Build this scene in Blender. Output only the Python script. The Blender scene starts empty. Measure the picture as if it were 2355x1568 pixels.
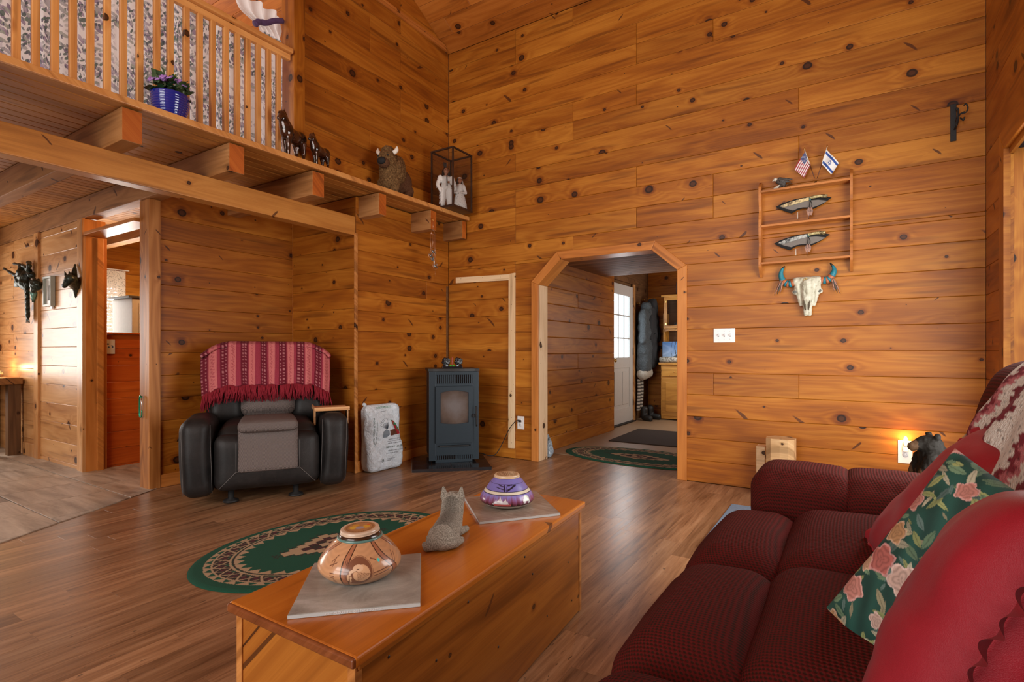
import bpy, bmesh, math, random
import numpy as np
from mathutils import Vector, Matrix, noise as mnoise
random.seed(7)
C = bpy.context.scene.collection
scn = bpy.context.scene
# ------------------------------------------------------------------ camera
FPX, HX, HY, CAMZ, TH = 1230.0, 1177.5, 808.0, 1.10, math.radians(32.5)
cam_d = bpy.data.cameras.new('camera'); cam = bpy.data.objects.new('camera', cam_d); C.objects.link(cam)
cam_d.sensor_width = 36.0; cam_d.lens = FPX/2355*36.0
cam_d.shift_y = (HY-784.0)/2355; cam_d.clip_start = 0.02
cam.location = (0, 0, CAMZ); cam.rotation_euler = (math.radians(90), 0, TH)
scn.camera = cam
FW = Vector((-math.sin(TH), math.cos(TH), 0)); RT = Vector((math.cos(TH), math.sin(TH), 0))
def ray(x, y):
    return FW + RT*((x-HX)/FPX) + Vector((0, 0, (HY-y)/FPX))
def at(x, y, X=None, Y=None, Z=None):
    """room point seen at a photo pixel, lying on the plane X=, Y= or Z="""
    r = ray(x, y); o = Vector((0, 0, CAMZ))
    if X is not None: k = X/r.x
    elif Y is not None: k = Y/r.y
    else: k = (Z-CAMZ)/r.z
    return o + r*k
# ------------------------------------------------------------------ colour management, world
scn.view_settings.view_transform = 'Standard'; scn.view_settings.look = 'None'
scn.view_settings.gamma = 1.0; scn.view_settings.use_curve_mapping = False
scn.view_settings.exposure = 0.14
w = bpy.data.worlds.new('world'); scn.world = w; w.use_nodes = True
bg = w.node_tree.nodes['Background']; bg.inputs[0].default_value = (0.80, 0.90, 1.0, 1); bg.inputs[1].default_value = 2.2
def area(name, loc, rot, sx, sy, power, col=(1, 1, 1), spread=180):
    d = bpy.data.lights.new(name, 'AREA'); d.shape = 'RECTANGLE'; d.size = sx; d.size_y = sy
    d.energy = power; d.color = col; d.spread = math.radians(spread)
    o = bpy.data.objects.new(name, d); C.objects.link(o); o.location = loc; o.rotation_euler = rot
    return o
def point(name, loc, power, col, r=0.05):
    d = bpy.data.lights.new(name, 'POINT'); d.energy = power; d.color = col; d.shadow_soft_size = r
    o = bpy.data.objects.new(name, d); C.objects.link(o); o.location = loc
    return o
R90 = math.radians(90)
# daylight through the glazed door in the right wall, the gable windows behind the camera,
# the kitchen window far left and the bathroom window; the back hall fill is added
area('daylight_right_door', (0.735, 2.95, 1.2), (0, R90, 0), 2.0, 1.7, 62, (1.0, 0.94, 0.86))
area('daylight_rear_low', (-1.6, -3.9, 1.5), (R90, 0, 0), 3.6, 2.2, 112, (1.0, 0.93, 0.84))
area('daylight_rear_gable', (-1.6, -3.85, 3.6), (R90, 0, 0), 3.6, 1.4, 105, (1.0, 0.93, 0.84))
area('daylight_kitchen', (-8.38, 0.75, 1.35), (0, -R90, 0), 1.3, 1.7, 46, (1.0, 0.95, 0.9))
area('daylight_bath', (-7.5, 2.72, 1.45), (0, -R90, 0), 0.8, 0.7, 48, (1.0, 0.93, 0.85))
area('daylight_loft', (-8.3, 1.2, 3.6), (0, -R90, 0), 1.4, 2.4, 160, (1.0, 0.96, 0.92))
area('daylight_entry_door', (-2.93, 7.69, 1.48), (0, -R90, 0), 0.9, 0.62, 10, (0.9, 0.96, 1.0))
area('added_fill_back_hall', (-1.04, 7.9, 1.5), (0, R90, 0), 1.1, 1.2, 17, (1.0, 0.95, 0.88))  # added fill that brightens the passage; no window stands there
# ------------------------------------------------------------------ helpers
def link(o, parent=None):
    C.objects.link(o)
    if parent is not None: o.parent = parent
    return o
def newobj(name, me, mat=None, parent=None, loc=None, rot=None, mw=None):
    o = bpy.data.objects.new(name, me)
    if mat is not None and isinstance(me, bpy.types.Mesh) and len(me.materials) == 0:
        for m in (mat if isinstance(mat, (list, tuple)) else [mat]): me.materials.append(m)
    link(o, parent)
    if mw is not None: o.matrix_local = mw
    if loc is not None: o.location = loc
    if rot is not None: o.rotation_euler = rot
    return o
def mesh(name, verts, faces, smooth=False, mi=None):
    me = bpy.data.meshes.new(name); me.from_pydata([tuple(v) for v in verts], [], [tuple(f) for f in faces])
    if smooth: me.polygons.foreach_set('use_smooth', [True]*len(me.polygons))
    if mi is not None: me.polygons.foreach_set('material_index', mi)
    me.update(); return me
def empty(name, loc=(0, 0, 0), rz=0.0, parent=None):
    o = bpy.data.objects.new(name, None); o.empty_display_size = 0.05; link(o, parent)
    o.location = loc; o.rotation_euler = (0, 0, rz); return o
def tag(o, label=None, cat=None, group=None, kind=None):
    if label: o['label'] = label
    if cat: o['category'] = cat
    if group: o['group'] = group
    if kind: o['kind'] = kind
    return o
def thing(name, label, cat, loc=(0, 0, 0), rz=0.0, group=None):
    return tag(empty(name, loc, rz), label, cat, group)
def struct(name, loc=(0, 0, 0), rz=0.0):
    return tag(empty(name, loc, rz), kind='structure')
class MB:
    """collects shapes, links them as one mesh"""
    def __init__(s): s.v = []; s.f = []; s.sm = []; s.mi = []
    def add(s, V, F, smooth=False, mi=0, M=None):
        b = len(s.v)
        for p in V: s.v.append(tuple(M @ Vector(p)) if M is not None else tuple(p))
        for q in F: s.f.append(tuple(i+b for i in q)); s.sm.append(smooth); s.mi.append(mi)
        return s
    def box(s, c, d, bev=0.0, M=None, mi=0):
        cx, cy, cz = c; hx, hy, hz = d[0]/2, d[1]/2, d[2]/2
        if bev <= 0:
            V = [(cx+sx*hx, cy+sy*hy, cz+sz*hz) for sz in (-1, 1) for sy in (-1, 1) for sx in (-1, 1)]
            F = [(0, 2, 3, 1), (4, 5, 7, 6), (0, 1, 5, 4), (2, 6, 7, 3), (0, 4, 6, 2), (1, 3, 7, 5)]
            return s.add(V, F, False, mi, M)
        b = min(bev, hx*.9, hy*.9, hz*.9)
        bm = bmesh.new(); bmesh.ops.create_cube(bm, size=1)
        for v in bm.verts: v.co = Vector((v.co.x*2*hx, v.co.y*2*hy, v.co.z*2*hz))
        bmesh.ops.bevel(bm, geom=list(bm.edges), offset=b, segments=2, affect='EDGES', profile=0.6)
        bm.verts.index_update()
        V = [(v.co.x+cx, v.co.y+cy, v.co.z+cz) for v in bm.verts]; F = [[v.index for v in f.verts] for f in bm.faces]
        bm.free(); return s.add(V, F, False, mi, M)
    def tube(s, pts, r, n=8, smooth=True, mi=0, M=None, cap=True):
        P = [Vector(p) for p in pts]; m = len(P)
        rr = r if isinstance(r, (list, tuple)) else [r]*m
        T = []
        for i in range(m):
            a = P[max(i-1, 0)]; c = P[min(i+1, m-1)]; t = (c-a); T.append(t.normalized() if t.length > 1e-9 else Vector((0, 0, 1)))
        up = Vector((0, 0, 1)) if abs(T[0].z) < .9 else Vector((1, 0, 0))
        nrm = T[0].cross(up).normalized(); V = []; F = []
        for i in range(m):
            nrm = (nrm - T[i]*nrm.dot(T[i])).normalized(); bi = T[i].cross(nrm)
            for k in range(n):
                a = 2*math.pi*k/n; V.append(P[i] + (nrm*math.cos(a)+bi*math.sin(a))*rr[i])
        for i in range(m-1):
            for k in range(n):
                F.append((i*n+k, i*n+(k+1) % n, (i+1)*n+(k+1) % n, (i+1)*n+k))
        if cap:
            F.append(tuple(range(n))[::-1]); F.append(tuple((m-1)*n+k for k in range(n)))
        return s.add(V, F, smooth, mi, M)
    def cyl(s, p0, p1, r, n=16, mi=0, M=None, smooth=True):
        return s.tube([p0, p1], r, n, smooth, mi, M)
    def lathe(s, prof, n=32, c=(0, 0, 0), mi=0, M=None, smooth=True, cap=True):
        V = []; F = []
        for (r, z) in prof:
            for k in range(n):
                a = 2*math.pi*k/n; V.append((c[0]+r*math.cos(a), c[1]+r*math.sin(a), c[2]+z))
        m = len(prof)
        for i in range(m-1):
            for k in range(n): F.append((i*n+k, i*n+(k+1) % n, (i+1)*n+(k+1) % n, (i+1)*n+k))
        if cap:
            F.append(tuple(range(n))[::-1]); F.append(tuple((m-1)*n+k for k in range(n)))
        return s.add(V, F, smooth, mi, M)
    def sphere(s, c, r, n=12, m=8, mi=0, M=None):
        if not isinstance(r, (tuple, list)): r = (r, r, r)
        V = [(c[0], c[1], c[2]+r[2])]; F = []
        for i in range(1, m):
            t = math.pi*i/m
            for k in range(n):
                a = 2*math.pi*k/n; V.append((c[0]+r[0]*math.sin(t)*math.cos(a), c[1]+r[1]*math.sin(t)*math.sin(a), c[2]+r[2]*math.cos(t)))
        V.append((c[0], c[1], c[2]-r[2])); L = len(V)-1
        for k in range(n): F.append((0, 1+k, 1+(k+1) % n)); F.append((L, L-n+(k+1) % n, L-n+k))
        for i in range(m-2):
            for k in range(n):
                a = 1+i*n; F.append((a+k, a+n+k, a+n+(k+1) % n, a+(k+1) % n))
        return s.add(V, F, True, mi, M)
    def prism(s, poly, h, M=None, mi=0, z0=0.0, smooth=False):
        n = len(poly); V = [(p[0], p[1], z0) for p in poly]+[(p[0], p[1], z0+h) for p in poly]
        F = [tuple(range(n))[::-1], tuple(range(n, 2*n))]+[(i, (i+1) % n, n+(i+1) % n, n+i) for i in range(n)]
        return s.add(V, F, smooth, mi, M)
    def build(s, name, mat=None, parent=None, loc=None, rot=None, mw=None):
        me = bpy.data.meshes.new(name); me.from_pydata(s.v, [], s.f)
        me.polygons.foreach_set('use_smooth', s.sm); me.polygons.foreach_set('material_index', s.mi); me.update()
        return newobj(name, me, mat, parent, loc, rot, mw)
def box(name, c, d, mat, parent=None, bev=0.0, loc=None, rot=None, mw=None):
    """box whose local origin is its own centre"""
    return MB().box((0, 0, 0), d, bev).build(name, mat, parent, loc=c if loc is None else loc, rot=rot, mw=mw)
def frame(origin, ux, uz):
    """matrix with local x -> ux, local z -> uz (unit vectors), y completes"""
    ux = Vector(ux).normalized(); uz = Vector(uz).normalized(); uy = uz.cross(ux).normalized(); ux = uy.cross(uz)
    M = Matrix.Identity(4)
    for i in range(3): M[i][0] = ux[i]; M[i][1] = uy[i]; M[i][2] = uz[i]; M[i][3] = origin[i]
    return M
def spline(pts, n=6):
    """Catmull-Rom through the points"""
    P = [Vector(p) for p in pts]; out = []
    for i in range(len(P)-1):
        p0 = P[max(i-1, 0)]; p1 = P[i]; p2 = P[i+1]; p3 = P[min(i+2, len(P)-1)]
        for k in range(n):
            t = k/n; out.append(0.5*((2*p1)+(p2-p0)*t+(2*p0-5*p1+4*p2-p3)*t*t+(3*p1-p0-3*p2+p3)*t**3))
    out.append(P[-1]); return out
def bake(o, mods):
    """apply modifiers into a fresh mesh without operators"""
    for t, kw in mods:
        m = o.modifiers.new(t.lower(), t)
        for k, v in kw.items(): setattr(m, k, v)
    bpy.context.view_layer.update()
    dg = bpy.context.evaluated_depsgraph_get()
    me = bpy.data.meshes.new_from_object(o.evaluated_get(dg))
    old = o.data; me.name = old.name; mats = [m for m in old.materials]
    o.modifiers.clear(); o.data = me
    if len(me.materials) == 0:
        for m in mats: me.materials.append(m)
    me.polygons.foreach_set('use_smooth', [True]*len(me.polygons)); me.update()
    return o
def paint(o, fn, name='col'):
    """colour attribute from fn(P[n,3]) -> rgb[n,3] (linear)"""
    me = o.data; n = len(me.vertices); co = np.empty(n*3); me.vertices.foreach_get('co', co); co = co.reshape(-1, 3)
    rgb = np.clip(np.asarray(fn(co), dtype=float), 0, 1); a = me.color_attributes.new(name, 'FLOAT_COLOR', 'POINT')
    a.data.foreach_set('color', np.concatenate([rgb, np.ones((n, 1))], 1).ravel().astype(np.float32))
    return o
def organic(name, prims, vox, mat, parent=None, smooth=3, loc=None, rot=None, fn=None, jitter=0.0):
    """one continuous body: tapered capsules ('c',p0,p1,r0,r1) and ellipsoids ('e',c,(rx,ry,rz)[,euler]) fused by a voxel remesh"""
    b = MB()
    for p in prims:
        if p[0] == 'c':
            a, c = Vector(p[1]), Vector(p[2]); b.tube([a, a.lerp(c, .5), c], [p[3], (p[3]+p[4])/2, p[4]], 12)
            b.sphere(a, p[3], 12, 8); b.sphere(c, p[4], 12, 8)
        elif p[0] == 'e':
            M = Matrix.Translation(p[1])
            if len(p) > 3:
                from mathutils import Euler
                M = M @ Euler(p[3]).to_matrix().to_4x4()
            b.sphere((0, 0, 0), p[2], 16, 12, M=M)
        else:
            b.add(p[1], p[2], True)
    o = b.build(name, mat, parent, loc, rot)
    mods = [('REMESH', dict(mode='VOXEL', voxel_size=vox, use_smooth_shade=True))]
    if smooth: mods.append(('SMOOTH', dict(factor=0.6, iterations=smooth)))
    bake(o, mods)
    if jitter:
        me = o.data
        for v in me.vertices: v.co += v.normal*(mnoise.noise(v.co*jitter[1])*jitter[0])
    if fn: paint(o, fn)
    return o
# ------------------------------------------------------------------ materials
class NB:
    def __init__(s, name):
        s.m = bpy.data.materials.new(name); s.m.use_nodes = True; s.t = s.m.node_tree; s.t.nodes.clear()
        s.out = s.n('ShaderNodeOutputMaterial'); s.p = s.n('ShaderNodeBsdfPrincipled'); s.t.links.new(s.p.outputs[0], s.out.inputs[0])
    def n(s, t): return s.t.nodes.new(t)
    def c(s, a, b):
        if isinstance(a, bpy.types.NodeSocket): s.t.links.new(a, b)
        else: b.default_value = a
    def math(s, op, a, b=None, clamp=False, c=None):
        n = s.n('ShaderNodeMath'); n.operation = op; n.use_clamp = clamp; s.c(a, n.inputs[0])
        if b is not None: s.c(b, n.inputs[1])
        if c is not None: s.c(c, n.inputs[2])
        return n.outputs[0]
    def vmath(s, op, a, b=None):
        n = s.n('ShaderNodeVectorMath'); n.operation = op; s.c(a, n.inputs[0])
        if b is not None: s.c(b, n.inputs[1])
        return n.outputs['Value'] if op in ('LENGTH', 'DOT_PRODUCT', 'DISTANCE') else n.outputs[0]
    def comb(s, x, y, z=0.0):
        n = s.n('ShaderNodeCombineXYZ'); s.c(x, n.inputs[0]); s.c(y, n.inputs[1]); s.c(z, n.inputs[2]); return n.outputs[0]
    def sep(s, v):
        n = s.n('ShaderNodeSeparateXYZ'); s.c(v, n.inputs[0]); return n.outputs
    def coord(s): return s.n('ShaderNodeTexCoord').outputs['Object']
    def rnd(s): return s.n('ShaderNodeObjectInfo').outputs['Random']
    def noise(s, v, scale=1.0, detail=3.0, rough=.5, dist=0.0, out=0):
        n = s.n('ShaderNodeTexNoise'); s.c(v, n.inputs['Vector']); n.inputs['Scale'].default_value = scale
        n.inputs['Detail'].default_value = detail; n.inputs['Roughness'].default_value = rough; n.inputs['Distortion'].default_value = dist
        return n.outputs[out]
    def ramp(s, f, stops, interp='LINEAR'):
        n = s.n('ShaderNodeValToRGB'); s.c(f, n.inputs[0]); e = n.color_ramp.elements; n.color_ramp.interpolation = interp
        while len(e) < len(stops): e.new(0.5)
        for i, (p, c) in enumerate(stops):
            e[i].position = p; c = c if isinstance(c, (tuple, list)) else (c, c, c); e[i].color = (c[0], c[1], c[2], 1)
        return n.outputs[0]
    def mix(s, f, a, b, mode='MIX'):
        n = s.n('ShaderNodeMix'); n.data_type = 'RGBA'; n.blend_type = mode; s.c(f, n.inputs[0])
        for v, i in ((a, 6), (b, 7)):
            if isinstance(v, (tuple, list)) and len(v) == 3: v = (*v, 1)
            s.c(v, n.inputs[i])
        return n.outputs[2]
    def sstep(s, v, a, b):
        n = s.n('ShaderNodeMapRange'); n.interpolation_type = 'SMOOTHSTEP'; s.c(v, n.inputs[0]); s.c(a, n.inputs[1]); s.c(b, n.inputs[2]); return n.outputs[0]
    def scale(s, v, f): return s.vmath('MULTIPLY', v, f)
    def bump(s, h, strength=.3, dist=.01):
        n = s.n('ShaderNodeBump'); s.c(h, n.inputs['Height']); n.inputs['Strength'].default_value = strength; n.inputs['Distance'].default_value = dist
        s.t.links.new(n.outputs[0], s.p.inputs['Normal'])
    def set(s, **k):
        names = dict(color='Base Color', rough='Roughness', metal='Metallic', spec='Specular IOR Level', coat='Coat Weight', coatr='Coat Roughness',
                     trans='Transmission Weight', ior='IOR', alpha='Alpha', emit='Emission Color', es='Emission Strength', sheen='Sheen Weight', sub='Subsurface Weight')
        for a, v in k.items():
            if isinstance(v, (tuple, list)) and len(v) == 3: v = (*v, 1)
            s.c(v, s.p.inputs[names[a]])
        return s.m
def wood(name, dark, mid, light, rough=.44, knot=1.0, kd=(2.5, 6.4), tone=(.86, 1.10), coat=.05, grain=1.0, band=.6, kr=.034):
    b = NB(name); P = b.coord(); r = b.rnd(); x, y, z = b.sep(P)
    v = b.math('ADD', y, z)
    ox = b.math('MULTIPLY', r, 91.7); oy = b.math('MULTIPLY', r, 57.3)
    X = b.math('ADD', x, ox); V = b.math('ADD', v, oy)
    # knots: a sparse cell pattern, each with its own size
    vo = b.n('ShaderNodeTexVoronoi'); vo.voronoi_dimensions = '2D'; vo.feature = 'F1'; vo.inputs['Scale'].default_value = 1.0; vo.inputs['Randomness'].default_value = 1.0
    wob = b.noise(b.comb(b.math('MULTIPLY', X, 9.0), b.math('MULTIPLY', V, 26.0)), 1.0, 2.0)
    pv = b.comb(b.math('MULTIPLY', X, kd[0]), b.math('MULTIPLY', V, kd[1])); b.c(pv, vo.inputs['Vector'])
    df = b.vmath('SUBTRACT', pv, vo.outputs['Position'])
    dx, dy, _ = b.sep(df)
    dxr = b.math('DIVIDE', dx, kd[0]*1.15); dyr = b.math('DIVIDE', dy, kd[1])
    d = b.vmath('LENGTH', b.comb(dxr, dyr)); d = b.math('ADD', d, b.math('MULTIPLY', b.math('SUBTRACT', wob, .5), .010))
    cr, cg, cb = b.sep(vo.outputs['Color'])
    rad = b.math('MULTIPLY', b.math('POWER', b.math('MAXIMUM', b.math('SUBTRACT', cr, .15), 0.0), 2.7), kr*1.55*knot)
    rad = b.math('ADD', rad, .0008)
    q = b.math('DIVIDE', d, rad)
    kmask = b.math('SUBTRACT', 1.0, b.sstep(q, .85, 1.08))
    halo = b.math('MULTIPLY', b.math('SUBTRACT', 1.0, b.sstep(q, .9, 2.3)), b.sstep(rad, .003, .012))
    # grain, bent round the knots
    bend = b.math('MULTIPLY', b.math('POWER', 2.718, b.math('MULTIPLY', b.math('MULTIPLY', q, q), -.12)), b.math('MULTIPLY', rad, 6.0))
    g1 = b.noise(b.comb(b.math('MULTIPLY', X, .55), b.math('MULTIPLY', V, 5.0), b.math('MULTIPLY', r, 9)), 1.0, 2.0, .45)
    g1 = b.math('ADD', g1, bend)
    bands = b.math('SINE', b.math('MULTIPLY', g1, 70.0))
    bands = b.math('ADD', b.math('MULTIPLY', bands, .5), .5)
    g2 = b.noise(b.comb(b.math('MULTIPLY', X, 2.2), b.math('MULTIPLY', V, 120.0)), 1.0, 3.0, .6)
    g3 = b.noise(b.comb(b.math('MULTIPLY', X, .8), b.math('MULTIPLY', V, 4.0), 3.3), 1.0, 3.0, .55)
    g4 = b.noise(b.comb(b.math('MULTIPLY', X, 7.0), b.math('MULTIPLY', V, 420.0), 1.7), 1.0, 2.0, .6)
    f = b.math('ADD', b.math('MULTIPLY', bands, .20*band), b.math('ADD', b.math('MULTIPLY', g2, .34*grain), b.math('MULTIPLY', b.math('SUBTRACT', g4, .5), .22*grain)))
    f = b.math('ADD', f, b.math('MULTIPLY', g3, .95)); f = b.math('ADD', f, -.20)
    f = b.math('SUBTRACT', f, b.math('MULTIPLY', halo, .22))
    col = b.ramp(f, [(.12, dark), (.45, mid), (.80, light)])
    # red-brown streaks
    st = b.noise(b.comb(b.math('MULTIPLY', X, 1.1), b.math('MULTIPLY', V, 15.0), 8.1), 1.0, 2.0, .5)
    col = b.mix(b.math('MULTIPLY', b.sstep(st, .56, .72), .62), col, tuple(.62*d_+.08*m_ for d_, m_ in zip(dark, mid)))
    rings = b.math('ADD', b.math('MULTIPLY', b.math('SINE', b.math('ADD', b.math('MULTIPLY', q, 9.0), 1.2)), .5), .5)
    kc = b.mix(b.math('MULTIPLY', rings, b.sstep(q, .1, .6)), (.085, .026, .008), (.010, .004, .002)); kc = b.mix(b.math('MULTIPLY', wob, .5), kc, (.02, .007, .003))
    # slanting spike knots: few, long and dark
    vs_ = b.n('ShaderNodeTexVoronoi'); vs_.voronoi_dimensions = '2D'; vs_.inputs['Scale'].default_value = 1.0
    p2_ = b.comb(b.math('ADD', b.math('MULTIPLY', X, 2.3), 5.3), b.math('MULTIPLY', V, 4.6)); b.c(p2_, vs_.inputs['Vector'])
    e1, e2, _ = b.sep(b.vmath('SUBTRACT', p2_, vs_.outputs['Position'])); s1, s2, s3 = b.sep(vs_.outputs['Color'])
    e1 = b.math('DIVIDE', e1, 2.3); e2 = b.math('MULTIPLY', b.math('DIVIDE', e2, 4.6), b.math('SIGN', b.math('SUBTRACT', s2, .5)))
    e1 = b.math('ADD', e1, b.math('MULTIPLY', b.math('MULTIPLY', e2, e2), 4.0))
    along = b.math('ADD', b.math('MULTIPLY', e1, .62), b.math('MULTIPLY', e2, .78)); acr = b.math('SUBTRACT', b.math('MULTIPLY', e2, .62), b.math('MULTIPLY', e1, .78))
    acr = b.math('ADD', acr, b.math('MULTIPLY', along, .12))
    dd = b.vmath('LENGTH', b.comb(b.math('MULTIPLY', along, 22.0), b.math('MULTIPLY', acr, 120.0))); dd = b.math('ADD', dd, b.math('MULTIPLY', b.math('SUBTRACT', wob, .5), 1.1))
    dd = b.math('MULTIPLY', dd, b.math('ADD', .45, b.math('MULTIPLY', s3, 1.3)))
    sp_ = b.math('MULTIPLY', b.math('SUBTRACT', 1.0, b.sstep(dd, .75, 1.05)), b.math('GREATER_THAN', s1, 1.0-.17*knot))
    col = b.mix(b.math('MULTIPLY', sp_, .85), col, b.mix(wob, (.018, .006, .003), (.13, .035, .010)))
    col = b.mix(b.math('MULTIPLY', kmask, .95), col, kc)
    tn = b.math('ADD', b.math('MULTIPLY', b.math('FRACT', b.math('MULTIPLY', r, 13.7)), tone[1]-tone[0]), tone[0])
    col = b.mix(1.0, col, b.comb(tn, b.math('POWER', tn, 1.15), b.math('POWER', tn, 1.3)), 'MULTIPLY')
    ro = b.math('ADD', b.math('MULTIPLY', g2, .18), rough-.09)
    b.bump(b.math('SUBTRACT', g2, b.math('MULTIPLY', kmask, .6)), .12, .004)
    return b.set(color=col, rough=ro, coat=coat, coatr=.28, spec=.26)
def plain(name, col, rough=.5, metal=0.0, spec=.5, coat=0.0, var=.06, vs=30.0, bump=0.0, bs=60.0, **k):
    b = NB(name); P = b.coord(); n = b.noise(P, vs, 3.0)
    c = b.mix(n, tuple(x*(1-var) for x in col), tuple(min(1, x*(1+var)) for x in col))
    if bump: b.bump(b.noise(P, bs, 4.0), bump, .004)
    return b.set(color=c, rough=rough, metal=metal, spec=spec, coat=coat, **k)
def painted(name, rough=.6, bump=0.0, bs=150.0, coat=0.0, spec=.4, var=.12, vs=80.0, sheen=0.0, bdist=.003):
    b = NB(name); a = b.n('ShaderNodeVertexColor'); a.layer_name = 'col'; P = b.coord(); n = b.noise(P, vs, 3.0)
    k = b.math('ADD', b.math('MULTIPLY', n, 2*var), 1-var)
    c = b.mix(1.0, a.outputs[0], b.comb(k, k, k), 'MULTIPLY')
    if bump: b.bump(b.noise(P, bs, 4.0), bump, bdist)
    return b.set(color=c, rough=rough, coat=coat, spec=spec, sheen=sheen)
def glow(name, col, s):
    b = NB(name); return b.set(color=(0, 0, 0), emit=col, es=s)
def glassy(name, col=(1, 1, 1), rough=.02, alpha=.12):
    b = NB(name); return b.set(color=col, rough=rough, alpha=alpha, spec=.6)
W = wood('varnished_pine', (.16, .036, .004), (.355, .108, .0085), (.55, .215, .025))
WL = wood('side_pine', (.155, .034, .004), (.34, .100, .008), (.52, .195, .022))
WA = wood('loft_board_pine', (.20, .068, .013), (.42, .165, .030), (.55, .245, .055), knot=.8, kd=(1.6, 5), tone=(.82, 1.1), coat=0, rough=.6)
WB = wood('rough_sawn_beam', (.16, .065, .020), (.36, .160, .050), (.52, .26, .098), rough=.6, knot=1.1, kd=(1.4, 4.0), coat=0.0)
WBE = wood('beam_end_grain', (.22, .045, .006), (.42, .10, .012), (.56, .17, .025), rough=.5, knot=.3, coat=0.0)
WF = wood('main_beam_pine', (.25, .085, .020), (.47, .185, .036), (.62, .28, .065), knot=1.5, kd=(1.5, 5.5), tone=(.98, 1.02), coat=.1)
WP = wood('post_pine', (.20, .060, .012), (.42, .155, .035), (.60, .26, .075), knot=1.0, kd=(1.8, 7.5), tone=(.9, 1.05), band=1.2)
WH = wood('hall_pine', (.30, .11, .030), (.56, .27, .095), (.74, .42, .18), knot=1.2, tone=(.88, 1.08), coat=.3, rough=.35)
WR = wood('red_cedar_board', (.24, .035, .004), (.46, .075, .007), (.60, .12, .012), knot=1.0, tone=(.85, 1.1))
WT = wood('trim_pine', (.32, .095, .018), (.52, .18, .034), (.66, .26, .06), knot=.5, kd=(1.3, 8.0), tone=(.95, 1.06))
WW = wood('raw_white_pine', (.55, .34, .17), (.75, .52, .29), (.86, .66, .42), knot=.45, kd=(4, 14), tone=(.97, 1.03), coat=0, rough=.7)
WJ = wood('rough_jamb_pine', (.30, .16, .075), (.58, .36, .19), (.78, .55, .34), knot=1.0, kd=(2.5, 14), tone=(.95, 1.05), coat=0, rough=.7, grain=2.0)
WRL = wood('rail_pine', (.42, .15, .035), (.66, .29, .080), (.80, .42, .14), knot=.7, kd=(1.6, 16), tone=(.88, 1.08), coat=.15)
WC = wood('shaded_chest_pine', (.13, .032, .004), (.31, .095, .012), (.46, .165, .024), knot=.8, kd=(2.2, 4.2), tone=(.97, 1.03), coat=.6, rough=.22)  # sides turned from the light: their shade is darkened into this colour
WCT = wood('chest_top_pine', (.26, .060, .006), (.48, .140, .014), (.60, .21, .028), knot=.5, kd=(1.2, 4.0), tone=(.98, 1.02), coat=.7, rough=.22, band=.4)
WSH = wood('wall_shelf_pine', (.25, .075, .014), (.46, .16, .035), (.58, .23, .06), knot=.4, tone=(.95, 1.05))
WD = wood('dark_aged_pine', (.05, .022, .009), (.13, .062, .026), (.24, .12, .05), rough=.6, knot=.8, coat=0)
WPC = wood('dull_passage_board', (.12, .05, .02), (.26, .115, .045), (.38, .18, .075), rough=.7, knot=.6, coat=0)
WCEIL = wood('ceiling_pine', (.20, .050, .007), (.38, .112, .015), (.52, .18, .032), knot=.9)
def laminate():
    b = NB('laminate_floor'); P = b.coord(); r = b.rnd(); x, y, z = b.sep(P)
    X = b.math('ADD', x, b.math('MULTIPLY', r, 71.0)); V = b.math('ADD', y, b.math('MULTIPLY', r, 33.0))
    g0 = b.noise(b.comb(b.math('MULTIPLY', X, 1.2), b.math('MULTIPLY', V, 9.0)), 1.0, 3.0, .55, .6)
    g = b.noise(b.comb(b.math('MULTIPLY', X, 2.6), b.math('MULTIPLY', V, 42.0)), 1.0, 5.0, .65, .3)
    g2 = b.noise(b.comb(b.math('MULTIPLY', X, 14.0), b.math('MULTIPLY', V, 260.0)), 1.0, 3.0, .6)
    f = b.math('ADD', b.math('MULTIPLY', g, .62), b.math('MULTIPLY', g0, .42)); f = b.math('ADD', f, b.math('MULTIPLY', g2, .16)); f = b.math('SUBTRACT', f, .10)
    col = b.ramp(f, [(.26, (.050, .024, .011)), (.40, (.185, .088, .040)), (.54, (.325, .170, .082)), (.75, (.48, .29, .16))])
    ck = b.noise(b.comb(b.math('MULTIPLY', X, 22.0), b.math('MULTIPLY', V, 75.0), 2.2), 1.0, 2.0, .5)
    ck = b.math('MULTIPLY', b.sstep(ck, .66, .74), b.sstep(g0, .42, .6)); col = b.mix(b.math('MULTIPLY', ck, .75), col, (.022, .011, .006))
    tn = b.math('ADD', b.math('MULTIPLY', b.math('FRACT', b.math('MULTIPLY', r, 17.7)), .42), .80)
    col = b.mix(1.0, col, b.comb(tn, tn, tn), 'MULTIPLY')
    b.bump(g, .10, .003)
    return b.set(color=col, rough=b.math('ADD', b.math('MULTIPLY', g, .14), .24), spec=.5)
WLAM = laminate()
def tilemat():
    b = NB('stone_floor_tile'); P = b.coord(); r = b.rnd(); x, y, z = b.sep(P)
    X = b.math('ADD', x, b.math('MULTIPLY', r, 31.0)); V = b.math('ADD', y, b.math('MULTIPLY', r, 13.0))
    g = b.noise(b.comb(b.math('MULTIPLY', X, 1.6), b.math('MULTIPLY', V, 12.0)), 1.0, 4.0, .6, .5)
    g2 = b.noise(b.comb(X, V), 40.0, 3.0)
    f = b.math('ADD', b.math('MULTIPLY', g, .85), b.math('MULTIPLY', g2, .15))
    col = b.ramp(f, [(.3, (.22, .165, .115)), (.5, (.40, .315, .235)), (.7, (.56, .47, .37))])
    tn = b.math('ADD', b.math('MULTIPLY', r, .25), .88); col = b.mix(1.0, col, b.comb(tn, tn, tn), 'MULTIPLY')
    return b.set(color=col, rough=.45, spec=.35)
TILE = tilemat()
GROUT = plain('dark_joint', (.05, .03, .018), .9)
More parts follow.
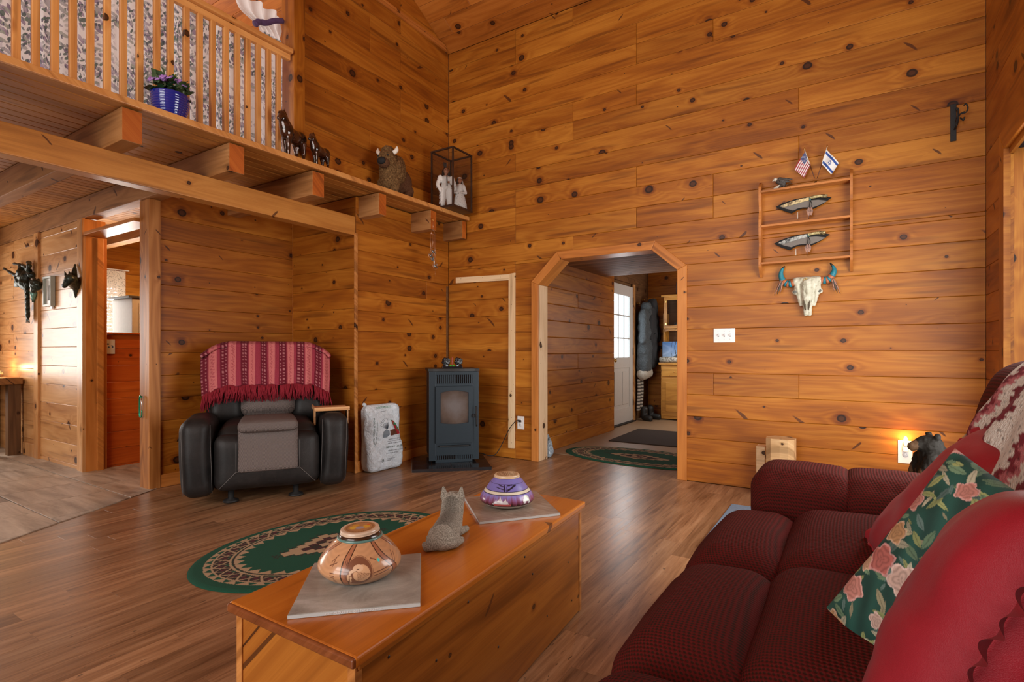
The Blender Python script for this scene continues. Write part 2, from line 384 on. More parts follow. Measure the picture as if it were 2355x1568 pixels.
BACK = plain('dark_backing', (.035, .014, .005), .9)
WHITE = plain('white_plastic', (.82, .80, .78), .35)
BLACKM = plain('black_iron', (.012, .011, .011), .55, spec=.4, bump=.2)
CHROME = plain('chrome', (.75, .75, .76), .12, 1.0)
BRASS = plain('brass', (.75, .50, .16), .22, 1.0)
GLASS = glassy('clear_glass', (.05, .05, .05), .02, .10)
# ------------------------------------------------------------------ planks
PH = 0.184
def ccw(P):
    a = sum(P[i][0]*P[(i+1) % len(P)][1]-P[(i+1) % len(P)][0]*P[i][1] for i in range(len(P)))
    return P if a > 0 else P[::-1]
def clip(P, a, b, c):
    """keep a*u+b*v+c >= 0"""
    out = []
    for i in range(len(P)):
        p, q = P[i], P[(i+1) % len(P)]; dp = a*p[0]+b*p[1]+c; dq = a*q[0]+b*q[1]+c
        if dp >= 0: out.append(p)
        if dp*dq < 0: t = dp/(dp-dq); out.append((p[0]+(q[0]-p[0])*t, p[1]+(q[1]-p[1])*t))
    return out
def inset(P, d):
    n = len(P); out = []
    for i in range(n):
        a, b, c = Vector(P[i-1]), Vector(P[i]), Vector(P[(i+1) % n])
        e1 = (b-a); e2 = (c-b)
        if e1.length < 1e-6 or e2.length < 1e-6: out.append(tuple(b)); continue
        e1.normalize(); e2.normalize(); n1 = Vector((-e1.y, e1.x)); n2 = Vector((-e2.y, e2.x)); m = n1+n2
        k = d/max(.3, m.dot(n1)); out.append(tuple(b+m*k))
    return out
def plank(name, parent, M, P, mat, thick=.02, ch=.003, gap=.0008):
    """board with chamfered edges: P is its outline in the (x along grain, y) plane of M, its face looks along M's z"""
    P = ccw([p for i, p in enumerate(P) if (Vector(p)-Vector(P[i-1])).length > 1e-5])
    if len(P) < 3: return None
    cx = sum(p[0] for p in P)/len(P); cy = sum(p[1] for p in P)/len(P)
    O = inset(P, gap); I = inset(P, gap+ch); n = len(P)
    V = [(p[0]-cx, p[1]-cy, -thick) for p in O]+[(p[0]-cx, p[1]-cy, -ch*.8) for p in O]+[(p[0]-cx, p[1]-cy, 0) for p in I]
    F = [tuple(range(n))[::-1], tuple(range(2*n, 3*n))]
    for i in range(n):
        j = (i+1) % n; F += [(i, j, n+j, n+i), (n+i, n+j, 2*n+j, 2*n+i)]
    me = mesh(name, V, F); return newobj(name, me, mat, parent, mw=M @ Matrix.Translation((cx, cy, 0)))
def plank_wall(parent, M, u0, u1, z0, z1, mat, butts=None, hole=None, lim=None, h=PH, zoff=0.0, part='plank', back=True, thick=.02, ch=.003, seed=1):
    """horizontal boards on M (x along wall, y up). hole(z) -> (L,R) or None; lim(P) clips an outline"""
    rg = random.Random(seed); r0 = int(math.floor((z0-zoff)/h+1e-6)); z = r0*h+zoff; row = 0
    while z < z1-1e-4:
        a, b = max(z, z0), min(z+h, z1); segs = []
        if b-a > .004:
            bl = [u0]+sorted(x for x in (butts(row, rg) if butts else []) if u0+.1 < x < u1-.1)+[u1]
            for i in range(len(bl)-1): segs.append((bl[i], bl[i+1]))
            for (s, e) in segs:
                pieces = [[(s, a), (e, a), (e, b), (s, b)]]
                if hole:
                    zs = sorted(set([a+1e-4, b-1e-4]+[q for q in hole.zs if a < q < b])); hv = [(q, hole(q)) for q in zs]; hv = [(q, w_) for q, w_ in hv if w_]
                    if hv:
                        ql, qh = hv[0][0], hv[-1][0]
                        lo = a if ql-a < .002 else ql; hi = b if b-qh < .002 else qh
                        L = [(min(max(w_[0], s), e), (lo if k == 0 else hi if k == len(hv)-1 else q)) for k, (q, w_) in enumerate(hv)]
                        R_ = [(min(max(w_[1], s), e), (lo if k == 0 else hi if k == len(hv)-1 else q)) for k, (q, w_) in enumerate(hv)]
                        pieces = []
                        if max(p[0] for p in L) > s+.004: pieces.append([(s, lo)]+L+[(s, hi)])
                        if min(p[0] for p in R_) < e-.004: pieces.append(R_[::-1]+[(e, lo), (e, hi)])
                        if b-hi > .006: pieces.append([(s, hi), (e, hi), (e, b), (s, b)])
                        if lo-a > .006: pieces.append([(s, a), (e, a), (e, lo), (s, lo)])
                for P in pieces:
                    if lim: P = lim(P)
                    if len(P) >= 3 and max(p[0] for p in P)-min(p[0] for p in P) > .01: plank(part, parent, M, P, mat, thick, ch)
        z += h; row += 1
def butt_at(xs, p=.4):
    return lambda row, rg: [x for x in xs if rg.random() < p]
SL = .543; ZE = 4.41; YB = 4.65; XA = -3.80; XC = .74
def zroof(y): return ZE+(YB-y)*SL if y > .30 else ZE+(YB-.30)*SL-(.30-y)*SL
# ------------------------------------------------------------------ back wall with the octagonal arch
AL, AR, AT = -2.645, -1.272, 1.995
def arch(z):
    if z > AT: return None
    l, r = AL, AR
    if z > 1.765: l = AL+(z-1.765)*(.25/.23)
    if z > 1.80: r = AR-(z-1.80)*(.225/.195)
    return (l-.02, r+.02)
arch.zs = [1.765, 1.80, AT]
wb = struct('wall_back')
Mb = frame((0, YB, 0), (1, 0, 0), (0, -1, 0))
studs = [-2.92, -2.27, -1.64, -.98, -.35]
def bb(row, rg):
    s = [x for x in studs if rg.random() < .22]
    if row < 11: s = [-2.92]+[x for x in s if x != -2.92 and -1 < x and rg.random() < .3]
    return s
plank_wall(wb, Mb, XA, XC, 0, ZE, W, bb, arch, seed=11)
def slabs(name, parent, rects, axis, pos, th, mat):
    """dark framing behind the boards"""
    b = MB()
    for (u0, u1, z0, z1) in rects:
        if axis == 'Y': b.box(((u0+u1)/2, pos, (z0+z1)/2), (u1-u0, th, z1-z0))
        else: b.box((pos, (u0+u1)/2, (z0+z1)/2), (th, u1-u0, z1-z0))
    return b.build(name, mat, parent)
slabs('wall_framing', wb, [(XA-.2, AL-.02, 0, 4.45), (AR+.02, XC+.2, 0, 4.45), (AL-.02, AR+.02, AT+.02, 4.45)], 'Y', YB+.11, .17, BACK)
# arch casing boards and jambs
tr = struct('trim_1')
OX0, OX1 = -2.722, -1.192
outer = [(OX0, 0), (OX0, 1.80), (-2.437, 2.072), (-1.462, 2.072), (OX1, 1.835), (OX1, 0)]
inner = [(AL, 0), (AL, 1.765), (AL+.25, AT), (AR-.225, AT), (AR, 1.80), (AR, 0)]
Mt = frame((0, YB-.018, 0), (1, 0, 0), (0, -1, 0))
for i in range(5):
    a, b, c, d = outer[i], outer[i+1], inner[i+1], inner[i]
    u = Vector((b[0]-a[0], 0, b[1]-a[1])).normalized(); Mi = frame((a[0], YB-.018, a[1]), u, (0, -1, 0)); Mv = Mi.inverted()
    P = [tuple((Mv @ Vector((q[0], YB-.018, q[1])))[:2]) for q in (a, b, c, d)]
    plank('casing_board', tr, Mi, P, WT, .017, .003, .0004)
for i in range(5):
    a, b = inner[i], inner[i+1]; e = Vector((b[0]-a[0], 0, b[1]-a[1])); L = e.length; u = e.normalized()
    nz = Vector((1, 0, 0)) if i == 0 else Vector((u.z, 0, -u.x))
    Mi = frame((a[0], YB-.018, a[1]), u, (u.z, 0, -u.x))
    P = [(0, -.0185), (L, -.0185), (L, -.20), (0, -.20)]
    t = (Mi @ Vector((0, -.1, 0))).y
    if t < YB: P = [(p[0], -p[1]) for p in P]
    plank('jamb_board', tr, Mi, P, WJ if i in (0,) else WT, .016, .002, .0)
# ------------------------------------------------------------------ left wall: below the ledge and above it
wl = struct('wall_left')
Ma = frame((XA, 0, 0), (0, 1, 0), (1, 0, 0))
plank_wall(wl, Ma, 3.33, YB-.0005, 0, 2.505, WL, lambda r, g: [4.28] if r in (4, 9) else [], seed=3)
def lim_a(P): return clip(P, -SL, -1.0, ZE+SL*YB-.005)
plank_wall(wl, Ma, 2.735, YB-.0005, 2.552, 5.45, WL, butt_at([3.5, 3.9], .3), lim=lim_a, zoff=.03, seed=5)
slabs('wall_framing', wl, [(3.36, YB, 0, 2.5), (2.73, YB-.3, 2.55, 4.5)], 'X', XA-.075, .10, BACK)
box('slot_shade_strip', (XA+.006, YB-.032, 1.42), (.012, .020, .80), WD, wl)  # dark strip put in for the shade of the open corner slot
tc = struct('trim_2')
plank('crown_board', tc, frame((XA+.022, 0, 0), (0, 1, 0), (1, 0, 0)), [(2.735, 4.415), (4.612, 4.415), (4.51, 4.47), (2.735, 4.47)], WT, .02, .004)
plank('crown_board', tc, frame((XA+.035, 0, 0), (0, 1, 0), (1, 0, 0)), [(2.735, 4.44), (4.58, 4.44), (4.54, 4.462), (2.735, 4.462)], WT, .012, .003)
cs = struct('trim_3')
box('corner_bead', (XA+.008, 3.322, 1.085), (.018, .030, 2.17), WP, cs, .003)
# ------------------------------------------------------------------ recliner alcove
wa = struct('wall_alcove')
XV = -4.72
plank_wall(wa, frame((XV, 0, 0), (0, 1, 0), (1, 0, 0)), 2.115, 3.33, 0, 2.376, WL, None, zoff=-.015, seed=8)
plank_wall(wa, frame((0, 3.33, 0), (1, 0, 0), (0, -1, 0)), XV, XA, 0, 2.505, WL, None, zoff=.02, seed=9)
slabs('wall_framing', wa, [(2.12, 3.33, 0, 2.37)], 'X', XV-.05, .055, BACK)
slabs('wall_framing', wa, [(XV, XA-.03, 0, 2.5)], 'Y', 3.33+.05, .055, BACK)
bbd = struct('baseboard_left')
plank('base_board', bbd, frame((XV+.016, 0, 0), (0, 1, 0), (1, 0, 0)), [(2.115, 0), (3.33, 0), (3.33, .105), (2.115, .105)], WT, .015, .003)
plank('base_board', bbd, frame((0, 3.314, 0), (1, 0, 0), (0, -1, 0)), [(XV+.02, 0), (XA+.005, 0), (XA+.005, .105), (XV+.02, .105)], WT, .015, .003)
plank('base_board', bbd, frame((XA+.016, 0, 0), (0, 1, 0), (1, 0, 0)), [(3.31, 0), (4.62, 0), (4.62, .105), (3.31, .105)], WT, .015, .003)
# ------------------------------------------------------------------ right wall with its glazed door opening
wr = struct('wall_right')
Mc = frame((XC, 0, 0), (0, -1, 0), (-1, 0, 0))      # u = -Y
def dopen(z): return (-4.03, -2.05) if z < 2.24 else None
dopen.zs = [2.24]
def lim_c(P):
    P = clip(P, SL, -1.0, ZE+SL*YB-.005)
    return clip(P, -SL, -1.0, ZE+SL*(YB-.30)+SL*.30*1.0-.005+SL*0) if P else P
plank_wall(wr, Mc, -YB, 3.9, 0, 6.8, WL, lambda r, g: [-1.2+.3*(r % 3), 1.6], dopen, lim_c, seed=21)
slabs('wall_framing', wr, [(4.05, 4.65, 0, 4.6), (-4.0, 2.05, 0, 4.6), (2.05, 4.05, 2.26, 4.6)], 'X', XC+.11, .16, BACK)
t4 = struct('trim_4')
Mq = frame((XC-.022, 0, 0), (0, -1, 0), (-1, 0, 0))
plank('casing_board', t4, frame((XC-.022, 4.15, 0), (0, 0, 1), (-1, 0, 0)), [(0, 0), (2.36, 0), (2.24, -.12), (0, -.12)], WL, .022, .003)
plank('casing_board', t4, Mq, [(-4.15, 2.36), (-1.93, 2.36), (-2.05, 2.24), (-4.03, 2.24)], WL, .022, .003)
box('jamb_strip', (XC-.010, 4.026, 1.12), (.030, .008, 2.24), WL, t4)
Mj = frame((0, 4.045, 0), (0, 0, 1), (0, -1, 0))
plank('jamb_board', t4, Mj, [(0, -XC-.01), (2.24, -XC-.01), (2.24, -XC-.16), (0, -XC-.16)], WL, .02, .003)
# ------------------------------------------------------------------ rear wall behind the camera, gable windows
we = struct('wall_rear')
slabs('plank_face', we, [(-8.5, -3.6, 0, 4.4), (.5, .9, 0, 6), (-3.6, .5, 0, .35), (-3.6, .5, 2.65, 2.85), (-3.6, .5, 4.35, 6.0), (-8.5, -3.6, 4.4, 6.0)], 'Y', -4.05, .12, WL)
for k, (a, b_, z0, z1) in enumerate([(-3.6, .5, .35, 2.65), (-3.6, .5, 2.85, 4.35)]):
    wn = struct('window_%d' % (k+1)); m = MB()
    for x in np.linspace(a, b_, 4): m.box((x, -4.0, (z0+z1)/2), (.07, .08, z1-z0))
    for z in (z0, z1): m.box(((a+b_)/2, -4.0, z), (b_-a, .08, .07))
    m.build('window_frame', WT, wn)
# ------------------------------------------------------------------ roof ceiling
ce = struct('ceiling')
vs = Vector((0, -1, SL)).normalized(); nn = Vector((1, 0, 0)).cross(vs)
Mr = frame((0, YB, ZE), (1, 0, 0), nn)
LS = (YB-.30)*math.sqrt(1+SL*SL)
rg = random.Random(4)
plank_wall(ce, Mr, -8.5, XC+.01, 0, LS, WCEIL, lambda r, g: [-6.1+.4*(r % 3), -3.95+.35*(r % 4), -1.7+.5*(r % 3)], seed=6)
vs2 = Vector((0, 1, SL)).normalized(); Mr2 = frame((0, -4.05, zroof(-4.05)), (-1, 0, 0), Vector((-1, 0, 0)).cross(vs2))
plank_wall(ce, Mr2, -XC-.01, 8.5, 0, LS, WCEIL, lambda r, g: [3.0+.5*(r % 3)], seed=7)
m = MB(); e = .06
for (y0, y1) in ((YB+.2, .30), (.30, -4.25)):
    z0, z1 = zroof(y0) if y0 <= YB else ZE-.2*SL, zroof(y1)
    V = [(-8.6, y0, z0+e), (.95, y0, z0+e), (.95, y1, z1+e), (-8.6, y1, z1+e), (-8.6, y0, z0+e+.05), (.95, y0, z0+e+.05), (.95, y1, z1+e+.05), (-8.6, y1, z1+e+.05)]
    m.add(V, [(0, 3, 2, 1), (4, 5, 6, 7), (0, 1, 5, 4), (1, 2, 6, 5), (2, 3, 7, 6), (3, 0, 4, 7)])
m.build('roof_deck', BACK, ce)
# ------------------------------------------------------------------ floor
fl = struct('floor')
Mf = frame((0, 0, 0), (0, 1, 0), (0, 0, 1))       # x -> +Y, y -> -X
PW = .127; rg = random.Random(12)
def tile_lim_keep_wood(P): return P
x = -5.02; k = 0
while x < XC:
    s = -1.6-rg.random()*1.2
    top = YB+.45 if -2.70 < x+PW/2 < -1.2 else YB-.01
    if x < XA-.13: top = 3.32
    while s < top:
        e_ = min(s+1.22, top); a = max(s, -1.5)
        if e_-a > .03 and e_ > -1.5:
            # under the tiles nothing shows: skip boards wholly inside the tiled corner
            if not (x+PW < -4.66+(2.02-max(e_, -9))*.539-.0 and e_ < 2.0):
                plank('laminate_plank', fl, Mf, [(a, -x), (e_, -x), (e_, -x-PW), (a, -x-PW)], WLAM, .008, .0004, .0001)
        s = e_ if e_ < top else top+1
    x += PW; k += 1
MB().box((-3.9, 2.3, -.05), (10.0, 13.4, .08)).build('subfloor', plain('subfloor_board', (.10, .05, .025), .8), fl)
TS = .516; Mtl = frame((0, 0, 0), (1, 0, 0), (0, 0, 1))
for j in range(-5, 4):
    y0 = 1.329+TS*(j-0); 
    for i in range(-8, 3):
        x0 = -4.95+TS*i+(0.26 if j % 2 else 0)
        P = [(x0, y0), (x0+TS, y0), (x0+TS, y0+TS), (x0, y0+TS)]
        if y0 > 1.99: P = clip(P, -1, 0, -4.87)
        P = clip(P, -1, -.539, -4.66+2.02*.539) if P else P
        if P and len(P) >= 3 and y0 < 3.3: plank('floor_tile', fl, Mtl @ Matrix.Translation((0, 0, .006)), P, TILE, .014, .0008, .0042)
MB().box((-3.9, 7.2, -.004), (8, 4.15, .01)).build('hall_vinyl', plain('tan_vinyl', (.34, .22, .13), .45, vs=12, var=.15), fl)
# ------------------------------------------------------------------ loft deck, joists, beam, posts
ld = struct('floor_loft')
Mu = frame((0, 0, 2.515), (0, 1, 0), (0, 0, -1))    # looks down, y -> +X
xx = -3.515; k = 0
while xx > -8.4:
    wd = .092
    segs = [(-1.0, YB-.006)]
    for (a, b_) in segs: plank('loft_board', ld, Mu, [(a, xx-wd), (b_, xx-wd), (b_, xx), (a, xx)], WA, .014, .005, .0008)
    xx -= wd; k += 1
MB().box((-6.0, 1.8, 2.539), (4.97, 5.64, .018)).build('loft_deck', WA, ld)
box('edge_board', (-3.505, 1.81, 2.533), (.022, 5.64, .040), WRL, ld, .004)
for i in (0,):
    ld['label'] = 'knotty board loft floor with a narrow ledge along the left wall'
for k, (y0, y1) in enumerate([(.10, .21), (.74, .85), (1.386, 1.492), (2.012, 2.120), (2.67, 2.78), (3.36, 3.45), (4.05, 4.135), (4.56, 4.628)]):
    x1 = -8.4 if k < 5 else XA-.01
    o = box('ceiling_joist', ((x1-3.54)/2, (y0+y1)/2, 2.412), (-3.54-x1, y1-y0, .190), WB, None, .004); tag(o, kind='structure')
    box('end_cap', ((-3.54-x1)/2+.0005, 0, 0), (.003, y1-y0-.006, .184), WBE, o)
o = box('ceiling_beam', (XA-.055, 1.0, 2.245), (.11, 4.645, .145), WF, None, .006); tag(o, kind='structure')
o.rotation_euler = (0, 0, 0)
# the beam's grain runs along Y: turn the box so that its local x lies along Y
o.data = MB().box((0, 0, 0), (4.655, .11, .170), .006).build('beam_shape', WF).data; bpy.data.objects.remove(bpy.data.objects['beam_shape'])
o.rotation_euler = (0, 0, R90); o.location = (XA-.055+.005, .995, 2.235)
def post(name, x0, x1, y0, y1, z0, z1, mat):
    o = MB().box((0, 0, 0), (z1-z0, y1-y0, x1-x0), .005).build(name, mat)
    o.matrix_local = frame(((x0+x1)/2, (y0+y1)/2, (z0+z1)/2), (0, 0, 1), (1, 0, 0)); tag(o, kind='structure'); return o
post('support_post', -4.865, -4.70, 2.03, 2.114, 0, 2.315, WP)
post('support_post', -3.88, -3.715, 2.636, 2.734, 2.552, 5.40, W)
# loft far side
wf = struct('wall_loft')
slabs('plank_face', wf, [(-4.05, 4.65, 0, 6.0)], 'X', -8.56, .10, WL)
slabs('plank_face', wf, [(-8.5, XA-.1, 0, 4.41)], 'Y', YB+.08, .12, WL)
# ------------------------------------------------------------------ hall wall (faces the camera) and doorway into the wash room
wh = struct('wall_hall')
YH = 2.02
plank_wall(wh, frame((0, YH, 0), (1, 0, 0), (0, -1, 0)), -7.02, -5.99, 0, 2.315, WH, lambda r, g: [], zoff=.04, seed=31)
plank_wall(wh, frame((0, YH, 0), (1, 0, 0), (0, -1, 0)), -8.5, -7.10, 0, 2.315, WH, lambda r, g: [-7.8] if r % 3 == 0 else [], zoff=.0, seed=32)
slabs('wall_framing', wh, [(-8.5, -6.0, 0, 2.31)], 'Y', YH+.06, .07, BACK)
t5 = struct('trim_5')
def vboard(name, x0, x1, y, z0, z1, mat, th=.02, par=None):
    return plank(name, par, frame((0, y, 0), (0, 0, 1), (0, -1, 0)), [(z0, -x0), (z1, -x0), (z1, -x1), (z0, -x1)], mat, th, .003)
vboard('cover_board', -7.12, -7.00, YH-.022, 0, 2.315, WH, .022, t5)
vboard('door_casing', -6.02, -5.90, YH-.022, 0, 2.315, WH, .022, t5)
vboard('casing_edge', -5.90, -5.87, YH-.030, 0, 2.15, WH, .03, t5)
plank('jamb_board', t5, frame((-5.87, 0, 0), (0, 0, 1), (1, 0, 0)), [(0, -YH+.01), (2.15, -YH+.01), (2.15, -YH-.16), (0, -YH-.16)], WT, .03, .003)
plank('jamb_board', t5, frame((-5.90, 0, 0), (0, 0, 1), (1, 0, 0)), [(2.18, -YH+.01), (2.31, -YH+.01), (2.31, -YH-.16), (2.18, -YH-.16)], WT, .03, .003)
box('jamb_stop', (-5.855, YH+.10, 1.07), (.025, .05, 2.14), WT, t5, .004)
box('head_board', (-5.36, YH+.05, 2.163), (.985, .16, .030), WT, t5, .003)
vboard('base_block', -7.45, -7.14, YH-.018, 0, .14, WH, .018, t5)
# wash room beyond the doorway
wn = struct('wall_half')
plank_wall(wn, frame((-5.92, 0, 0), (0, 1, 0), (1, 0, 0)), 2.19, 2.95, 0, 1.262, WR, None, h=.158, zoff=.02, seed=41)
slabs('wall_framing', wn, [(2.2, 2.95, 0, 1.26)], 'X', -5.98, .06, BACK)
box('cap_board', (-5.95, 2.57, 1.272), (.12, .78, .018), WR, wn, .003)
wk = struct('wall_wash_room')
def wwin(z): return (2.50, 2.95) if 1.25 < z < 2.02 else None
wwin.zs = [1.25, 2.02]
plank_wall(wk, frame((-7.60, 0, 0), (0, 1, 0), (1, 0, 0)), 2.10, 4.6, 0, 2.50, W, None, wwin, h=.158, seed=42)
wd_ = struct('window_3')
m = MB()
for y in (2.50, 2.95): m.box((-7.6, y, 1.635), (.06, .05, .80))
for z in (1.25, 2.02): m.box((-7.6, 2.725, z), (.06, .50, .05))
m.build('window_frame', WHITE, wd_)
o = box('daylit_pane', (-7.63, 2.725, 1.635), (.005, .44, .76), glow('wash_window_daylight', (.95, .95, 1.0), 5.0), wd_)
m = MB()
for i in range(17): m.box((-7.585, 2.725, 1.28+i*.043), (.004, .44, .030), M=None)
m.build('blind_slats', plain('white_blind', (.85, .85, .85), .6), wd_)
# ------------------------------------------------------------------ rooms beyond the arch
wp = struct('wall_passage')
plank_wall(wp, frame((-2.81, 0, 0), (0, 1, 0), (1, 0, 0)), 4.86, 7.07, 0, 2.16, WL, lambda r, g: [5.9] if r % 4 == 1 else [], zoff=-.03, seed=51, ch=.006)
slabs('wall_framing', wp, [(4.86, 7.05, 0, 2.6)], 'X', -2.87, .06, BACK)
def ehole(z): return (7.20, 8.18) if z < 2.17 else None
ehole.zs = [2.17]
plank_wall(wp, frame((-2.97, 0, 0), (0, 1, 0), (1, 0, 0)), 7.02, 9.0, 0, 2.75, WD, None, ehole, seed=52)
plank_wall(wp, frame((0, 9.0, 0), (1, 0, 0), (0, -1, 0)), -2.97, -.9, 0, 2.75, WL, None, seed=53)
plank_wall(wp, frame((-1.0, 0, 0), (0, -1, 0), (-1, 0, 0)), -9.0, -4.86, 0, 2.75, WL, None, seed=54)
slabs('wall_framing', wp, [(6.9, 7.22, 0, 2.9), (8.16, 9.1, 0, 2.9), (7.2, 8.2, 2.16, 2.9)], 'X', -3.04, .08, BACK)
slabs('wall_framing', wp, [(-3.1, -.9, 0, 2.9)], 'Y', 9.07, .08, BACK)
slabs('wall_framing', wp, [(4.84, 9.1, 0, 2.9)], 'X', -.93, .08, BACK)
slabs('wall_framing', wk, [(2.05, 2.47, 0, 2.6), (2.98, 4.7, 0, 2.6), (2.4, 3.0, 0, 1.22), (2.4, 3.0, 2.05, 2.6)], 'X', -7.67, .08, BACK)
cp = struct('ceiling_passage')
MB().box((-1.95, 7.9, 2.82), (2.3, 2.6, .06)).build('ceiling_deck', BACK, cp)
Mp = frame((0, 0, 2.10), (1, 0, 0), (0, 0, -1))
y = -6.72
while y < -4.84:
    plank('ceiling_board', cp, Mp, [(-2.81, y), (-1.0, y), (-1.0, min(y+.12, -4.85)), (-2.81, min(y+.12, -4.85))], WPC, .02, .004); y += .12
plank_wall(cp, frame((0, 0, 2.75), (1, 0, 0), (0, 0, -1)), -3.0, -.9, -9.0, -6.6, WL, None, seed=55)
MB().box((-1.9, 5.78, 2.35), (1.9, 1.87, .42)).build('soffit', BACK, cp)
# ------------------------------------------------------------------ soft shapes
def puff(size, r, bul=(0, 0, 0), n=14, fn=None):
    """rounded, stuffed box centred on the origin -> verts, faces; bul bulges the x, y, z faces"""
    hx, hy, hz = size[0]/2, size[1]/2, size[2]/2; idx = {}; V = []; F = []
    def vid(i, j, k):
        key = (i, j, k)
        if key in idx: return idx[key]
        p = Vector((2*i/n-1, 2*j/n-1, 2*k/n-1)); q = Vector((p.x*hx, p.y*hy, p.z*hz))
        c = Vector((max(-hx+r, min(hx-r, q.x)), max(-hy+r, min(hy-r, q.y)), max(-hz+r, min(hz-r, q.z))))
        d = q-c; o = c+(d.normalized()*r if d.length > 1e-9 else d)
        u, v, w_ = p.x, p.y, p.z
        if abs(w_) > .99: o.z += math.copysign(bul[2]*(1-u*u)*(1-v*v), w_)
        if abs(v) > .99: o.y += math.copysign(bul[1]*(1-u*u)*(1-w_*w_), v)
        if abs(u) > .99: o.x += math.copysign(bul[0]*(1-v*v)*(1-w_*w_), u)
        if fn: o = fn(o, p)
        idx[key] = len(V); V.append(o); return idx[key]
    for a in (0, n):
        for i in range(n):
            for j in range(n):
                q = [vid(i, j, a), vid(i+1, j, a), vid(i+1, j+1, a), vid(i, j+1, a)]; F.append(q if a else q[::-1])
                q = [vid(i, a, j), vid(i+1, a, j), vid(i+1, a, j+1), vid(i, a, j+1)]; F.append(q[::-1] if a else q)
                q = [vid(a, i, j), vid(a, i+1, j), vid(a, i+1, j+1), vid(a, i, j+1)]; F.append(q if a else q[::-1])
    return V, F
def puffobj(name, size, r, bul, loc, mat, parent, rot=(0, 0, 0), n=14, fn=None, wr=0.0, wk=6.0):
    V, F = puff(size, r, bul, n, fn)
    if wr:
        s0 = random.random()*50
        V = [v+v.normalized()*(mnoise.noise(v*wk+Vector((s0, 0, 0)))*wr) for v in V]
    return newobj(name, mesh(name, V, F, True), mat, parent, loc, rot)
def chenille():
    b = NB('burgundy_chenille'); P = b.coord(); x, y, z = b.sep(P)
    u = b.math('ADD', x, b.math('MULTIPLY', z, .71)); v = b.math('ADD', y, b.math('MULTIPLY', z, .71)); K = 2*math.pi/.0125
    wv = b.math('MULTIPLY', b.math('SINE', b.math('MULTIPLY', b.math('ADD', u, v), K*.62)), b.math('SINE', b.math('MULTIPLY', b.math('SUBTRACT', u, v), K*.62)))
    nz = b.noise(P, 220.0, 3.0); pn = b.noise(P, 5.0, 3.0)
    m = b.sstep(b.math('ADD', wv, b.math('MULTIPLY', b.math('SUBTRACT', nz, .5), 1.2)), -.15, .55)
    c = b.mix(m, (.088, .0075, .006), (.016, .009, .0045)); c = b.mix(b.math('MULTIPLY', pn, .35), c, (.082, .007, .006))
    c = b.mix(b.math('MULTIPLY', b.sstep(nz, .55, .8), .25), c, (.15, .025, .016))
    b.bump(b.math('ADD', b.math('MULTIPLY', wv, -.6), nz), .5, .004)
    return b.set(color=c, rough=.85, spec=.10)
SOFA = chenille()
def leather(name, a, c2):
    b = NB(name); P = b.coord(); n = b.noise(P, 5.0, 5.0, .6); n2 = b.noise(P, 240.0, 3.0); n3 = b.noise(P, 38.0, 4.0, .7)
    c = b.mix(b.sstep(n, .3, .7), a, c2); c = b.mix(b.math('MULTIPLY', b.sstep(n3, .58, .75), .35), c, tuple(2.2*q for q in c2))
    b.bump(b.math('ADD', n2, b.math('MULTIPLY', n3, .7)), .25, .003)
    return b.set(color=c, rough=.50, spec=.30)
LEATH = leather('charcoal_leather', (.008, .0075, .0075), (.024, .021, .020))
def meshcloth():
    b = NB('taupe_mesh_cloth'); P = b.coord(); x, y, z = b.sep(P); K = 2*math.pi/.009
    w1 = b.math('MULTIPLY', b.math('SINE', b.math('MULTIPLY', x, K)), b.math('SINE', b.math('MULTIPLY', b.math('ADD', y, z), K)))
    c = b.mix(b.sstep(w1, -.3, .5), (.205, .165, .150), (.062, .050, .048)); b.bump(w1, .4, .003)
    return b.set(color=c, rough=.75, spec=.3)
MESHC = meshcloth()
STITCH = plain('grey_thread', (.15, .14, .135), .8)
# ------------------------------------------------------------------ sofa
so = thing('sofa', 'burgundy chenille sofa with puffed seats and channelled arm along the right wall', 'sofa', (0.15, 1.5, 0))
def sof(name, size, r, bul, c, rot=(0, 0, 0), n=16, fn=None, par=None, wr=.004):
    return puffobj(name, size, r, bul, (c[0]-.15, c[1]-1.5, c[2]), SOFA, par or so, rot, n, fn, wr)
sof('base', (.90, 2.50, .32), .04, (0, 0, 0), (.15, 1.40, .19), n=6)
for i, y in enumerate((2.015, 1.385, .755)):
    sof('seat_cushion', (.80, .655, .26), .095, (.0, .008, .050), (.20, y, .375), (0, .03, 0), 20)
    sof('front_bolster', (.33, .650, .38), .115, (.02, .006, .030), (-.295, y, .285), (0, -.05, 0), 18)
    bk = sof('back_cushion', (.27, .655, .42), .11, (.05, .008, .02), (.43, y, .66), (0, .20, 0), 18)
    sof('head_cushion', (.27, .655, .36), .12, (.05, .008, .03), (.50, y, .905), (0, .30, 0), 18)
for s_, y in ((1, 2.49), (-1, .27)):
    sof('arm', (.93, .29, .52), .10, (0, .02, 0), (.145, y, .30), n=10)
    for k in range(3):
        sof('arm_pad', (.385, .345, .24), .080, (.0, .012, .016), (-.165+.300*k, y+.015*s_, .500), (0, 0, 0), 18)
for px, py in ((-.25, 2.5), (.6, 2.5), (-.25, .3), (.6, .3)):
    MB().lathe([(.022, 0), (.03, .04)], 12).build('foot', BLACKM, so, loc=(px-.15, py-1.5, 0))
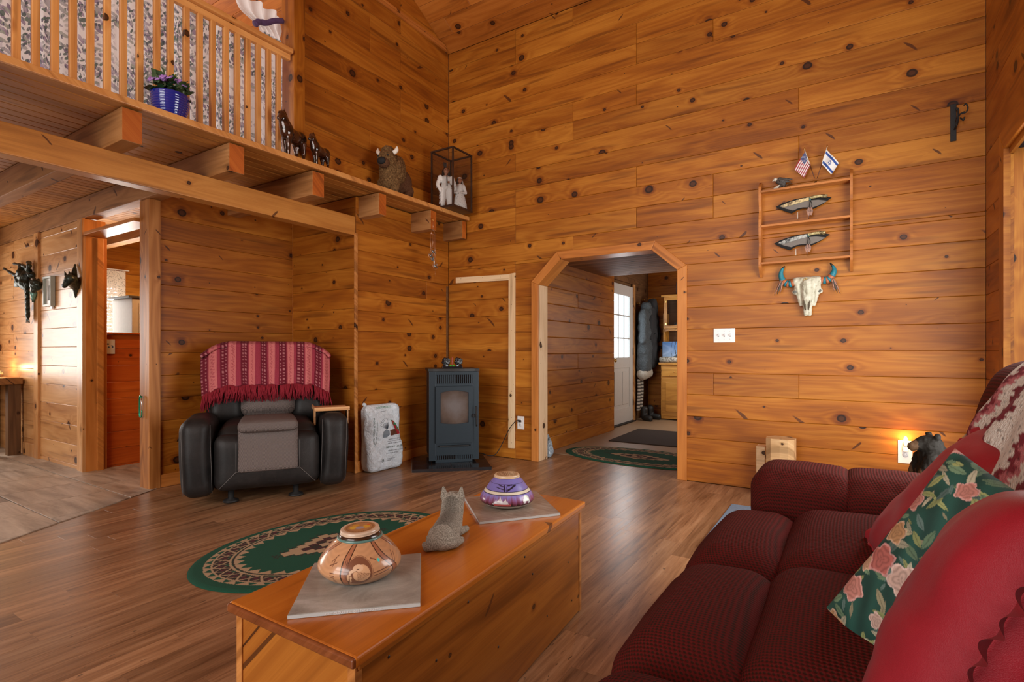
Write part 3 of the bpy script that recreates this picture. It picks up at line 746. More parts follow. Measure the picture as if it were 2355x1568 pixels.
# ------------------------------------------------------------------ pillows
def leaf_paint(P, seed, S=1.0, base=(.012, .060, .045)):
    """roses, pale leaves and sprays on a dark green ground, from 2-D cloth coordinates in metres"""
    rgp = np.random.RandomState(seed); n = len(P); col = np.tile(np.array(base), (n, 1)); u = P[:, 0]; v = P[:, 1]
    col *= (1+.5*np.sin(u*61+3*np.sin(v*47)))[:, None]*.6+.4
    lf = [(.30, .34, .13), (.36, .33, .20), (.14, .24, .14), (.42, .40, .28), (.10, .17, .15)]
    for _ in range(620):
        cx, cy = rgp.uniform(-.3, .3, 2); a = rgp.uniform(0, math.pi); L = rgp.uniform(.010, .026)*S; w_ = L*rgp.uniform(.22, .42)
        du = (u-cx)*math.cos(a)+(v-cy)*math.sin(a); dv = -(u-cx)*math.sin(a)+(v-cy)*math.cos(a)
        m = (np.abs(du) < L) & (np.abs(dv) < w_*(1-(du/L)**2))
        c = np.array(lf[rgp.randint(len(lf))])*rgp.uniform(.6, 1.1); col[m] = c*(1-.35*(np.abs(dv[m])/w_ < .15))[:, None]
    cs = [(.46, .19, .15), (.38, .11, .09), (.48, .29, .18), (.40, .22, .10), (.50, .34, .28)]
    for _ in range(46):
        cx, cy = rgp.uniform(-.27, .27, 2); R_ = rgp.uniform(.016, .036)*S; k = rgp.uniform(0, 6)
        dx, dy = u-cx, v-cy; rr = np.sqrt(dx*dx+dy*dy); an = np.arctan2(dy, dx); edge = R_*(1+.13*np.cos(5*an+k)+.05*np.cos(9*an))
        m = rr < edge; c = np.array(cs[rgp.randint(len(cs))])
        sh = .62+.55*np.abs(np.sin(rr[m]/R_*7.5+1.3*np.sin(an[m]*3+k)))*(.6+.4*rr[m]/R_)
        col[m] = np.clip(c*sh[:, None]+(.14*(rr[m]/edge[m] > .86))[:, None], 0, 1)
    return col
def pillow(name, label, M, size, thick, mat, group=None, fn=None, ruffle=None, n=96, seed=0, cat='pillow', wr=.006):
    """square cushion lying in the local xy plane of M"""
    h = size/2; V = []; F = []; N = n+1; rgp = random.Random(seed); s0 = rgp.random()*30
    def pt(i, j, sgn):
        u, v = 2*i/n-1, 2*j/n-1
        cxy = 1-.10*(abs(u*v))**1.0; e = (max(0, 1-u**4)*max(0, 1-v**4))**.5
        pin = 1-.06*(1-v*v)*(abs(u)**6); pjn = 1-.06*(1-u*u)*(abs(v)**6)
        z = sgn*thick/2*e*(.80+.20*(1-(u*u+v*v)/2))
        z += sgn*wr*mnoise.noise(Vector((u*3.5+s0, v*3.5, sgn)))*e + sgn*.003*math.sin(14*max(abs(u), abs(v))+4*u*v)*e*max(abs(u), abs(v))**3
        return (u*h*pin*(1.0), v*h*pjn, z)
    for sgn in (1, -1):
        for j in range(N):
            for i in range(N): V.append(pt(i, j, sgn))
    for s, off in ((1, 0), (-1, N*N)):
        for j in range(n):
            for i in range(n):
                a = off+j*N+i; q = (a, a+1, a+N+1, a+N); F.append(q if s == 1 else q[::-1])
    o = newobj(name, mesh(name, V, F, True), mat, None, mw=M); tag(o, label, cat, group)
    if fn:
        co = np.array([v[:] for v in V]); rgb = fn(co); a = o.data.color_attributes.new('col', 'FLOAT_COLOR', 'POINT')
        a.data.foreach_set('color', np.concatenate([rgb, np.ones((len(V), 1))], 1).ravel().astype(np.float32))
    if ruffle:
        wd, amp, waves, rm = ruffle; nr = 1500; RV = []; RF = []
        for k in range(nr):
            s = 4*k/nr; q = int(s); t = 2*(s-q)-1
            base = {0: (t, -1), 1: (1, t), 2: (-t, 1), 3: (-1, -t)}[q]
            ou = {0: (0, -1), 1: (1, 0), 2: (0, 1), 3: (-1, 0)}[q]
            tc = abs(t)**8*.7; tg = {0: (1, 0), 1: (0, 1), 2: (-1, 0), 3: (0, -1)}[q]; dvx = ou[0]+tg[0]*tc*math.copysign(1, t); dvy = ou[1]+tg[1]*tc*math.copysign(1, t)
            bx, by = base[0]*h*.985, base[1]*h*.985
            ph = k/nr*2*math.pi*waves+1.2*math.sin(k*.0173+seed)
            for r_ in range(5):
                f = r_/4; zz = amp*math.sin(ph)*f**.8+amp*.4*math.sin(ph*.37+seed)*f; so_ = .35*amp*math.cos(ph)*f
                RV.append((bx+dvx*wd*f+tg[0]*so_, by+dvy*wd*f+tg[1]*so_, zz))
        for k in range(nr):
            for r_ in range(4):
                a = k*5+r_; b_ = ((k+1) % nr)*5+r_; RF.append((a, a+1, b_+1, b_))
        newobj('ruffle', mesh('ruffle', RV, RF, True), rm, o)
    return o
def satin():
    b = NB('crimson_satin'); P = b.coord(); n = b.noise(P, 900.0, 2.0); n2 = b.noise(P, 14.0, 4.0, .6)
    c = b.mix(n2, (.20, .004, .011), (.31, .009, .018)); b.bump(b.math('ADD', b.math('MULTIPLY', n, .3), n2), .35, .006)
    return b.set(color=c, rough=.52, sheen=.03, spec=.25)
RED = satin()
FLORAL = painted('floral_cotton', .75, .25, 700, var=.10, vs=400, bdist=.001)
def lean(c, u, v):
    u = Vector(u).normalized(); v = Vector(v); v = (v-u*u.dot(v)).normalized(); n_ = u.cross(v)
    M = Matrix.Identity(4)
    for i in range(3): M[i][0] = u[i]; M[i][1] = v[i]; M[i][2] = n_[i]; M[i][3] = c[i]
    return M
RUF = (.040, .007, 46, RED)
pillow('throw_pillow', 'crimson ruffled pillow nearest the camera at the front of the sofa pillows', lean((.165, 1.00, .71), (.40, .05, .90), (-.26, -.95, .05)), .43, .20, RED, 'ruffled crimson pillows', None, RUF, seed=3)
pillow('throw_pillow', 'green rose-print pillow between the two crimson ruffled pillows', lean((.205, 1.215, .630), (.50, -.04, .86), (.72, -.60, -.30)), .44, .16, FLORAL, 'rose-print pillows', lambda p: leaf_paint(p, 4, .85), None, 260, seed=5)
pillow('throw_pillow', 'crimson ruffled pillow behind the nearer rose-print pillow', lean((.215, 1.66, .69), (.60, .0, .80), (.25, -.97, -.1)), .44, .15, RED, 'ruffled crimson pillows', None, RUF, seed=7)
pillow('throw_pillow', 'green rose-print pillow at the far end of the sofa, mostly hidden', lean((.290, 2.04, .69), (.50, .0, .86), (.1, -1, 0)), .44, .14, FLORAL, 'rose-print pillows', lambda p: leaf_paint(p, 9), None, 110, seed=9)
# crocheted throw hung over the sofa back
def croch_paint(P):
    u, v = P[:, 0], P[:, 1]; n = len(P); col = np.tile(np.array((.62, .57, .50)), (n, 1))
    s = np.mod(v*1.0+.02*np.sin(u*60)+.010*np.sign(np.sin(u*210)), .42)
    red = (s > .16) & (s < .25); pink = (s > .31) & (s < .345); dk = (s >= .345) & (s < .38)
    col[red] = (.16, .008, .018); col[pink] = (.42, .12, .13); col[dk] = (.17, .010, .02)
    hole = (np.mod(u+np.floor(v/.03)*.015, .035) < .007) & (np.mod(v, .03) < .008); col[hole] *= .35
    return col
CRO = painted('crocheted_wool', .95, .9, 160, var=.25, vs=160, sheen=.0, bdist=.008)
def croch():
    V = []; F = []; nu, nv = 90, 150
    path = spline([(-.20, -.16), (-.145, 0), (-.085, .12), (-.03, .19), (.05, .225), (.14, .19), (.17, .10), (.18, -.1)], 10)
    cum = [0]
    for i in range(1, len(path)): cum.append(cum[-1]+(path[i]-path[i-1]).length)
    for j in range(nv+1):
        s = cum[-1]*j/nv; i = min(len(path)-2, max(k for k in range(len(cum)) if cum[k] <= s+1e-9)); t = (s-cum[i])/max(1e-9, cum[i+1]-cum[i]); p = path[i].lerp(path[i+1], t)
        for k in range(nu+1):
            y = -.33+.66*k/nu; V.append((p.x+.006*math.sin(y*30+s*9)+.012*mnoise.noise(Vector((y*9, s*9, 2))), y+.05*(p.y+.16)*1.2, p.y))
    for j in range(nv):
        for k in range(nu): a = j*(nu+1)+k; F.append((a, a+1, a+nu+2, a+nu+1))
    o = newobj('crocheted_throw', mesh('crocheted_throw', V, F, True), CRO, None, loc=(.435, 1.64, .895)); tag(o, 'white and burgundy crocheted throw draped over the sofa back', 'blanket')
    P = np.array([(v[1], k//(nu+1)*cum[-1]/nv, 0) for k, v in enumerate(V)]); rgb = croch_paint(P[:, [1, 0]]*1.0)
    rgb = croch_paint(np.stack([P[:, 0], P[:, 1]], 1)) if False else croch_paint(np.stack([P[:, 1], P[:, 0]*.9+P[:, 1]*.35], 1))
    a = o.data.color_attributes.new('col', 'FLOAT_COLOR', 'POINT'); a.data.foreach_set('color', np.concatenate([rgb, np.ones((len(V), 1))], 1).ravel().astype(np.float32))
    m = o.modifiers.new('solid', 'SOLIDIFY'); m.thickness = .012; m.offset = 1
croch()
# ------------------------------------------------------------------ chest used as coffee table
ZT = .462
c0, c1, c2 = at(818, 1514, Z=ZT), at(525, 1383, Z=ZT), at(1347, 1152, Z=ZT)
LV = c2-c0; WV = c1-c0; c3 = c1+LV
ch = thing('chest', 'long varnished pine chest with a glossy orange lid, used as a coffee table', 'chest', ((c0.x+c3.x)/2, (c0.y+c3.y)/2, 0), math.atan2(LV.y, LV.x))
Ri = Matrix.Rotation(-math.atan2(LV.y, LV.x), 3, 'Z'); oc = Vector(((c0.x+c3.x)/2, (c0.y+c3.y)/2, 0))
q = [Ri @ (Vector((p.x, p.y, 0))-oc) for p in (c0, c2, c3, c1)]    # near right, far right, far left, near left
def quadboard(name, P, z0, z1, mat, par, bev=.0):
    P = ccw([(p[0], p[1]) for p in P]); cx = sum(p[0] for p in P)/4; cy = sum(p[1] for p in P)/4
    bm = bmesh.new(); vs_ = [bm.verts.new((p[0]-cx, p[1]-cy, z)) for z in (-(z1-z0)/2, (z1-z0)/2) for p in P]
    bm.faces.new(vs_[:4][::-1]); bm.faces.new(vs_[4:])
    for i in range(4): bm.faces.new((vs_[i], vs_[(i+1) % 4], vs_[4+(i+1) % 4], vs_[4+i]))
    if bev: bmesh.ops.bevel(bm, geom=list(bm.edges), offset=bev, segments=3, affect='EDGES', profile=.5)
    me = bpy.data.meshes.new(name); bm.to_mesh(me); bm.free(); return newobj(name, me, mat, par, loc=(cx, cy, (z0+z1)/2))
def lerpq(a, b, t): return (a[0]+(b[0]-a[0])*t, a[1]+(b[1]-a[1])*t)
lid = quadboard('lid', q, ZT-.026, ZT, WCT, ch, .007)
def shr(k): # body outline inside the lid
    c = ((q[0][0]+q[2][0])/2, (q[0][1]+q[2][1])/2); return c
Lx = (q[1]-q[0]).normalized(); Wx = (q[3]-q[0]).normalized(); Ll = (q[1]-q[0]).length; Wl = (q[3]-q[0]).length
def qp(a, b): v = q[0]+Lx*a+Wx*b; return (v.x, v.y)
e1, e2 = .018, .018
bd = [('long_side', .035, Ll-.035, e1, e1+.02, WC), ('long_side', .035, Ll-.035, Wl-e1-.02, Wl-e1, WC)]
for nm, a0, a1, b0, b1, mm in bd: quadboard(nm, [qp(a0, b0), qp(a1, b0), qp(a1, b1), qp(a0, b1)], .004, ZT-.027, mm, ch, .002)
for a0 in (.016, Ll-.036):
    o = quadboard('end_board', [qp(a0, .0385), qp(a0+.02, .0385), qp(a0+.02, Wl-.0385), qp(a0, Wl-.0385)], .004, ZT-.027, WC, ch, .002)
o_ = []
for a0, b0 in ((.012, e1-.003), (.012, Wl-e1-.022), (Ll-.034, e1-.003), (Ll-.034, Wl-e1-.022)):
    quadboard('corner_strip', [qp(a0, b0), qp(a0+.022, b0), qp(a0+.022, b0+.024), qp(a0, b0+.024)], .002, ZT-.028, WD if False else WP, ch, .002)
WEDGE = wood('dark_lid_end', (.09, .022, .006), (.20, .055, .014), (.32, .10, .03), knot=.3, coat=.5, rough=.3)
o = quadboard('lid_end_strip', [qp(-.006, .002), qp(.012, .002), qp(.012, Wl-.002), qp(-.006, Wl-.002)], ZT-.024, ZT-.002, WEDGE, ch, .005)
o = quadboard('lid_batten', [qp(.02, .010), qp(Ll-.02, .010), qp(Ll-.02, .022), qp(.02, .022)], ZT-.040, ZT-.027, WC, ch, .002)
NAIL = plain('dark_nail', (.02, .012, .008), .5)
for k, (a, z) in enumerate([(.12, .40), (.45, .39), (.80, .40), (.30, .10), (.30, .30), (.62, .18), (.86, .32), (.98, .12), (1.18, .25), (1.22, .08)]):
    v = q[0]+Lx*a+Wx*(e1-.0006); MB().sphere((0, 0, 0), (.004, .0015, .004), 8, 6).build('nail', NAIL, ch, loc=(v.x, v.y, z))
# stone slabs on the chest
def stone(name, a, b, c, k=6.0, vein=0.0):
    bb_ = NB(name); P = bb_.coord(); n = bb_.noise(P, k, 6.0, .62, 1.5); n2 = bb_.noise(bb_.vmath('MULTIPLY', P, (14, 60, 30)), 1.0, 4.0, .6, 1.0); n3 = bb_.noise(P, 260.0, 2.0)
    f = bb_.math('ADD', bb_.math('MULTIPLY', n, 1-vein), bb_.math('MULTIPLY', n2, vein)); f = bb_.math('ADD', f, bb_.math('MULTIPLY', bb_.math('SUBTRACT', n3, .5), .12))
    return bb_.set(color=bb_.ramp(f, [(.3, a), (.5, b), (.68, c)]), rough=.28, spec=.5)
ST1 = stone('grey_marble', (.20, .19, .165), (.33, .315, .28), (.47, .455, .42))
ST2 = stone('veined_brown_marble', (.19, .125, .09), (.31, .24, .19), (.43, .37, .31), 5, .75)
EDGE = plain('pale_cut_marble_edge', (.50, .54, .54), .4)
def slab(name, label, px, mat, th=.011, rz=None):
    P = [at(x, y, Z=ZT+th) for (x, y) in px]; c = sum(P, Vector())/4
    o = thing(name, label, 'stone slab', (c.x, c.y, ZT), 0, 'marble slabs on the chest')
    Q = [((p.x-c.x), (p.y-c.y)) for p in P]
    quadboard('top_face', Q, .0015, th, mat, o, .001); quadboard('cut_edge', [(a*.9993, b*.9993) for a, b in inset(ccw(Q), .0004)], .0004, th-.0016, EDGE, o)
    e = quadboard('cut_rim', inset(ccw(Q), -.0006), .001, th-.002, EDGE, o)
    return o, c
s1, sc1 = slab('marble_slab', 'grey marble slab under the carved eagle pot', [(661.5, 1414), (966, 1385), (967.5, 1271), (723, 1294)], ST1)
s2, sc2 = slab('marble_slab', 'brown veined marble slab under the purple painted pot', [(1103, 1199), (1288, 1179), (1231, 1127), (1068, 1143)], ST2)
fc = bpy.data.curves.new('inscription', 'FONT'); fc.body = 'GREY CLOUD  726  DEB TADE  MATTEX'; fc.size = .0075; fc.extrude = .0002
o = newobj('inscription', fc, plain('faded_blue_ink', (.10, .16, .26), .6), s1)
A, B_ = at(661.5, 1414, Z=ZT+.011), at(966, 1385, Z=ZT+.011); ud = (B_-A).normalized(); nr = Vector((ud.y, -ud.x, 0))
o.matrix_local = Matrix.Translation(-Vector((sc1.x, sc1.y, ZT))) @ frame(A+ud*.085+nr*.0012+Vector((0, 0, -.0088)), ud, nr)
# ------------------------------------------------------------------ pots
def lathe_paint(name, prof, n, m, mat, parent, fn, loc=(0, 0, 0)):
    """lathe with a colour per vertex from fn(angle, z, r)"""
    P = spline([(r, 0, z) for r, z in prof], max(1, m//(len(prof)-1))); P = [(p.x, p.z) for p in P]
    b = MB().lathe(P, n, cap=False); o = b.build(name, mat, parent, loc)
    co = np.array(b.v); an = np.arctan2(co[:, 1], co[:, 0]); rgb = np.clip(fn(an, co[:, 2], np.hypot(co[:, 0], co[:, 1])), 0, 1)
    a = o.data.color_attributes.new('col', 'FLOAT_COLOR', 'POINT'); a.data.foreach_set('color', np.concatenate([rgb, np.ones((len(co), 1))], 1).ravel().astype(np.float32))
    return o
POTM = painted('painted_glazed_clay', .28, 0, coat=.5, var=.05, vs=40)
def seg(u, v, a, b, w_):
    a = np.array(a); b = np.array(b); d = b-a; t = np.clip(((u-a[0])*d[0]+(v-a[1])*d[1])/max(1e-12, d@d), 0, 1); return np.hypot(u-a[0]-t*d[0], v-a[1]-t*d[1]) < w_
cA = at(828, 1318, Z=ZT+.011); fA = math.atan2(-cA.y, -cA.x)          # angle that faces the camera
def potA(an, z, r):
    n = len(an); g = np.sin(z*520+3*np.sin(an*7))*.06+1; col = np.tile(np.array((.52, .27, .135)), (n, 1))*g[:, None]
    a = np.mod(an-fA+math.pi, 2*math.pi)-math.pi; u = a*.105; v = z          # u to the right as seen from the camera
    for ctr in (-.052, .085, .20, -.19):
        wob = ctr*(.55+.45*(1-np.clip((v-.04)/.07, 0, 1)))+.006*np.sin(v*60)
        band = np.abs(u-wob-.008) < .0085; col[band] = np.array((.36, .14, .07))*g[band][:, None]
        for s_ in (-.0005, .017):
            m = np.abs(u-wob-s_) < .0017; col[m] = (.035, .015, .010)
    # round medallion with an eagle's head
    du, dv = u+.004, v-.046; R_ = np.hypot(du, dv/1.0); m = R_ < .0335; col[m] = (.19, .075, .040)
    head = (((du-.008)/.0205)**2+((dv+.004)/.021)**2 < 1) & (R_ < .0325); col[head] = (.62, .36, .20)
    crown = ((du+.001)/.013)**2+((dv-.010)/.008)**2 < 1; col[crown] = (.68, .44, .28)
    beak = seg(du, dv, (-.009, .006), (-.0195, .002), .0034) | seg(du, dv, (-.0195, .002), (-.0205, -.005), .0020); col[beak] = (.70, .48, .32)
    for k in range(14):
        m = seg(du, dv, (-.002+.0020*k, .002-.0005*k), (-.001+.0026*k, -.023+.0014*k), .0006) & (R_ < .032) & (np.mod(dv*300+k*.37, 1) < .75); col[m] = (.20, .08, .04)
    col[seg(du, dv, (-.004, .0075), (.001, .008), .0009)] = (.05, .02, .01); col[seg(du, dv, (-.013, .002), (-.003, .004), .0006)] = (.15, .06, .03)
    for (x0, y0) in ((-.025, -.019), (-.019, -.024)):
        col[seg(du, dv, (x0, y0), (x0+.001, y0+.014), .0022)] = (.62, .38, .22)
    ring = (np.abs(R_-.0335) < .0008) | (np.abs(R_-.0360) < .0006); col[ring] = (.20, .08, .045)
    st = (np.hypot(u-.052, v-.066) < .0042); col[st] = (.05, .62, .58)
    for (p, q_) in [((.034, .040), (.078, .046)), ((.034, .032), (.078, .038)), ((-.078, .042), (-.066, .042)), ((-.078, .036), (-.066, .036)), ((-.078, .030), (-.066, .030)), ((-.07, .014), (-.07, .024)), ((-.066, .014), (-.066, .024)),
                    ((-.085, .058), (-.066, .066)), ((-.085, .066), (-.070, .082)), ((-.075, .058), (-.075, .075)), ((.095, .05), (.11, .075)), ((.100, .045), (.118, .07)), ((-.037, .072), (-.030, .062)), ((-.041, .070), (-.033, .060)), ((.030, .074), (.045, .068))]:
        col[seg(u, v, p, q_, .0011)] = (.15, .055, .03)
    col[v < .004] = (.2, .1, .06); return col
pa = thing('clay_pot', 'carved tan clay pot with an eagle medallion on grey marble', 'pot', (cA.x, cA.y, ZT+.0112), 0)
lathe_paint('body', [(.001, .001), (.070, 0), (.094, .010), (.110, .026), (.1135, .040), (.107, .056), (.090, .078), (.072, .096), (.060, .106)], 520, 160, POTM, pa, potA)
MB().lathe([(.060, .104), (.0625, .106), (.0625, .109), (.059, .111)], 48).build('neck_ring', plain('teal_glaze', (.10, .22, .20), .3, coat=.4), pa)
MB().lathe([(.058, .109), (.058, .113), (.053, .119), (.050, .120)], 48).build('neck', plain('dark_brown_glaze', (.035, .014, .006), .25, coat=.5), pa)
def lidA(an, z, r):
    n = len(an); col = np.tile(np.array((.60, .45, .33)), (n, 1)); top = z > .0095
    col[top & (r < .043)] = (.40, .20, .09); x, y = r*np.cos(an-fA), r*np.sin(an-fA)
    col[top & (r < .038) & (np.mod(np.floor(an*16), 2) == 0) & (r > .034)] = (.12, .06, .03)
    for cx, cy, a, b, c in ((.0, .018, .012, .010, (.62, .36, .05)), (.0, -.018, .012, .010, (.66, .40, .06)), (.006, 0, .010, .012, (.34, .30, .34)), (-.012, .024, .006, .005, (.60, .12, .03)), (-.016, -.010, .008, .01, (.58, .30, .05))):
        col[top & (((x-cx)/a)**2+((y-cy)/b)**2 < 1)] = c
    return col
o = lathe_paint('lid', [(.001, .0), (.050, 0), (.0530, .003), (.0530, .008), (.050, .0105), (.043, .0108), (.030, .0108), (.015, .0108), (.0005, .0108)], 200, 80, POTM, pa, lidA, (0, 0, .120))
o.rotation_euler = (0.05, 0, 0)
cB = at(1166, 1159, Z=ZT+.011); fB = math.atan2(-cB.y, -cB.x)
def potB(an, z, r):
    n = len(an); a = np.mod(an-fB+math.pi, 2*math.pi)-math.pi; u = a*.10; v = z; col = np.tile(np.array((.185, .165, .46)), (n, 1))
    nz = .004*np.sin(u*260)+.003*np.sin(u*611)+.002*np.sin(u*990)
    lo = (v < .058); t = np.clip((v+nz-.020)/.035, 0, 1)[:, None]
    c = np.array((.03, .010, .012))*(1-t)**2+np.array((.30, .04, .06))*2*t*(1-t)+np.array((.22, .20, .50))*t*t*1.1; col[lo] = c[lo]
    mt = -.028+0*u; h = .054-np.abs(u+.026)*1.5; h = np.maximum(h, .048-np.abs(u+.006)*1.3); h = np.maximum(h, .040-np.abs(u+.042)*.9)+.0015*np.sin(u*900)
    m = (v < h) & (v > .029+.004*np.sin(u*40)) & (u > -.055) & (u < .012); col[m] = (.62, .62, .66)
    m = (v < .029) & (v > .021) & (u > -.05) & (u < .015); col[m] = (.50, .10, .10)
    m = ((u-.082)/.014)**2+((v-.044)/.011)**2 < 1; col[m] = (.66, .74, .66)
    m = (((u-.070)/.007)**2+((v-.035)/.009)**2 < 1) | (((u-.092)/.004)**2+((v-.030)/.008)**2 < 1); col[m] = (.70, .70, .72)
    col[(v > .0605) & (v < .070)] = (.72, .68, .54)
    for zz in (.060, .0705, .096): col[np.abs(v-zz) < .0009] = (.02, .015, .05)
    up = (v > .072) & (v < .095)
    for (p, q_, w_) in [((-.012, .073), (-.016, .094), .0022), ((-.004, .073), (.0, .094), .001), ((-.016, .088), (-.05, .094), .0016), ((-.012, .078), (-.06, .086), .0014), ((0, .074), (.045, .092), .0022), ((0, .078), (.03, .088), .0008), ((.03, .088), (.05, .093), .003), ((-.016, .092), (-.01, .076), .003), ((.0, .092), (.03, .094), .0016)]:
        col[seg(u, v, p, q_, w_) & up] = (.015, .012, .03)
    col[v < .018] = (.55, .55, .50); col[np.abs(v-.0135) < .0007] = (.08, .09, .05)
    return col
pb = thing('clay_pot', 'purple painted clay pot with white mountains on brown marble', 'pot', (cB.x, cB.y, ZT+.0112), 0)
lathe_paint('body', [(.001, .001), (.060, 0), (.085, .006), (.103, .016), (.110, .026), (.109, .038), (.099, .055), (.086, .070), (.068, .095), (.050, .114)], 420, 180, POTM, pb, potB)
def lidB(an, z, r):
    n = len(an); col = np.tile(np.array((.62, .45, .28)), (n, 1)); x, y = r*np.cos(an-fB), r*np.sin(an-fB); top = z > .0095
    f = np.sin(x*300+4*np.sin(y*170))*np.sin(y*260+2*np.sin(x*210)); col[top & (r < .041)] = (.40, .26, .15); col[top & (r < .036) & (f > .25)] = (.10, .055, .03); col[top & (r < .03) & (f < -.5)] = (.62, .50, .38)
    col[top & (np.abs(r-.041) < .0012)] = (.08, .04, .02); return col
lathe_paint('lid', [(.001, .0), (.049, 0), (.0515, .003), (.0515, .008), (.049, .0105), (.043, .0108), (.030, .0108), (.015, .0108), (.0005, .0108)], 200, 80, POTM, pb, lidB, (0, 0, .114))
# ------------------------------------------------------------------ oval rugs
RUGM = painted('looped_wool_pile', .95, .7, 420, var=.18, vs=420, sheen=.0, bdist=.004)
def rug_paint(a, b, x, y):
    """zigzag borders and a stepped centre diamond; x runs along the long half axis a"""
    rho = np.hypot(x/a, y/b); th = np.arctan2(y/b, x/a); n = len(x); G = (.004, .068, .036); BG = (.42, .29, .17); DK = (.028, .020, .014); BU = (.085, .012, .018)
    col = np.tile(np.array(G), (n, 1)); tri = np.abs(np.mod(th/(2*math.pi)*46, 1)-.5)*2
    tri2 = np.abs(np.mod(th/(2*math.pi)*36, 1)-.5)*2
    col[(rho > .905-.055*tri) & (rho < .905)] = BG
    band = (rho > .735) & (rho < .85+.0*tri); col[band] = DK
    zz = np.abs(np.mod(th/(2*math.pi)*23, 1)-.5)*2; f = (rho-.735)/.115
    col[band & (np.abs(f-zz) < .10)] = BG; col[band & (np.abs(f-(1-zz)) < .07)] = (.30, .20, .12)
    col[band & (np.abs(f-.5) < .16) & (np.abs(zz-.5) > .36)] = BU; col[band & (f < .25) & (zz > .8)] = (.012, .07, .04)
    col[np.abs(rho-.852) < .007] = BG; col[np.abs(rho-.735) < .008] = BG; col[np.abs(rho-.716) < .006] = DK
    col[(rho < .710) & (rho > .712-.062*tri2-.012)] = BG
    q_ = .026; xs = np.floor(x/q_)*q_+q_/2; ys = np.floor(y/q_)*q_+q_/2; dm = np.abs(xs)/(a*.50)+np.abs(ys)/(b*.34)
    col[dm < 1.0] = DK; col[dm < .86] = BG; col[dm < .56] = BU; col[dm < .40] = DK; col[dm < .30] = BG; col[dm < .16] = BU
    nk = (np.mod(np.floor(x/.013)+np.floor(y/.013), 2) == 0); col[(dm < .56) & (dm > .40) & nk] = DK; col[(dm < 1.0) & (dm > .86) & nk] = G
    col[rho > .93] = G; return col
def rug(name, label, cx, cy, a, b, rz, n=330, z=.0):
    V = []; F = []; m = int(n*b/a)
    for j in range(m+1):
        for i in range(n+1):
            u, v = 2*i/n-1, 2*j/m-1; x = u*math.sqrt(1-v*v/2); y = v*math.sqrt(1-u*u/2); e = math.hypot(x, y)
            V.append((x*a, y*b, .010*max(0.0, min(1, (1-e)*30))**.5+.0006))
    for j in range(m):
        for i in range(n): k = j*(n+1)+i; F.append((k, k+1, k+n+2, k+n+1))
    o = newobj(name, mesh(name, V, F, True), RUGM, None, loc=(cx, cy, z+.0005)); o.rotation_euler = (0, 0, rz); tag(o, label, 'rug', 'green oval rugs')
    paint(o, lambda P: rug_paint(a, b, P[:, 0], P[:, 1])); return o
rug('oval_rug', 'green oval rug with zigzag border between the recliner and the chest', -2.50, 2.03, .725, .52, math.radians(75.5))
rug('oval_rug', 'green oval rug with diamond centre lying in the arch passage', -1.86, 5.37, .84, .44, -.06, 240, .0015)
BM = plain('brown_coir', (.035, .020, .012), .95, bump=.6, bs=300, vs=200, var=.4)
bx_ = [at(x, y, Z=.012) for x, y in ((1376, 1007), (1553, 1022), (1553, 975), (1474, 974))]
o = MB().box((0, 0, .006), (1.35, 1.15, .012), .005).build('door_mat', BM, None, loc=(-1.86, 6.75, .0015)); o.rotation_euler = (0, 0, .02); tag(o, 'dark brown door mat on the passage floor beside the entry door', 'mat')
BL = plain('blue_grey_wool', (.16, .22, .30), .95, bump=.6, bs=260, vs=120, var=.3)
o = MB().box((0, 0, .006), (1.25, .98, .012), .005).build('floor_mat', BL, None, loc=(-.105, 3.58, .0005)); tag(o, 'blue-grey mat on the floor behind the sofa arm', 'mat')
# ------------------------------------------------------------------ recliner (local: x width, -y front)
rc = thing('recliner', 'charcoal leather recliner with taupe mesh panels standing in the alcove', 'armchair', (-4.00, 2.60, 0), math.radians(57.0))
RM = Matrix.Translation((-4.00, 2.60, 0)) @ Matrix.Rotation(math.radians(57.0), 4, 'Z')
def rp(name, size, r, bul, c, mat=LEATH, rot=(0, 0, 0), n=14, par=None, fn=None, wr=.006): return puffobj(name, size, r, bul, c, mat, par or rc, rot, n, fn, wr)
rp('base', (.74, .70, .26), .03, (0, 0, 0), (0, .06, .20), wr=0, n=6)
for s_ in (-1, 1):
    def armf(o, p, s_=s_): o.z -= .05*max(0, p.y)*(p.z > 0); o.x += .012*s_*math.sin((p.z+1)*1.5)-.0; return o
    rp('arm', (.205, .86, .555), .075, (.012, .02, .01), (.455*s_, -.045, .345), rot=(0, .03*s_, 0), n=18, fn=armf)
    m = MB()
    for xo in (-.088, .088):
        m.tube([(.455*s_+xo+s_*(z-.3)*.03, -.478+(.03 if z > .57 else 0), z) for z in (.10, .2, .3, .4, .5, .58)], .0013, 5)
    m.build('stitching', STITCH, rc)
st = rp('seat_cushion', (.70, .64, .30), .10, (.0, .03, .035), (0, -.10, .405), n=20)
ft = rp('footrest', (.705, .16, .40), .065, (0, .03, .0), (0, -.405, .300), n=18, wr=.008)
rp('footrest_panel', (.40, .05, .31), .022, (.0, .012, .0), (0, -.490, .390), MESHC, (-.10, 0, 0), 16, wr=.002)
rp('seat_panel', (.40, .66, .08), .034, (.0, .0, .018), (0, -.235, .553), MESHC, (-.03, 0, 0), 16, wr=.003)
m = MB(); z0 = -.505
for s_ in (-1, 1):
    m.tube([(.21*s_, -.518, z) for z in (.25, .35, .45)], .002, 5); m.tube([(.21*s_, -.515, .245), (.32*s_, -.478, .125)], .002, 5)
m.tube([(-.21, -.520, .245), (.21, -.520, .245)], .002, 5); m.build('stitching', STITCH, rc)
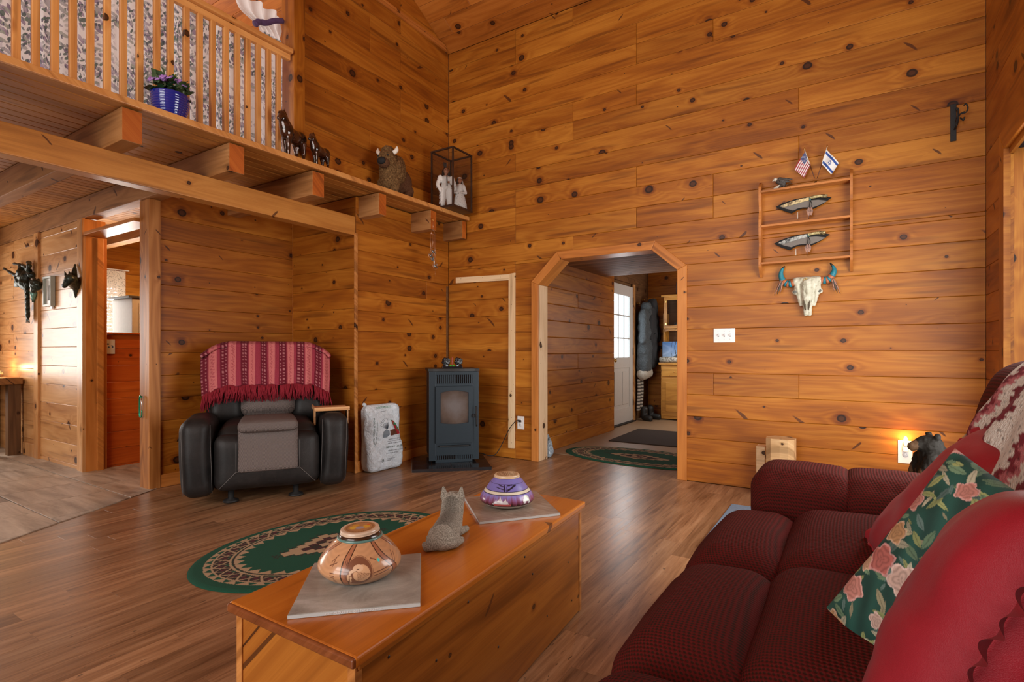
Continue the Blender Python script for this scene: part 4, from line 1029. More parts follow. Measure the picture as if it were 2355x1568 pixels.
for k, (z, hgt) in enumerate(((.665, .23), (.88, .27), (1.03, .20))):
    rp('back_lobe', (.43, .20, hgt), .085, (0, .03, .01), (0, .20+.06*k, z), MESHC if k < 2 else LEATH, (-.22, 0, 0), 14)
for s_ in (-1, 1):
    rp('back_wing', (.27, .20, .56), .08, (.01, .02, .0), (.325*s_, .245, .77), LEATH, (-.22, 0, -.12*s_), 16)
rp('back_shell', (.86, .12, .98), .05, (0, 0, 0), (0, .375, .60), LEATH, (-.16, 0, 0), 8, wr=0)
for s_ in (-1, 1):
    MB().lathe([(.045, 0), (.055, .006), (.05, .018), (.02, .03), (.02, .10)], 20).build('foot', BLACKM, rc, loc=(.22*s_-.03, -.36, .001))
    MB().lathe([(.045, 0), (.055, .006), (.05, .018), (.02, .03), (.02, .10)], 20).build('foot', BLACKM, rc, loc=(.22*s_, .30, .001))
MB().box((0, 0, 0), (.018, .10, .035), .006).build('lever', BLACKM, rc, loc=(-.568, -.05, .33))
# wooden tray resting over the right arm
ty = thing('arm_tray', 'small light wooden tray clipped over the recliner arm', 'tray', (0, 0, 0)); ty.matrix_local = RM @ Matrix.Translation((.455, -.22, .632))
WTR = wood('light_tray_wood', (.38, .17, .06), (.60, .32, .14), (.74, .44, .22), knot=.0, coat=.1)
box('top', (0, 0, .010), (.265, .30, .014), WTR, ty, .003)
box('lip', (0, -.143, .024), (.265, .012, .016), WTR, ty, .003); box('lip', (-.126, 0, .024), (.012, .274, .016), WTR, ty, .003)
box('side_leg', (-.122, -.02, -.055), (.010, .12, .115), WTR, ty, .002); box('side_leg', (.126, -.02, -.055), (.010, .12, .115), WTR, ty, .002)
# striped afghan over its back
WOOL = painted('crocheted_striped_wool', .95, .8, 150, var=.22, vs=190, sheen=.0, bdist=.006)
def afghan():
    V = []; F = []; UV = []; nu, nv = 190, 80; W_ = .99
    for j in range(nv+1):
        f = j/nv
        for i in range(nu+1):
            u = (i/nu-.5)*W_; e = abs(u)/(W_/2); zt = 1.145-.10*max(0, (e-.55)/.45)**2
            s = f*.62      # metres down the cloth, first the back part
            if s < .14: y = .395+.02; z = zt-.14+s+0; y = .42
            elif s < .30: a = (s-.14)/.16*math.pi; y = .305+.115*math.cos(a); z = zt+.030*math.sin(a)
            else: dn = s-.30; z = zt-dn; y = .19-.085*min(1, dn*5)-.10*dn
            y += (.05*e**3)*(1 if s > .3 else 0)+.010*math.sin(u*38+1)*(f**2)+.004*math.sin(u*95)
            if s > .3: z -= .0; uu = u*(1-.05*(s-.3)*2)
            else: uu = u
            V.append((uu, y, z+.006*math.sin(u*60)*(s > .25)*(f))); UV.append((u, s))
    for j in range(nv):
        for i in range(nu): a = j*(nu+1)+i; F.append((a, a+1, a+nu+2, a+nu+1))
    o = newobj('afghan', mesh('afghan', V, F, True), WOOL, None, mw=RM.copy()); tag(o, 'pink and burgundy striped crocheted afghan over the recliner back', 'blanket')
    U = np.array(UV); u = U[:, 0]+.53; s = U[:, 1]; p = .145; t = np.mod(u-.02, p)/p; n = len(u); col = np.tile(np.array((.20, .010, .026)), (n, 1))
    pink = (t > .50) & (t < .86); col[pink] = (.56, .155, .15); mid = ((t > .86) | (t < .06)) | ((t > .44) & (t < .5)); col[mid] = (.30, .030, .055)
    dk = (t > .06) & (t < .44); dot = dk & (np.mod(s, .026) < .010) & ((np.abs(t-.17) < .04) | (np.abs(t-.33) < .04)); col[dk] = (.135, .006, .018); col[dot] = (.44, .16, .17)
    zig = pink & (np.abs(t-.68+.05*np.sin(s*240)) < .03); col[zig] = (.38, .07, .08)
    a = o.data.color_attributes.new('col', 'FLOAT_COLOR', 'POINT'); a.data.foreach_set('color', np.concatenate([np.clip(col, 0, 1), np.ones((n, 1))], 1).ravel().astype(np.float32))
    o.modifiers.new('solid', 'SOLIDIFY').thickness = .012
    m = MB(); rgf = random.Random(5)
    for k in range(420):
        u = (rgf.random()-.5)*W_*.97; e = abs(u)/(W_/2); z = 1.145-.10*max(0, (e-.55)/.45)**2-.315; y = .19-.085-.10*.32+.05*e**3-.006; L = rgf.uniform(.085, .145)
        dx = rgf.uniform(-.03, .03); dy = rgf.uniform(-.018, .006)
        m.tube([(u, y, z), (u+dx*.4, y+dy, z-L*.5), (u+dx, y+dy*1.2, z-L)], [.0038, .0045, .0025], 5)
    m.build('fringe', plain('crimson_yarn', (.24, .006, .018), .9, vs=200, var=.5, bump=.5), o)
afghan()
# ------------------------------------------------------------------ pellet stove on its tiled hearth (local: -y front)
hp = thing('hearth_pad', 'low black slate-tiled hearth pad under the stove in the corner', 'hearth', (-3.3, 4.1, 0))
HPT = [(-3.37, 3.60), (-2.83, 4.09), (-3.31, 4.60), (-3.755, 4.60), (-3.755, 4.0)]
HP2 = [(a+3.3, b-4.1) for a, b in HPT]
MB().prism(ccw(HP2), .022).build('base', plain('pale_grout', (.30, .28, .27), .8), hp)
SLATE = plain('black_slate', (.018, .019, .022), .22, var=.35, vs=9, bump=.25, bs=25, coat=.3)
e = Vector((.54, .49)).normalized(); f = Vector((-e.y, e.x)); o0 = Vector(HP2[0])
for i in range(-1, 6):
    for j in range(0, 6):
        s = .182; off = .0; P = [tuple(o0+e*(a)+f*(b)) for a, b in ((i*s+off, j*s), (i*s+s+off, j*s), (i*s+s+off, j*s+s), (i*s+off, j*s+s))]
        C_ = ccw(HP2)
        for k in range(5):
            a, b = Vector(C_[k]), Vector(C_[(k+1) % 5]); n_ = Vector((-(b-a).y, (b-a).x)).normalized()
            P = clip(P, n_.x, n_.y, -n_.dot(a)) if P else P
        if P and len(P) > 2 and max(p[0] for p in P)-min(p[0] for p in P) > .02: plank('slate_tile', hp, Matrix.Translation((0, 0, .028)), P, SLATE, .008, .0015, .0016)
m = MB(); a, b = Vector(HP2[0]), Vector(HP2[1])
plank('edge_tile', hp, frame((a.x+.002, a.y-.002, 0), (e.x, e.y, 0), (e.y, -e.x, 0)), [(0, 0), ((b-a).length, 0), ((b-a).length, .026), (0, .026)], SLATE, .004, .001)
IR = plain('blue_grey_stove_enamel', (.020, .034, .046), .42, metal=.3, spec=.5, var=.05)
IRD = plain('black_stove_side', (.012, .012, .013), .5)
sv = thing('pellet_stove', 'blue-grey steel pellet stove with an arched glass door in the corner', 'stove', (-3.255-.17, 4.065+.17, .0285), R90/2)
sv.location = (-3.255-.16, 4.065+.16, .0285)
D0 = -.226     # front plane
box('body', (0, 0.01, .455), (.47, .42, .85), IRD, sv, .004)
MB().prism([(-.248, .23), (-.248, -.232)]+[(x, -.232-.022*(1-(x/.2)**2)) for x in np.linspace(-.2, .2, 9)]+[(.248, -.232), (.248, .23)], .024).build('top_plate', IRD, sv, loc=(0, 0, .880))
def rpanel(name, x0, x1, z0, z1, y, th, mat, par=sv, bev=.002): return box(name, ((x0+x1)/2, y-th/2, (z0+z1)/2), (x1-x0, th, z1-z0), mat, par, bev)
rpanel('front_frame', -.24, -.178, .02, .878, D0+.012, .018, IR); rpanel('front_frame', .178, .24, .02, .878, D0+.012, .018, IR)
rpanel('front_frame', -.1785, .1785, .845, .878, D0+.012, .018, IR); rpanel('front_frame', -.1785, .1785, .735, .762, D0+.012, .018, IR)
rpanel('front_frame', -.1785, .1785, .068, .20, D0+.012, .018, IR); rpanel('front_frame', -.1785, .1785, .0, .030, D0+.012, .018, IR)
box('vent_recess', (0, D0+.02, .80), (.36, .01, .10), BACK, sv); box('vent_recess', (0, D0+.02, .05), (.36, .01, .05), BACK, sv)
for z0, z1, nb in ((.762, .845, 19), (.03, .068, 18)):
    for k in range(nb):
        xx = -.178+.356*(k+.5)/nb; box('vent_bar', (xx, D0+.006, (z0+z1)/2), (.0105, .012, z1-z0+.002), IR, sv)
dr = empty('door', (0, D0-.018, 0), 0, sv)
wx0, wx1, wz0, wz1 = -.132, .138, .385, .675
def dpan(name, x0, x1, z0, z1, th=.022): return box(name, ((x0+x1)/2, 0, (z0+z1)/2), (x1-x0, th, z1-z0), IR, dr, .003)
outer_ = [(-.178, .19), (.180, .19), (.180, .735), (-.178, .735)]
arc = [(wx0, wz0)]+[(x, wz0-.012*(1-((x-.003)/.135)**2)) for x in np.linspace(wx0, wx1, 9)][1:-1]+[(wx1, wz0), (wx1, wz1)]+[(x, wz1+.022*(1-((x-.003)/.135)**2)) for x in np.linspace(wx1, wx0, 9)][1:-1]+[(wx0, wz1)]
bm = bmesh.new(); ov = [bm.verts.new((x, 0, z)) for x, z in outer_]; iv = [bm.verts.new((x, 0, z)) for x, z in arc]
ed = [bm.edges.new((ov[i], ov[(i+1) % 4])) for i in range(4)]+[bm.edges.new((iv[i], iv[(i+1) % len(iv)])) for i in range(len(iv))]
bmesh.ops.triangle_fill(bm, edges=ed, use_beauty=True); g = bmesh.ops.extrude_face_region(bm, geom=list(bm.faces))
for v in g['geom']:
    if isinstance(v, bmesh.types.BMVert): v.co.y -= .022
bmesh.ops.recalc_face_normals(bm, faces=list(bm.faces)); me = bpy.data.meshes.new('door_frame'); bm.to_mesh(me); bm.free(); newobj('door_frame', me, IR, dr, loc=(0, .011, 0))
nb_ = NB('sooty_glass'); P_ = nb_.coord(); n1 = nb_.noise(P_, 6.0, 4.0, .6); xx_, yy_, zz_ = nb_.sep(P_)
rr_ = nb_.vmath('LENGTH', nb_.vmath('MULTIPLY', P_, (6.2, 0, 5.4))); f_ = nb_.math('ADD', nb_.math('MULTIPLY', rr_, .75), nb_.math('MULTIPLY', nb_.math('SUBTRACT', n1, .5), .9))
SOOT = nb_.set(color=nb_.ramp(f_, [(.15, (.155, .135, .13)), (.6, (.10, .07, .055)), (.95, (.03, .022, .02))]), rough=.25, spec=.6)
o = box('door_glass', ((wx0+wx1)/2, .004, .53), (.30, .004, .36), SOOT, dr)
box('latch', (.188, -.02, .45), (.03, .03, .03), BLACKM, dr, .006)
MB().tube(spline([(0, 0, .075), (.001, -.003, .0), (.006, -.002, -.12)], 4), .008, 8).build('handle', BLACKM, dr, loc=(.205, -.045, .47))
MB().prism([(-.16, .0), (.16, .0), (.14, -.03), (-.14, -.03)], .010).build('ash_ledge', IRD, sv, loc=(0, D0-.006, .158))
# ------------------------------------------------------------------ bag of pellets
bg_ = thing('pellet_bag', 'white printed plastic bag of stove pellets standing against the wall', 'bag', (-3.705, 3.555, 0), R90)   # local x -> +Y, front -y -> +X
bg_.rotation_euler = (0, 0, R90-.10)
def bagf(o, p):
    t = (o.z/.61+.5); o.y *= 1.0-.55*max(0, t-.45)**1.5*1.6; o.x *= 1-.03*t+.012*math.sin(t*9); o.x += .02*t*t*(-1); o.y += .012*math.sin(t*8+p.x*3)*(p.y < 0)
    if t < .42: o.y += -.012 if p.y < 0 else 0
    n_ = mnoise.noise(Vector((o.x*11, o.y*11+5, o.z*14)))*.010+mnoise.noise(Vector((o.x*30, 3, o.z*38)))*.004; o.y += n_*(1 if p.y < 0 else .5); return o
PL = NB('white_poly_film'); P_ = PL.coord(); nn_ = PL.noise(P_, 26.0, 5.0, .65, .8)
PL.bump(nn_, .9, .030); PLM = PL.set(color=(.78, .88, .96), rough=.32, spec=.5, coat=.2)
bag = puffobj('sack', (.40, .145, .61), .055, (0, .018, 0), (0, 0, .307), PLM, bg_, n=34, fn=bagf)
box('ear', (-.188, .01, .617), (.03, .03, .03), PLM, bg_, .01, rot=(0, .6, 0))
INK = plain('dark_green_ink', (.02, .07, .05), .5); INK2 = plain('slate_ink', (.06, .09, .13), .5); GRN = plain('light_green_ink', (.10, .35, .22), .5)
dg = bpy.context.evaluated_depsgraph_get()
from mathutils.bvhtree import BVHTree
bvh = BVHTree.FromPolygons([v.co.copy() for v in bag.data.vertices], [tuple(p.vertices) for p in bag.data.polygons])
def printed(name, body, x, z, size, mat, rot=0.0, par=bg_, align='LEFT'):
    """lettering laid on the bag's front"""
    c = bpy.data.curves.new('tmp', 'FONT'); c.body = body; c.size = size; c.align_x = align; o = bpy.data.objects.new('tmp', c); C.objects.link(o)
    bpy.context.view_layer.update(); me = bpy.data.meshes.new_from_object(o.evaluated_get(bpy.context.evaluated_depsgraph_get())); bpy.data.objects.remove(o)
    ca, sa = math.cos(rot), math.sin(rot)
    for v in me.vertices:
        X = x+v.co.x*ca-v.co.y*sa; Z = z+v.co.x*sa+v.co.y*ca; h = bvh.ray_cast(Vector((X, -.3, Z-.307)), Vector((0, 1, 0)))
        v.co = (X, (h[0].y if h[0] else -.07)-.0022, Z)
    me.update(); return newobj(name, me, mat, par)
def decal(name, poly, mat):
    b = MB(); V = [];
    bm = bmesh.new(); vs_ = [bm.verts.new((a, 0, b_)) for a, b_ in poly]; bm.faces.new(vs_); bmesh.ops.triangulate(bm, faces=list(bm.faces))
    bmesh.ops.subdivide_edges(bm, edges=list(bm.edges), cuts=4, use_grid_fill=True)
    for v in bm.verts:
        h = bvh.ray_cast(Vector((v.co.x, -.3, v.co.z-.307)), Vector((0, 1, 0))); v.co.y = (h[0].y if h[0] else -.07)-.0018
    me = bpy.data.meshes.new(name); bm.to_mesh(me); bm.free(); return newobj(name, me, mat, bg_)
printed('lettering', 'WOOD PELLETS', -.10, .575, .024, GRN); printed('lettering', '~ premium ~', -.06, .545, .014, INK2)
printed('lettering', 'PREMIUM WOOD PELLET FUEL', .0, .285, .0125, INK2); printed('lettering', 'FOR USE IN PELLET STOVES', -.01, .268, .0115, INK2); printed('lettering', 'KEEP DRY  STORE INDOORS', -.01, .250, .0115, INK2)
printed('lettering', 'NET WT. 40 LBS.', -.025, .210, .025, INK); printed('lettering', 'MANUFACTURED FOR HEATING', .0, .180, .012, INK2); printed('lettering', 'SEE BACK FOR DETAILS', -.02, .158, .012, INK2)
printed('lettering', 'PLEASE RECYCLE', -.01, .105, .013, INK2); printed('lettering', 'THIS BAG', -.01, .09, .013, INK2)
printed('lettering', 'PREMIUM WOOD PELLETS', -.155, .50, .022, INK, -R90+.02); printed('lettering', 'HIGH HEAT  LOW ASH FUEL', -.125, .46, .016, INK, -R90+.02)
decal('printed_roof', [(.045, .47), (.10, .44), (.155, .36), (.15, .345), (.118, .37), (.05, .46)], plain('green_print', (.03, .20, .09), .5))
decal('printed_chimney_red', [(.055, .455), (.082, .455), (.148, .35), (.148, .325), (.112, .325)], plain('red_print', (.38, .02, .03), .5))
decal('printed_cabin', [(.015, .375), (.108, .375), (.125, .325), (.02, .322)], plain('brown_print', (.12, .045, .025), .5))
decal('printed_rock', [(-.055, .365), (-.02, .385), (.008, .37), (.008, .33), (-.02, .310), (-.058, .310)], plain('grey_print', (.16, .20, .24), .5))
m = MB()
for k in range(9):
    a = math.radians(60+12*k); m.tube([(0, 0, 0), (.05*math.cos(a), 0, .055*math.sin(a)), (.085*math.cos(a+.12), 0, .10*math.sin(a))], .0016, 4)
o = m.build('printed_tree', INK2, bg_, loc=(-.005, 0, .385))
for v in o.data.vertices:
    h = bvh.ray_cast(Vector((v.co.x-.005, -.3, v.co.z+.385-.307)), Vector((0, 1, 0))); v.co.y = (h[0].y if h[0] else -.06)-.0015
m = MB()
for k in range(3):
    a = math.radians(90+120*k); b2 = math.radians(90+120*(k+1)); p = Vector((.018*math.cos(a), 0, .018*math.sin(a))); q_ = Vector((.018*math.cos(b2), 0, .018*math.sin(b2))); m.tube([p.lerp(q_, .12), p.lerp(q_, .88)], .0022, 4)
o = m.build('recycling_mark', INK, bg_, loc=(-.055, 0, .10))
for v in o.data.vertices:
    h = bvh.ray_cast(Vector((v.co.x-.055, -.3, v.co.z+.10-.307)), Vector((0, 1, 0))); v.co.y = (h[0].y if h[0] else -.06)-.0015
# ------------------------------------------------------------------ loft railing with its curtains
XRL = -3.752
rl = thing('loft_railing', 'pine loft railing of square balusters under a flat top rail', 'railing', (XRL, 1.2, 2.552))
cx_ = [102, 228, 352, 468, 580, 688, 792, 898, 1008, 1095, 1198, 1284, 1368, 1452, 1526, 1593, 1661, 1727, 1792]
ys = [at(c/2.8, 300, X=XRL).y for c in cx_]; st_ = (ys[-1]-ys[0])/18
ys = [ys[0]-st_*k for k in range(9, 0, -1)]+ys
for k, y in enumerate(ys):
    o = MB().box((0, 0, 0), (.86, .033, .033), .002).build('baluster', WRL, rl)
    o.matrix_local = Matrix.Translation((0, y-1.2, .43)) @ frame((0, 0, 0), (0, 0, 1), (1, 0, 0))
o = MB().box((0, 0, 0), (2.45, .035, .045), .003).build('under_rail', WRL, rl, loc=(-.0, .19, .862), rot=(0, 0, R90))
o = MB().box((0, 0, 0), (2.46, .095, .036), .006).build('top_rail', WRL, rl, loc=(-.0, .192, .905), rot=(0, 0, R90))
def floral_cloth():
    b = NB('floral_curtain_print'); P = b.coord(); x, y, z = b.sep(P)
    base = b.comb(y, z, 0.0); wn_ = b.noise(base, 9.0, 3.0, .5, 0, 1); base2 = b.vmath('ADD', base, b.vmath('MULTIPLY', wn_, (.06, .06, 0)))
    cl = b.noise(base, 3.2, 3.0, .55)
    col = (.84, .86, .87); out = col
    for k, (ang, sx, sy, th, c1, c2_, lo) in enumerate([(.5, 34, 15, .30, (.20, .155, .25), (.34, .27, .40), .47), (-.6, 40, 17, .26, (.055, .095, .085), (.12, .19, .15), .50), (1.3, 30, 14, .30, (.46, .42, .52), (.36, .42, .36), .40), (.1, 60, 24, .24, (.10, .09, .16), (.20, .24, .24), .50)]):
        ca, sa = math.cos(ang), math.sin(ang); u, v, _ = b.sep(base2)
        uu = b.math('ADD', b.math('MULTIPLY', u, ca*sx), b.math('MULTIPLY', v, sa*sx)); vv = b.math('ADD', b.math('MULTIPLY', u, -sa*sy), b.math('MULTIPLY', v, ca*sy))
        vo = b.n('ShaderNodeTexVoronoi'); vo.voronoi_dimensions = '2D'; vo.inputs['Scale'].default_value = 1.0; b.c(b.comb(b.math('ADD', uu, k*7.7), vv), vo.inputs['Vector'])
        m = b.math('MULTIPLY', b.math('LESS_THAN', vo.outputs['Distance'], th), b.sstep(b.math('ADD', cl, b.math('MULTIPLY', b.sep(vo.outputs['Color'])[0], .16)), lo, lo+.12))
        out = b.mix(b.math('MULTIPLY', m, .88), out, b.mix(b.sep(vo.outputs['Color'])[1], c1, c2_))
    b.bump(b.noise(P, 30.0, 3.0), .2, .006)
    tr_ = b.n('ShaderNodeBsdfTranslucent'); b.c(out, tr_.inputs[0]); mx = b.n('ShaderNodeMixShader'); mx.inputs[0].default_value = .45
    b.set(color=out, rough=.85, spec=.1); b.t.links.new(b.p.outputs[0], mx.inputs[1]); b.t.links.new(tr_.outputs[0], mx.inputs[2]); b.t.links.new(mx.outputs[0], b.out.inputs[0]); return b.m
FCUR = floral_cloth()
def sheer():
    b = NB('white_sheer'); P = b.coord(); b.bump(b.noise(b.vmath('MULTIPLY', P, (1, 9, 1)), 9.0, 3.0), .3, .01)
    tr_ = b.n('ShaderNodeBsdfTranslucent'); tr_.inputs[0].default_value = (.85, .82, .80, 1); mx = b.n('ShaderNodeMixShader'); mx.inputs[0].default_value = .5
    b.set(color=(.82, .79, .77), rough=.8, spec=.1); b.t.links.new(b.p.outputs[0], mx.inputs[1]); b.t.links.new(tr_.outputs[0], mx.inputs[2]); b.t.links.new(mx.outputs[0], b.out.inputs[0]); return b.m
SHEER = sheer()
def cloth(name, ny, nz, f, mat, parent=None, loc=(0, 0, 0)):
    V = [f(i/ny, j/nz) for j in range(nz+1) for i in range(ny+1)]; F = []
    for j in range(nz):
        for i in range(ny): a = j*(ny+1)+i; F.append((a, a+1, a+ny+2, a+ny+1))
    return newobj(name, mesh(name, V, F, True), mat, parent, loc)
def cf(s, t):
    y = -.02+2.62*s; return (-.012*math.sin(y*34+2*math.sin(y*5))*(.5+.5*t)-.006*math.sin(y*90), y, .004+.865*(1-t))
o = cloth('railing_curtain', 420, 24, cf, FCUR, None, (-3.805, 0, 2.552)); tag(o, 'long floral curtain hung behind the loft balusters', 'curtain')
LE = [at(x, y, X=-3.86) for x, y in ((518, -40), (540, 5), (566, 32), (592, 56), (600, 70), (606, 86), (622, 112))]; LE = spline(LE, 6)
def swag(s, t):
    k = t*(len(LE)-1); i = min(len(LE)-2, int(k)); p = LE[i].lerp(LE[i+1], k-i); y1 = 2.62; y = p.y+(y1-p.y)*s; g = abs(t-.62)
    return (.022*math.sin(s*24+1.5*math.sin(t*6))*(.35+min(1, g*2.2)), y, p.z-2.55+.05*(1-s)*0)
sg = cloth('swag_curtain', 90, 40, swag, SHEER, None, (-3.865, 0, 2.55)); tag(sg, 'white sheer curtain tied back with a purple band beside the loft post', 'curtain')
def swag2(s, t):
    p = at(604, 74, X=-3.86).lerp(at(618, 118, X=-3.86), t); y = p.y+(2.62-p.y)*s; return (.015+.014*math.sin(s*30+t*2), y, p.z-2.55)
cloth('floral_hem', 60, 16, swag2, FCUR, sg)
tb = MB(); pts = spline([at(x, y, X=-3.835)-Vector((-3.865, 0, 2.55)) for x, y in ((586, 56), (596, 50), (612, 53), (630, 48), (650, 48))], 5); tb.tube(pts, [.020, .026, .023, .020, .024, .021, .018, .021, .023, .021]+[.020]*(len(pts)-10), 12)
tb.build('tie_band', plain('purple_velvet', (.085, .045, .12), .9, vs=60, var=.3, bump=.5), sg)
# ------------------------------------------------------------------ potted violet on the ledge
pv = at(391, 250, X=-3.618); PX, PY = -3.618, pv.y
pt_ = thing('potted_violet', 'African violet and ivy in a ribbed cobalt blue pot on the loft ledge', 'potted plant', (PX, PY, 2.554))
prof = [(.060, 0), (.070, .004)]
for k in range(9): z = .010+k*.0145; r = .074+.026*math.sin(min(1, (k+1)/7)*1.35); prof += [(r, z), (r+.006, z+.004), (r+.006, z+.009)]
prof += [(.104, .143), (.108, .150), (.100, .150), (.092, .120), (.001, .118)]
MB().lathe(prof, 48).build('pot', plain('cobalt_glaze', (.006, .018, .22), .12, coat=.8, var=.1), pt_)
MB().sphere((0, 0, .115), (.090, .090, .02), 20, 8).build('soil', plain('dark_soil', (.03, .018, .01), .95, bump=.8), pt_)
LG = [plain('violet_leaf', (.055, .10, .035), .6, var=.35, vs=90, bump=.3), plain('pale_leaf_edge', (.16, .20, .10), .6, var=.3, vs=60), plain('ivy_leaf', (.018, .055, .02), .45, var=.4, vs=50), plain('bright_new_leaf', (.20, .26, .03), .5, var=.3, vs=50)]
rgl = random.Random(21)
def leaf_mesh(L, w_, shape=0):
    n = 9; V = [(0, 0, 0)]; F = []
    out = []
    for k in range(n+1):
        t = k/n; wv = math.sin(math.pi*t**.8)*w_ if shape == 0 else w_*(math.sin(math.pi*t**.7)*(1+.35*math.sin(t*14)))
        out.append((t*L, wv, .18*L*math.sin(t*2.4)-.10*wv))
    V = [(p[0], 0, p[2]+.03*L) for p in out]+[p for p in out]+[(p[0], -p[1], p[2]) for p in out]; m = n+1
    for k in range(n): F += [(k, k+1, m+k+1, m+k), (k, 2*m+k, 2*m+k+1, k+1)]
    return mesh('leaf', V, F, True)
lm = [leaf_mesh(.060, .024), leaf_mesh(.050, .022), leaf_mesh(.045, .020, 1), leaf_mesh(.040, .016, 1)]
for k, m_ in enumerate(lm): m_.materials.append(LG[k])
for k in range(135):
    a = rgl.uniform(0, 2*math.pi); el = rgl.uniform(-.9, 1.1); R_ = rgl.uniform(.02, .085); t = rgl.choice([0, 0, 1, 2, 2, 2, 3 if el > .6 else 2])
    z = .150+.055*max(0, 1-R_/.1)+rgl.uniform(-.01, .04)*(1+max(0, el)); side = .02*math.sin(a)
    o = newobj('leaf', lm[t], None, pt_, (R_*math.cos(a), R_*math.sin(a), z), (rgl.uniform(-.5, .5), -el, a+rgl.uniform(-.5, .5))); s = rgl.uniform(.75, 1.25); o.scale = (s, s, s)
m = MB()
for a, L in ((1.2, .14), (1.9, .12), (-.2, .10), (2.6, .09), (4.4, .10)): m.tube(spline([(0, 0, .12), (.03*math.cos(a), .03*math.sin(a), .17), (L*.7*math.cos(a), L*.7*math.sin(a), .15+L*.7)], 4), .0018, 5)
m.build('stem', LG[2], pt_)
VF = plain('lilac_petal', (.34, .17, .48), .6, var=.35, vs=120)
pm = MB(); 
for q_ in range(5):
    a = q_*2*math.pi/5; pm.sphere((.009*math.cos(a), .009*math.sin(a), .002*math.sin(q_*2)), (.0085, .0085, .0035), 8, 5)
pme = pm.build('tmp', VF).data; bpy.data.objects.remove(bpy.data.objects['tmp'])
for k in range(26):
    a = -.6+rgl.uniform(-1.25, 1.25); r = rgl.uniform(.03, .105); o = newobj('flower', pme, None, pt_, (r*math.cos(a), r*math.sin(a)-.01, .205+.030*(1-r/.11)+rgl.uniform(0, .018)), (rgl.uniform(-.7, .7), rgl.uniform(.4, 1.1), a)); o.scale = (1.35, 1.35, 1.35)
# ------------------------------------------------------------------ horses on the ledge
BRZ = NB('lustred_brown_glaze'); P_ = BRZ.coord(); n_ = BRZ.noise(P_, 22.0, 3.0)
BRZM = BRZ.set(color=BRZ.ramp(n_, [(.35, (.012, .008, .006)), (.6, (.07, .022, .010)), (.75, (.20, .12, .07))]), rough=.16, metal=.35, coat=.8)
def horse(name, label, loc, rz, H, turn=.3, par=None):
    s = H; P = [('e', (-.02*s, 0, .53*s), (.30*s, .135*s, .155*s)), ('e', (.19*s, 0, .56*s), (.15*s, .14*s, .17*s)), ('e', (-.24*s, 0, .56*s), (.16*s, .145*s, .16*s)),
        ('c', (.22*s, 0, .62*s), (.34*s, .0, .80*s), .135*s, .085*s), ('c', (.36*s, 0, .84*s), (.50*s, turn*.12*s, .70*s), .072*s, .044*s), ('e', (.38*s, 0, .83*s), (.085*s, .058*s, .07*s)),
        ('c', (.31*s, .022*s, .90*s), (.32*s, .03*s, .985*s), .018*s, .006*s), ('c', (.31*s, -.022*s, .90*s), (.32*s, -.03*s, .985*s), .018*s, .006*s),
        ('c', (.29*s, 0, .90*s), (.12*s, 0, .70*s), .045*s, .04*s), ('c', (-.33*s, 0, .58*s), (-.40*s, 0, .28*s), .04*s, .035*s)]
    for (x, y, kx) in ((.20, .06, .02), (.16, -.06, -.02), (-.24, .065, .0), (-.20, -.065, .03)):
        f = x > 0
        P += [('c', (x*s, y*s, .46*s), ((x+(kx if f else kx-.05))*s, y*s, .25*s), (.070 if f else .088)*s, .040*s), ('c', ((x+(kx if f else kx-.05))*s, y*s, .25*s), ((x+kx-(0 if f else .02))*s, y*s, .05*s), .038*s, .030*s), ('c', ((x+kx)*s, y*s, .03*s), ((x+kx+.02)*s, y*s, .022*s), .034*s, .030*s)]
    o = organic(name, P, H*.014, BRZM, par, 2, loc, (0, 0, rz)); 
    if label: tag(o, label, 'figurine', 'glazed horses on the ledge')
    return o
h1 = at(668, 355, X=-3.63); h2 = at(733, 380, X=-3.62)
horse('horse_figurine', 'larger dark glazed horse figurine on the ledge beside the loft post', (-3.63, h1.y+.02, 2.555), -R90+.35, .37)
horse('horse_figurine', 'smaller dark glazed horse figurine standing alone on the ledge', (-3.62, h2.y+.01, 2.555), -R90+.3, .285)
# ------------------------------------------------------------------ plush buffalo
def furmat(name, a, b_):
    n = NB(name); P = n.coord(); f = n.noise(P, 75.0, 5.0, .8); g = n.noise(P, 11.0, 2.0)
    c = n.ramp(f, [(.38, a), (.62, b_)]); n.bump(f, .9, .012); return n.set(color=c, rough=.95, spec=.15)
CURL = furmat('curly_brown_plush', (.075, .038, .014), (.30, .165, .065)); SMOOTHB = furmat('smooth_brown_plush', (.095, .042, .020), (.16, .075, .036))
b0 = at(905, 430, X=-3.655)
bf = thing('plush_buffalo', 'brown plush buffalo toy with white horns sitting on the ledge', 'toy', (-3.645, b0.y, 2.554), -R90+.30); bf.scale = (1.05, 1.05, 1.05)
organic('body', [('e', (-.09, 0, .15), (.135, .115, .135)), ('e', (-.16, .05, .08), (.07, .05, .075)), ('e', (-.16, -.05, .08), (.07, .05, .075)), ('c', (-.12, .08, .08), (-.06, .09, .025), .05, .03), ('c', (-.12, -.08, .08), (-.06, -.09, .025), .05, .03)], .006, SMOOTHB, bf, 3, jitter=(.002, 60))
organic('mane', [('e', (.03, 0, .215), (.135, .115, .14)), ('e', (-.02, 0, .29), (.10, .085, .09)), ('e', (.135, 0, .285), (.082, .080, .088)), ('e', (.10, 0, .13), (.07, .085, .11)), ('e', (.12, 0, .37), (.055, .055, .045)), ('c', (.10, .06, .10), (.12, .065, .03), .045, .035), ('c', (.10, -.06, .10), (.12, -.065, .03), .045, .035)], .006, CURL, bf, 2, jitter=(.011, 75))
organic('muzzle', [('e', (.190, 0, .245), (.050, .055, .045))], .005, SMOOTHB, bf, 2)
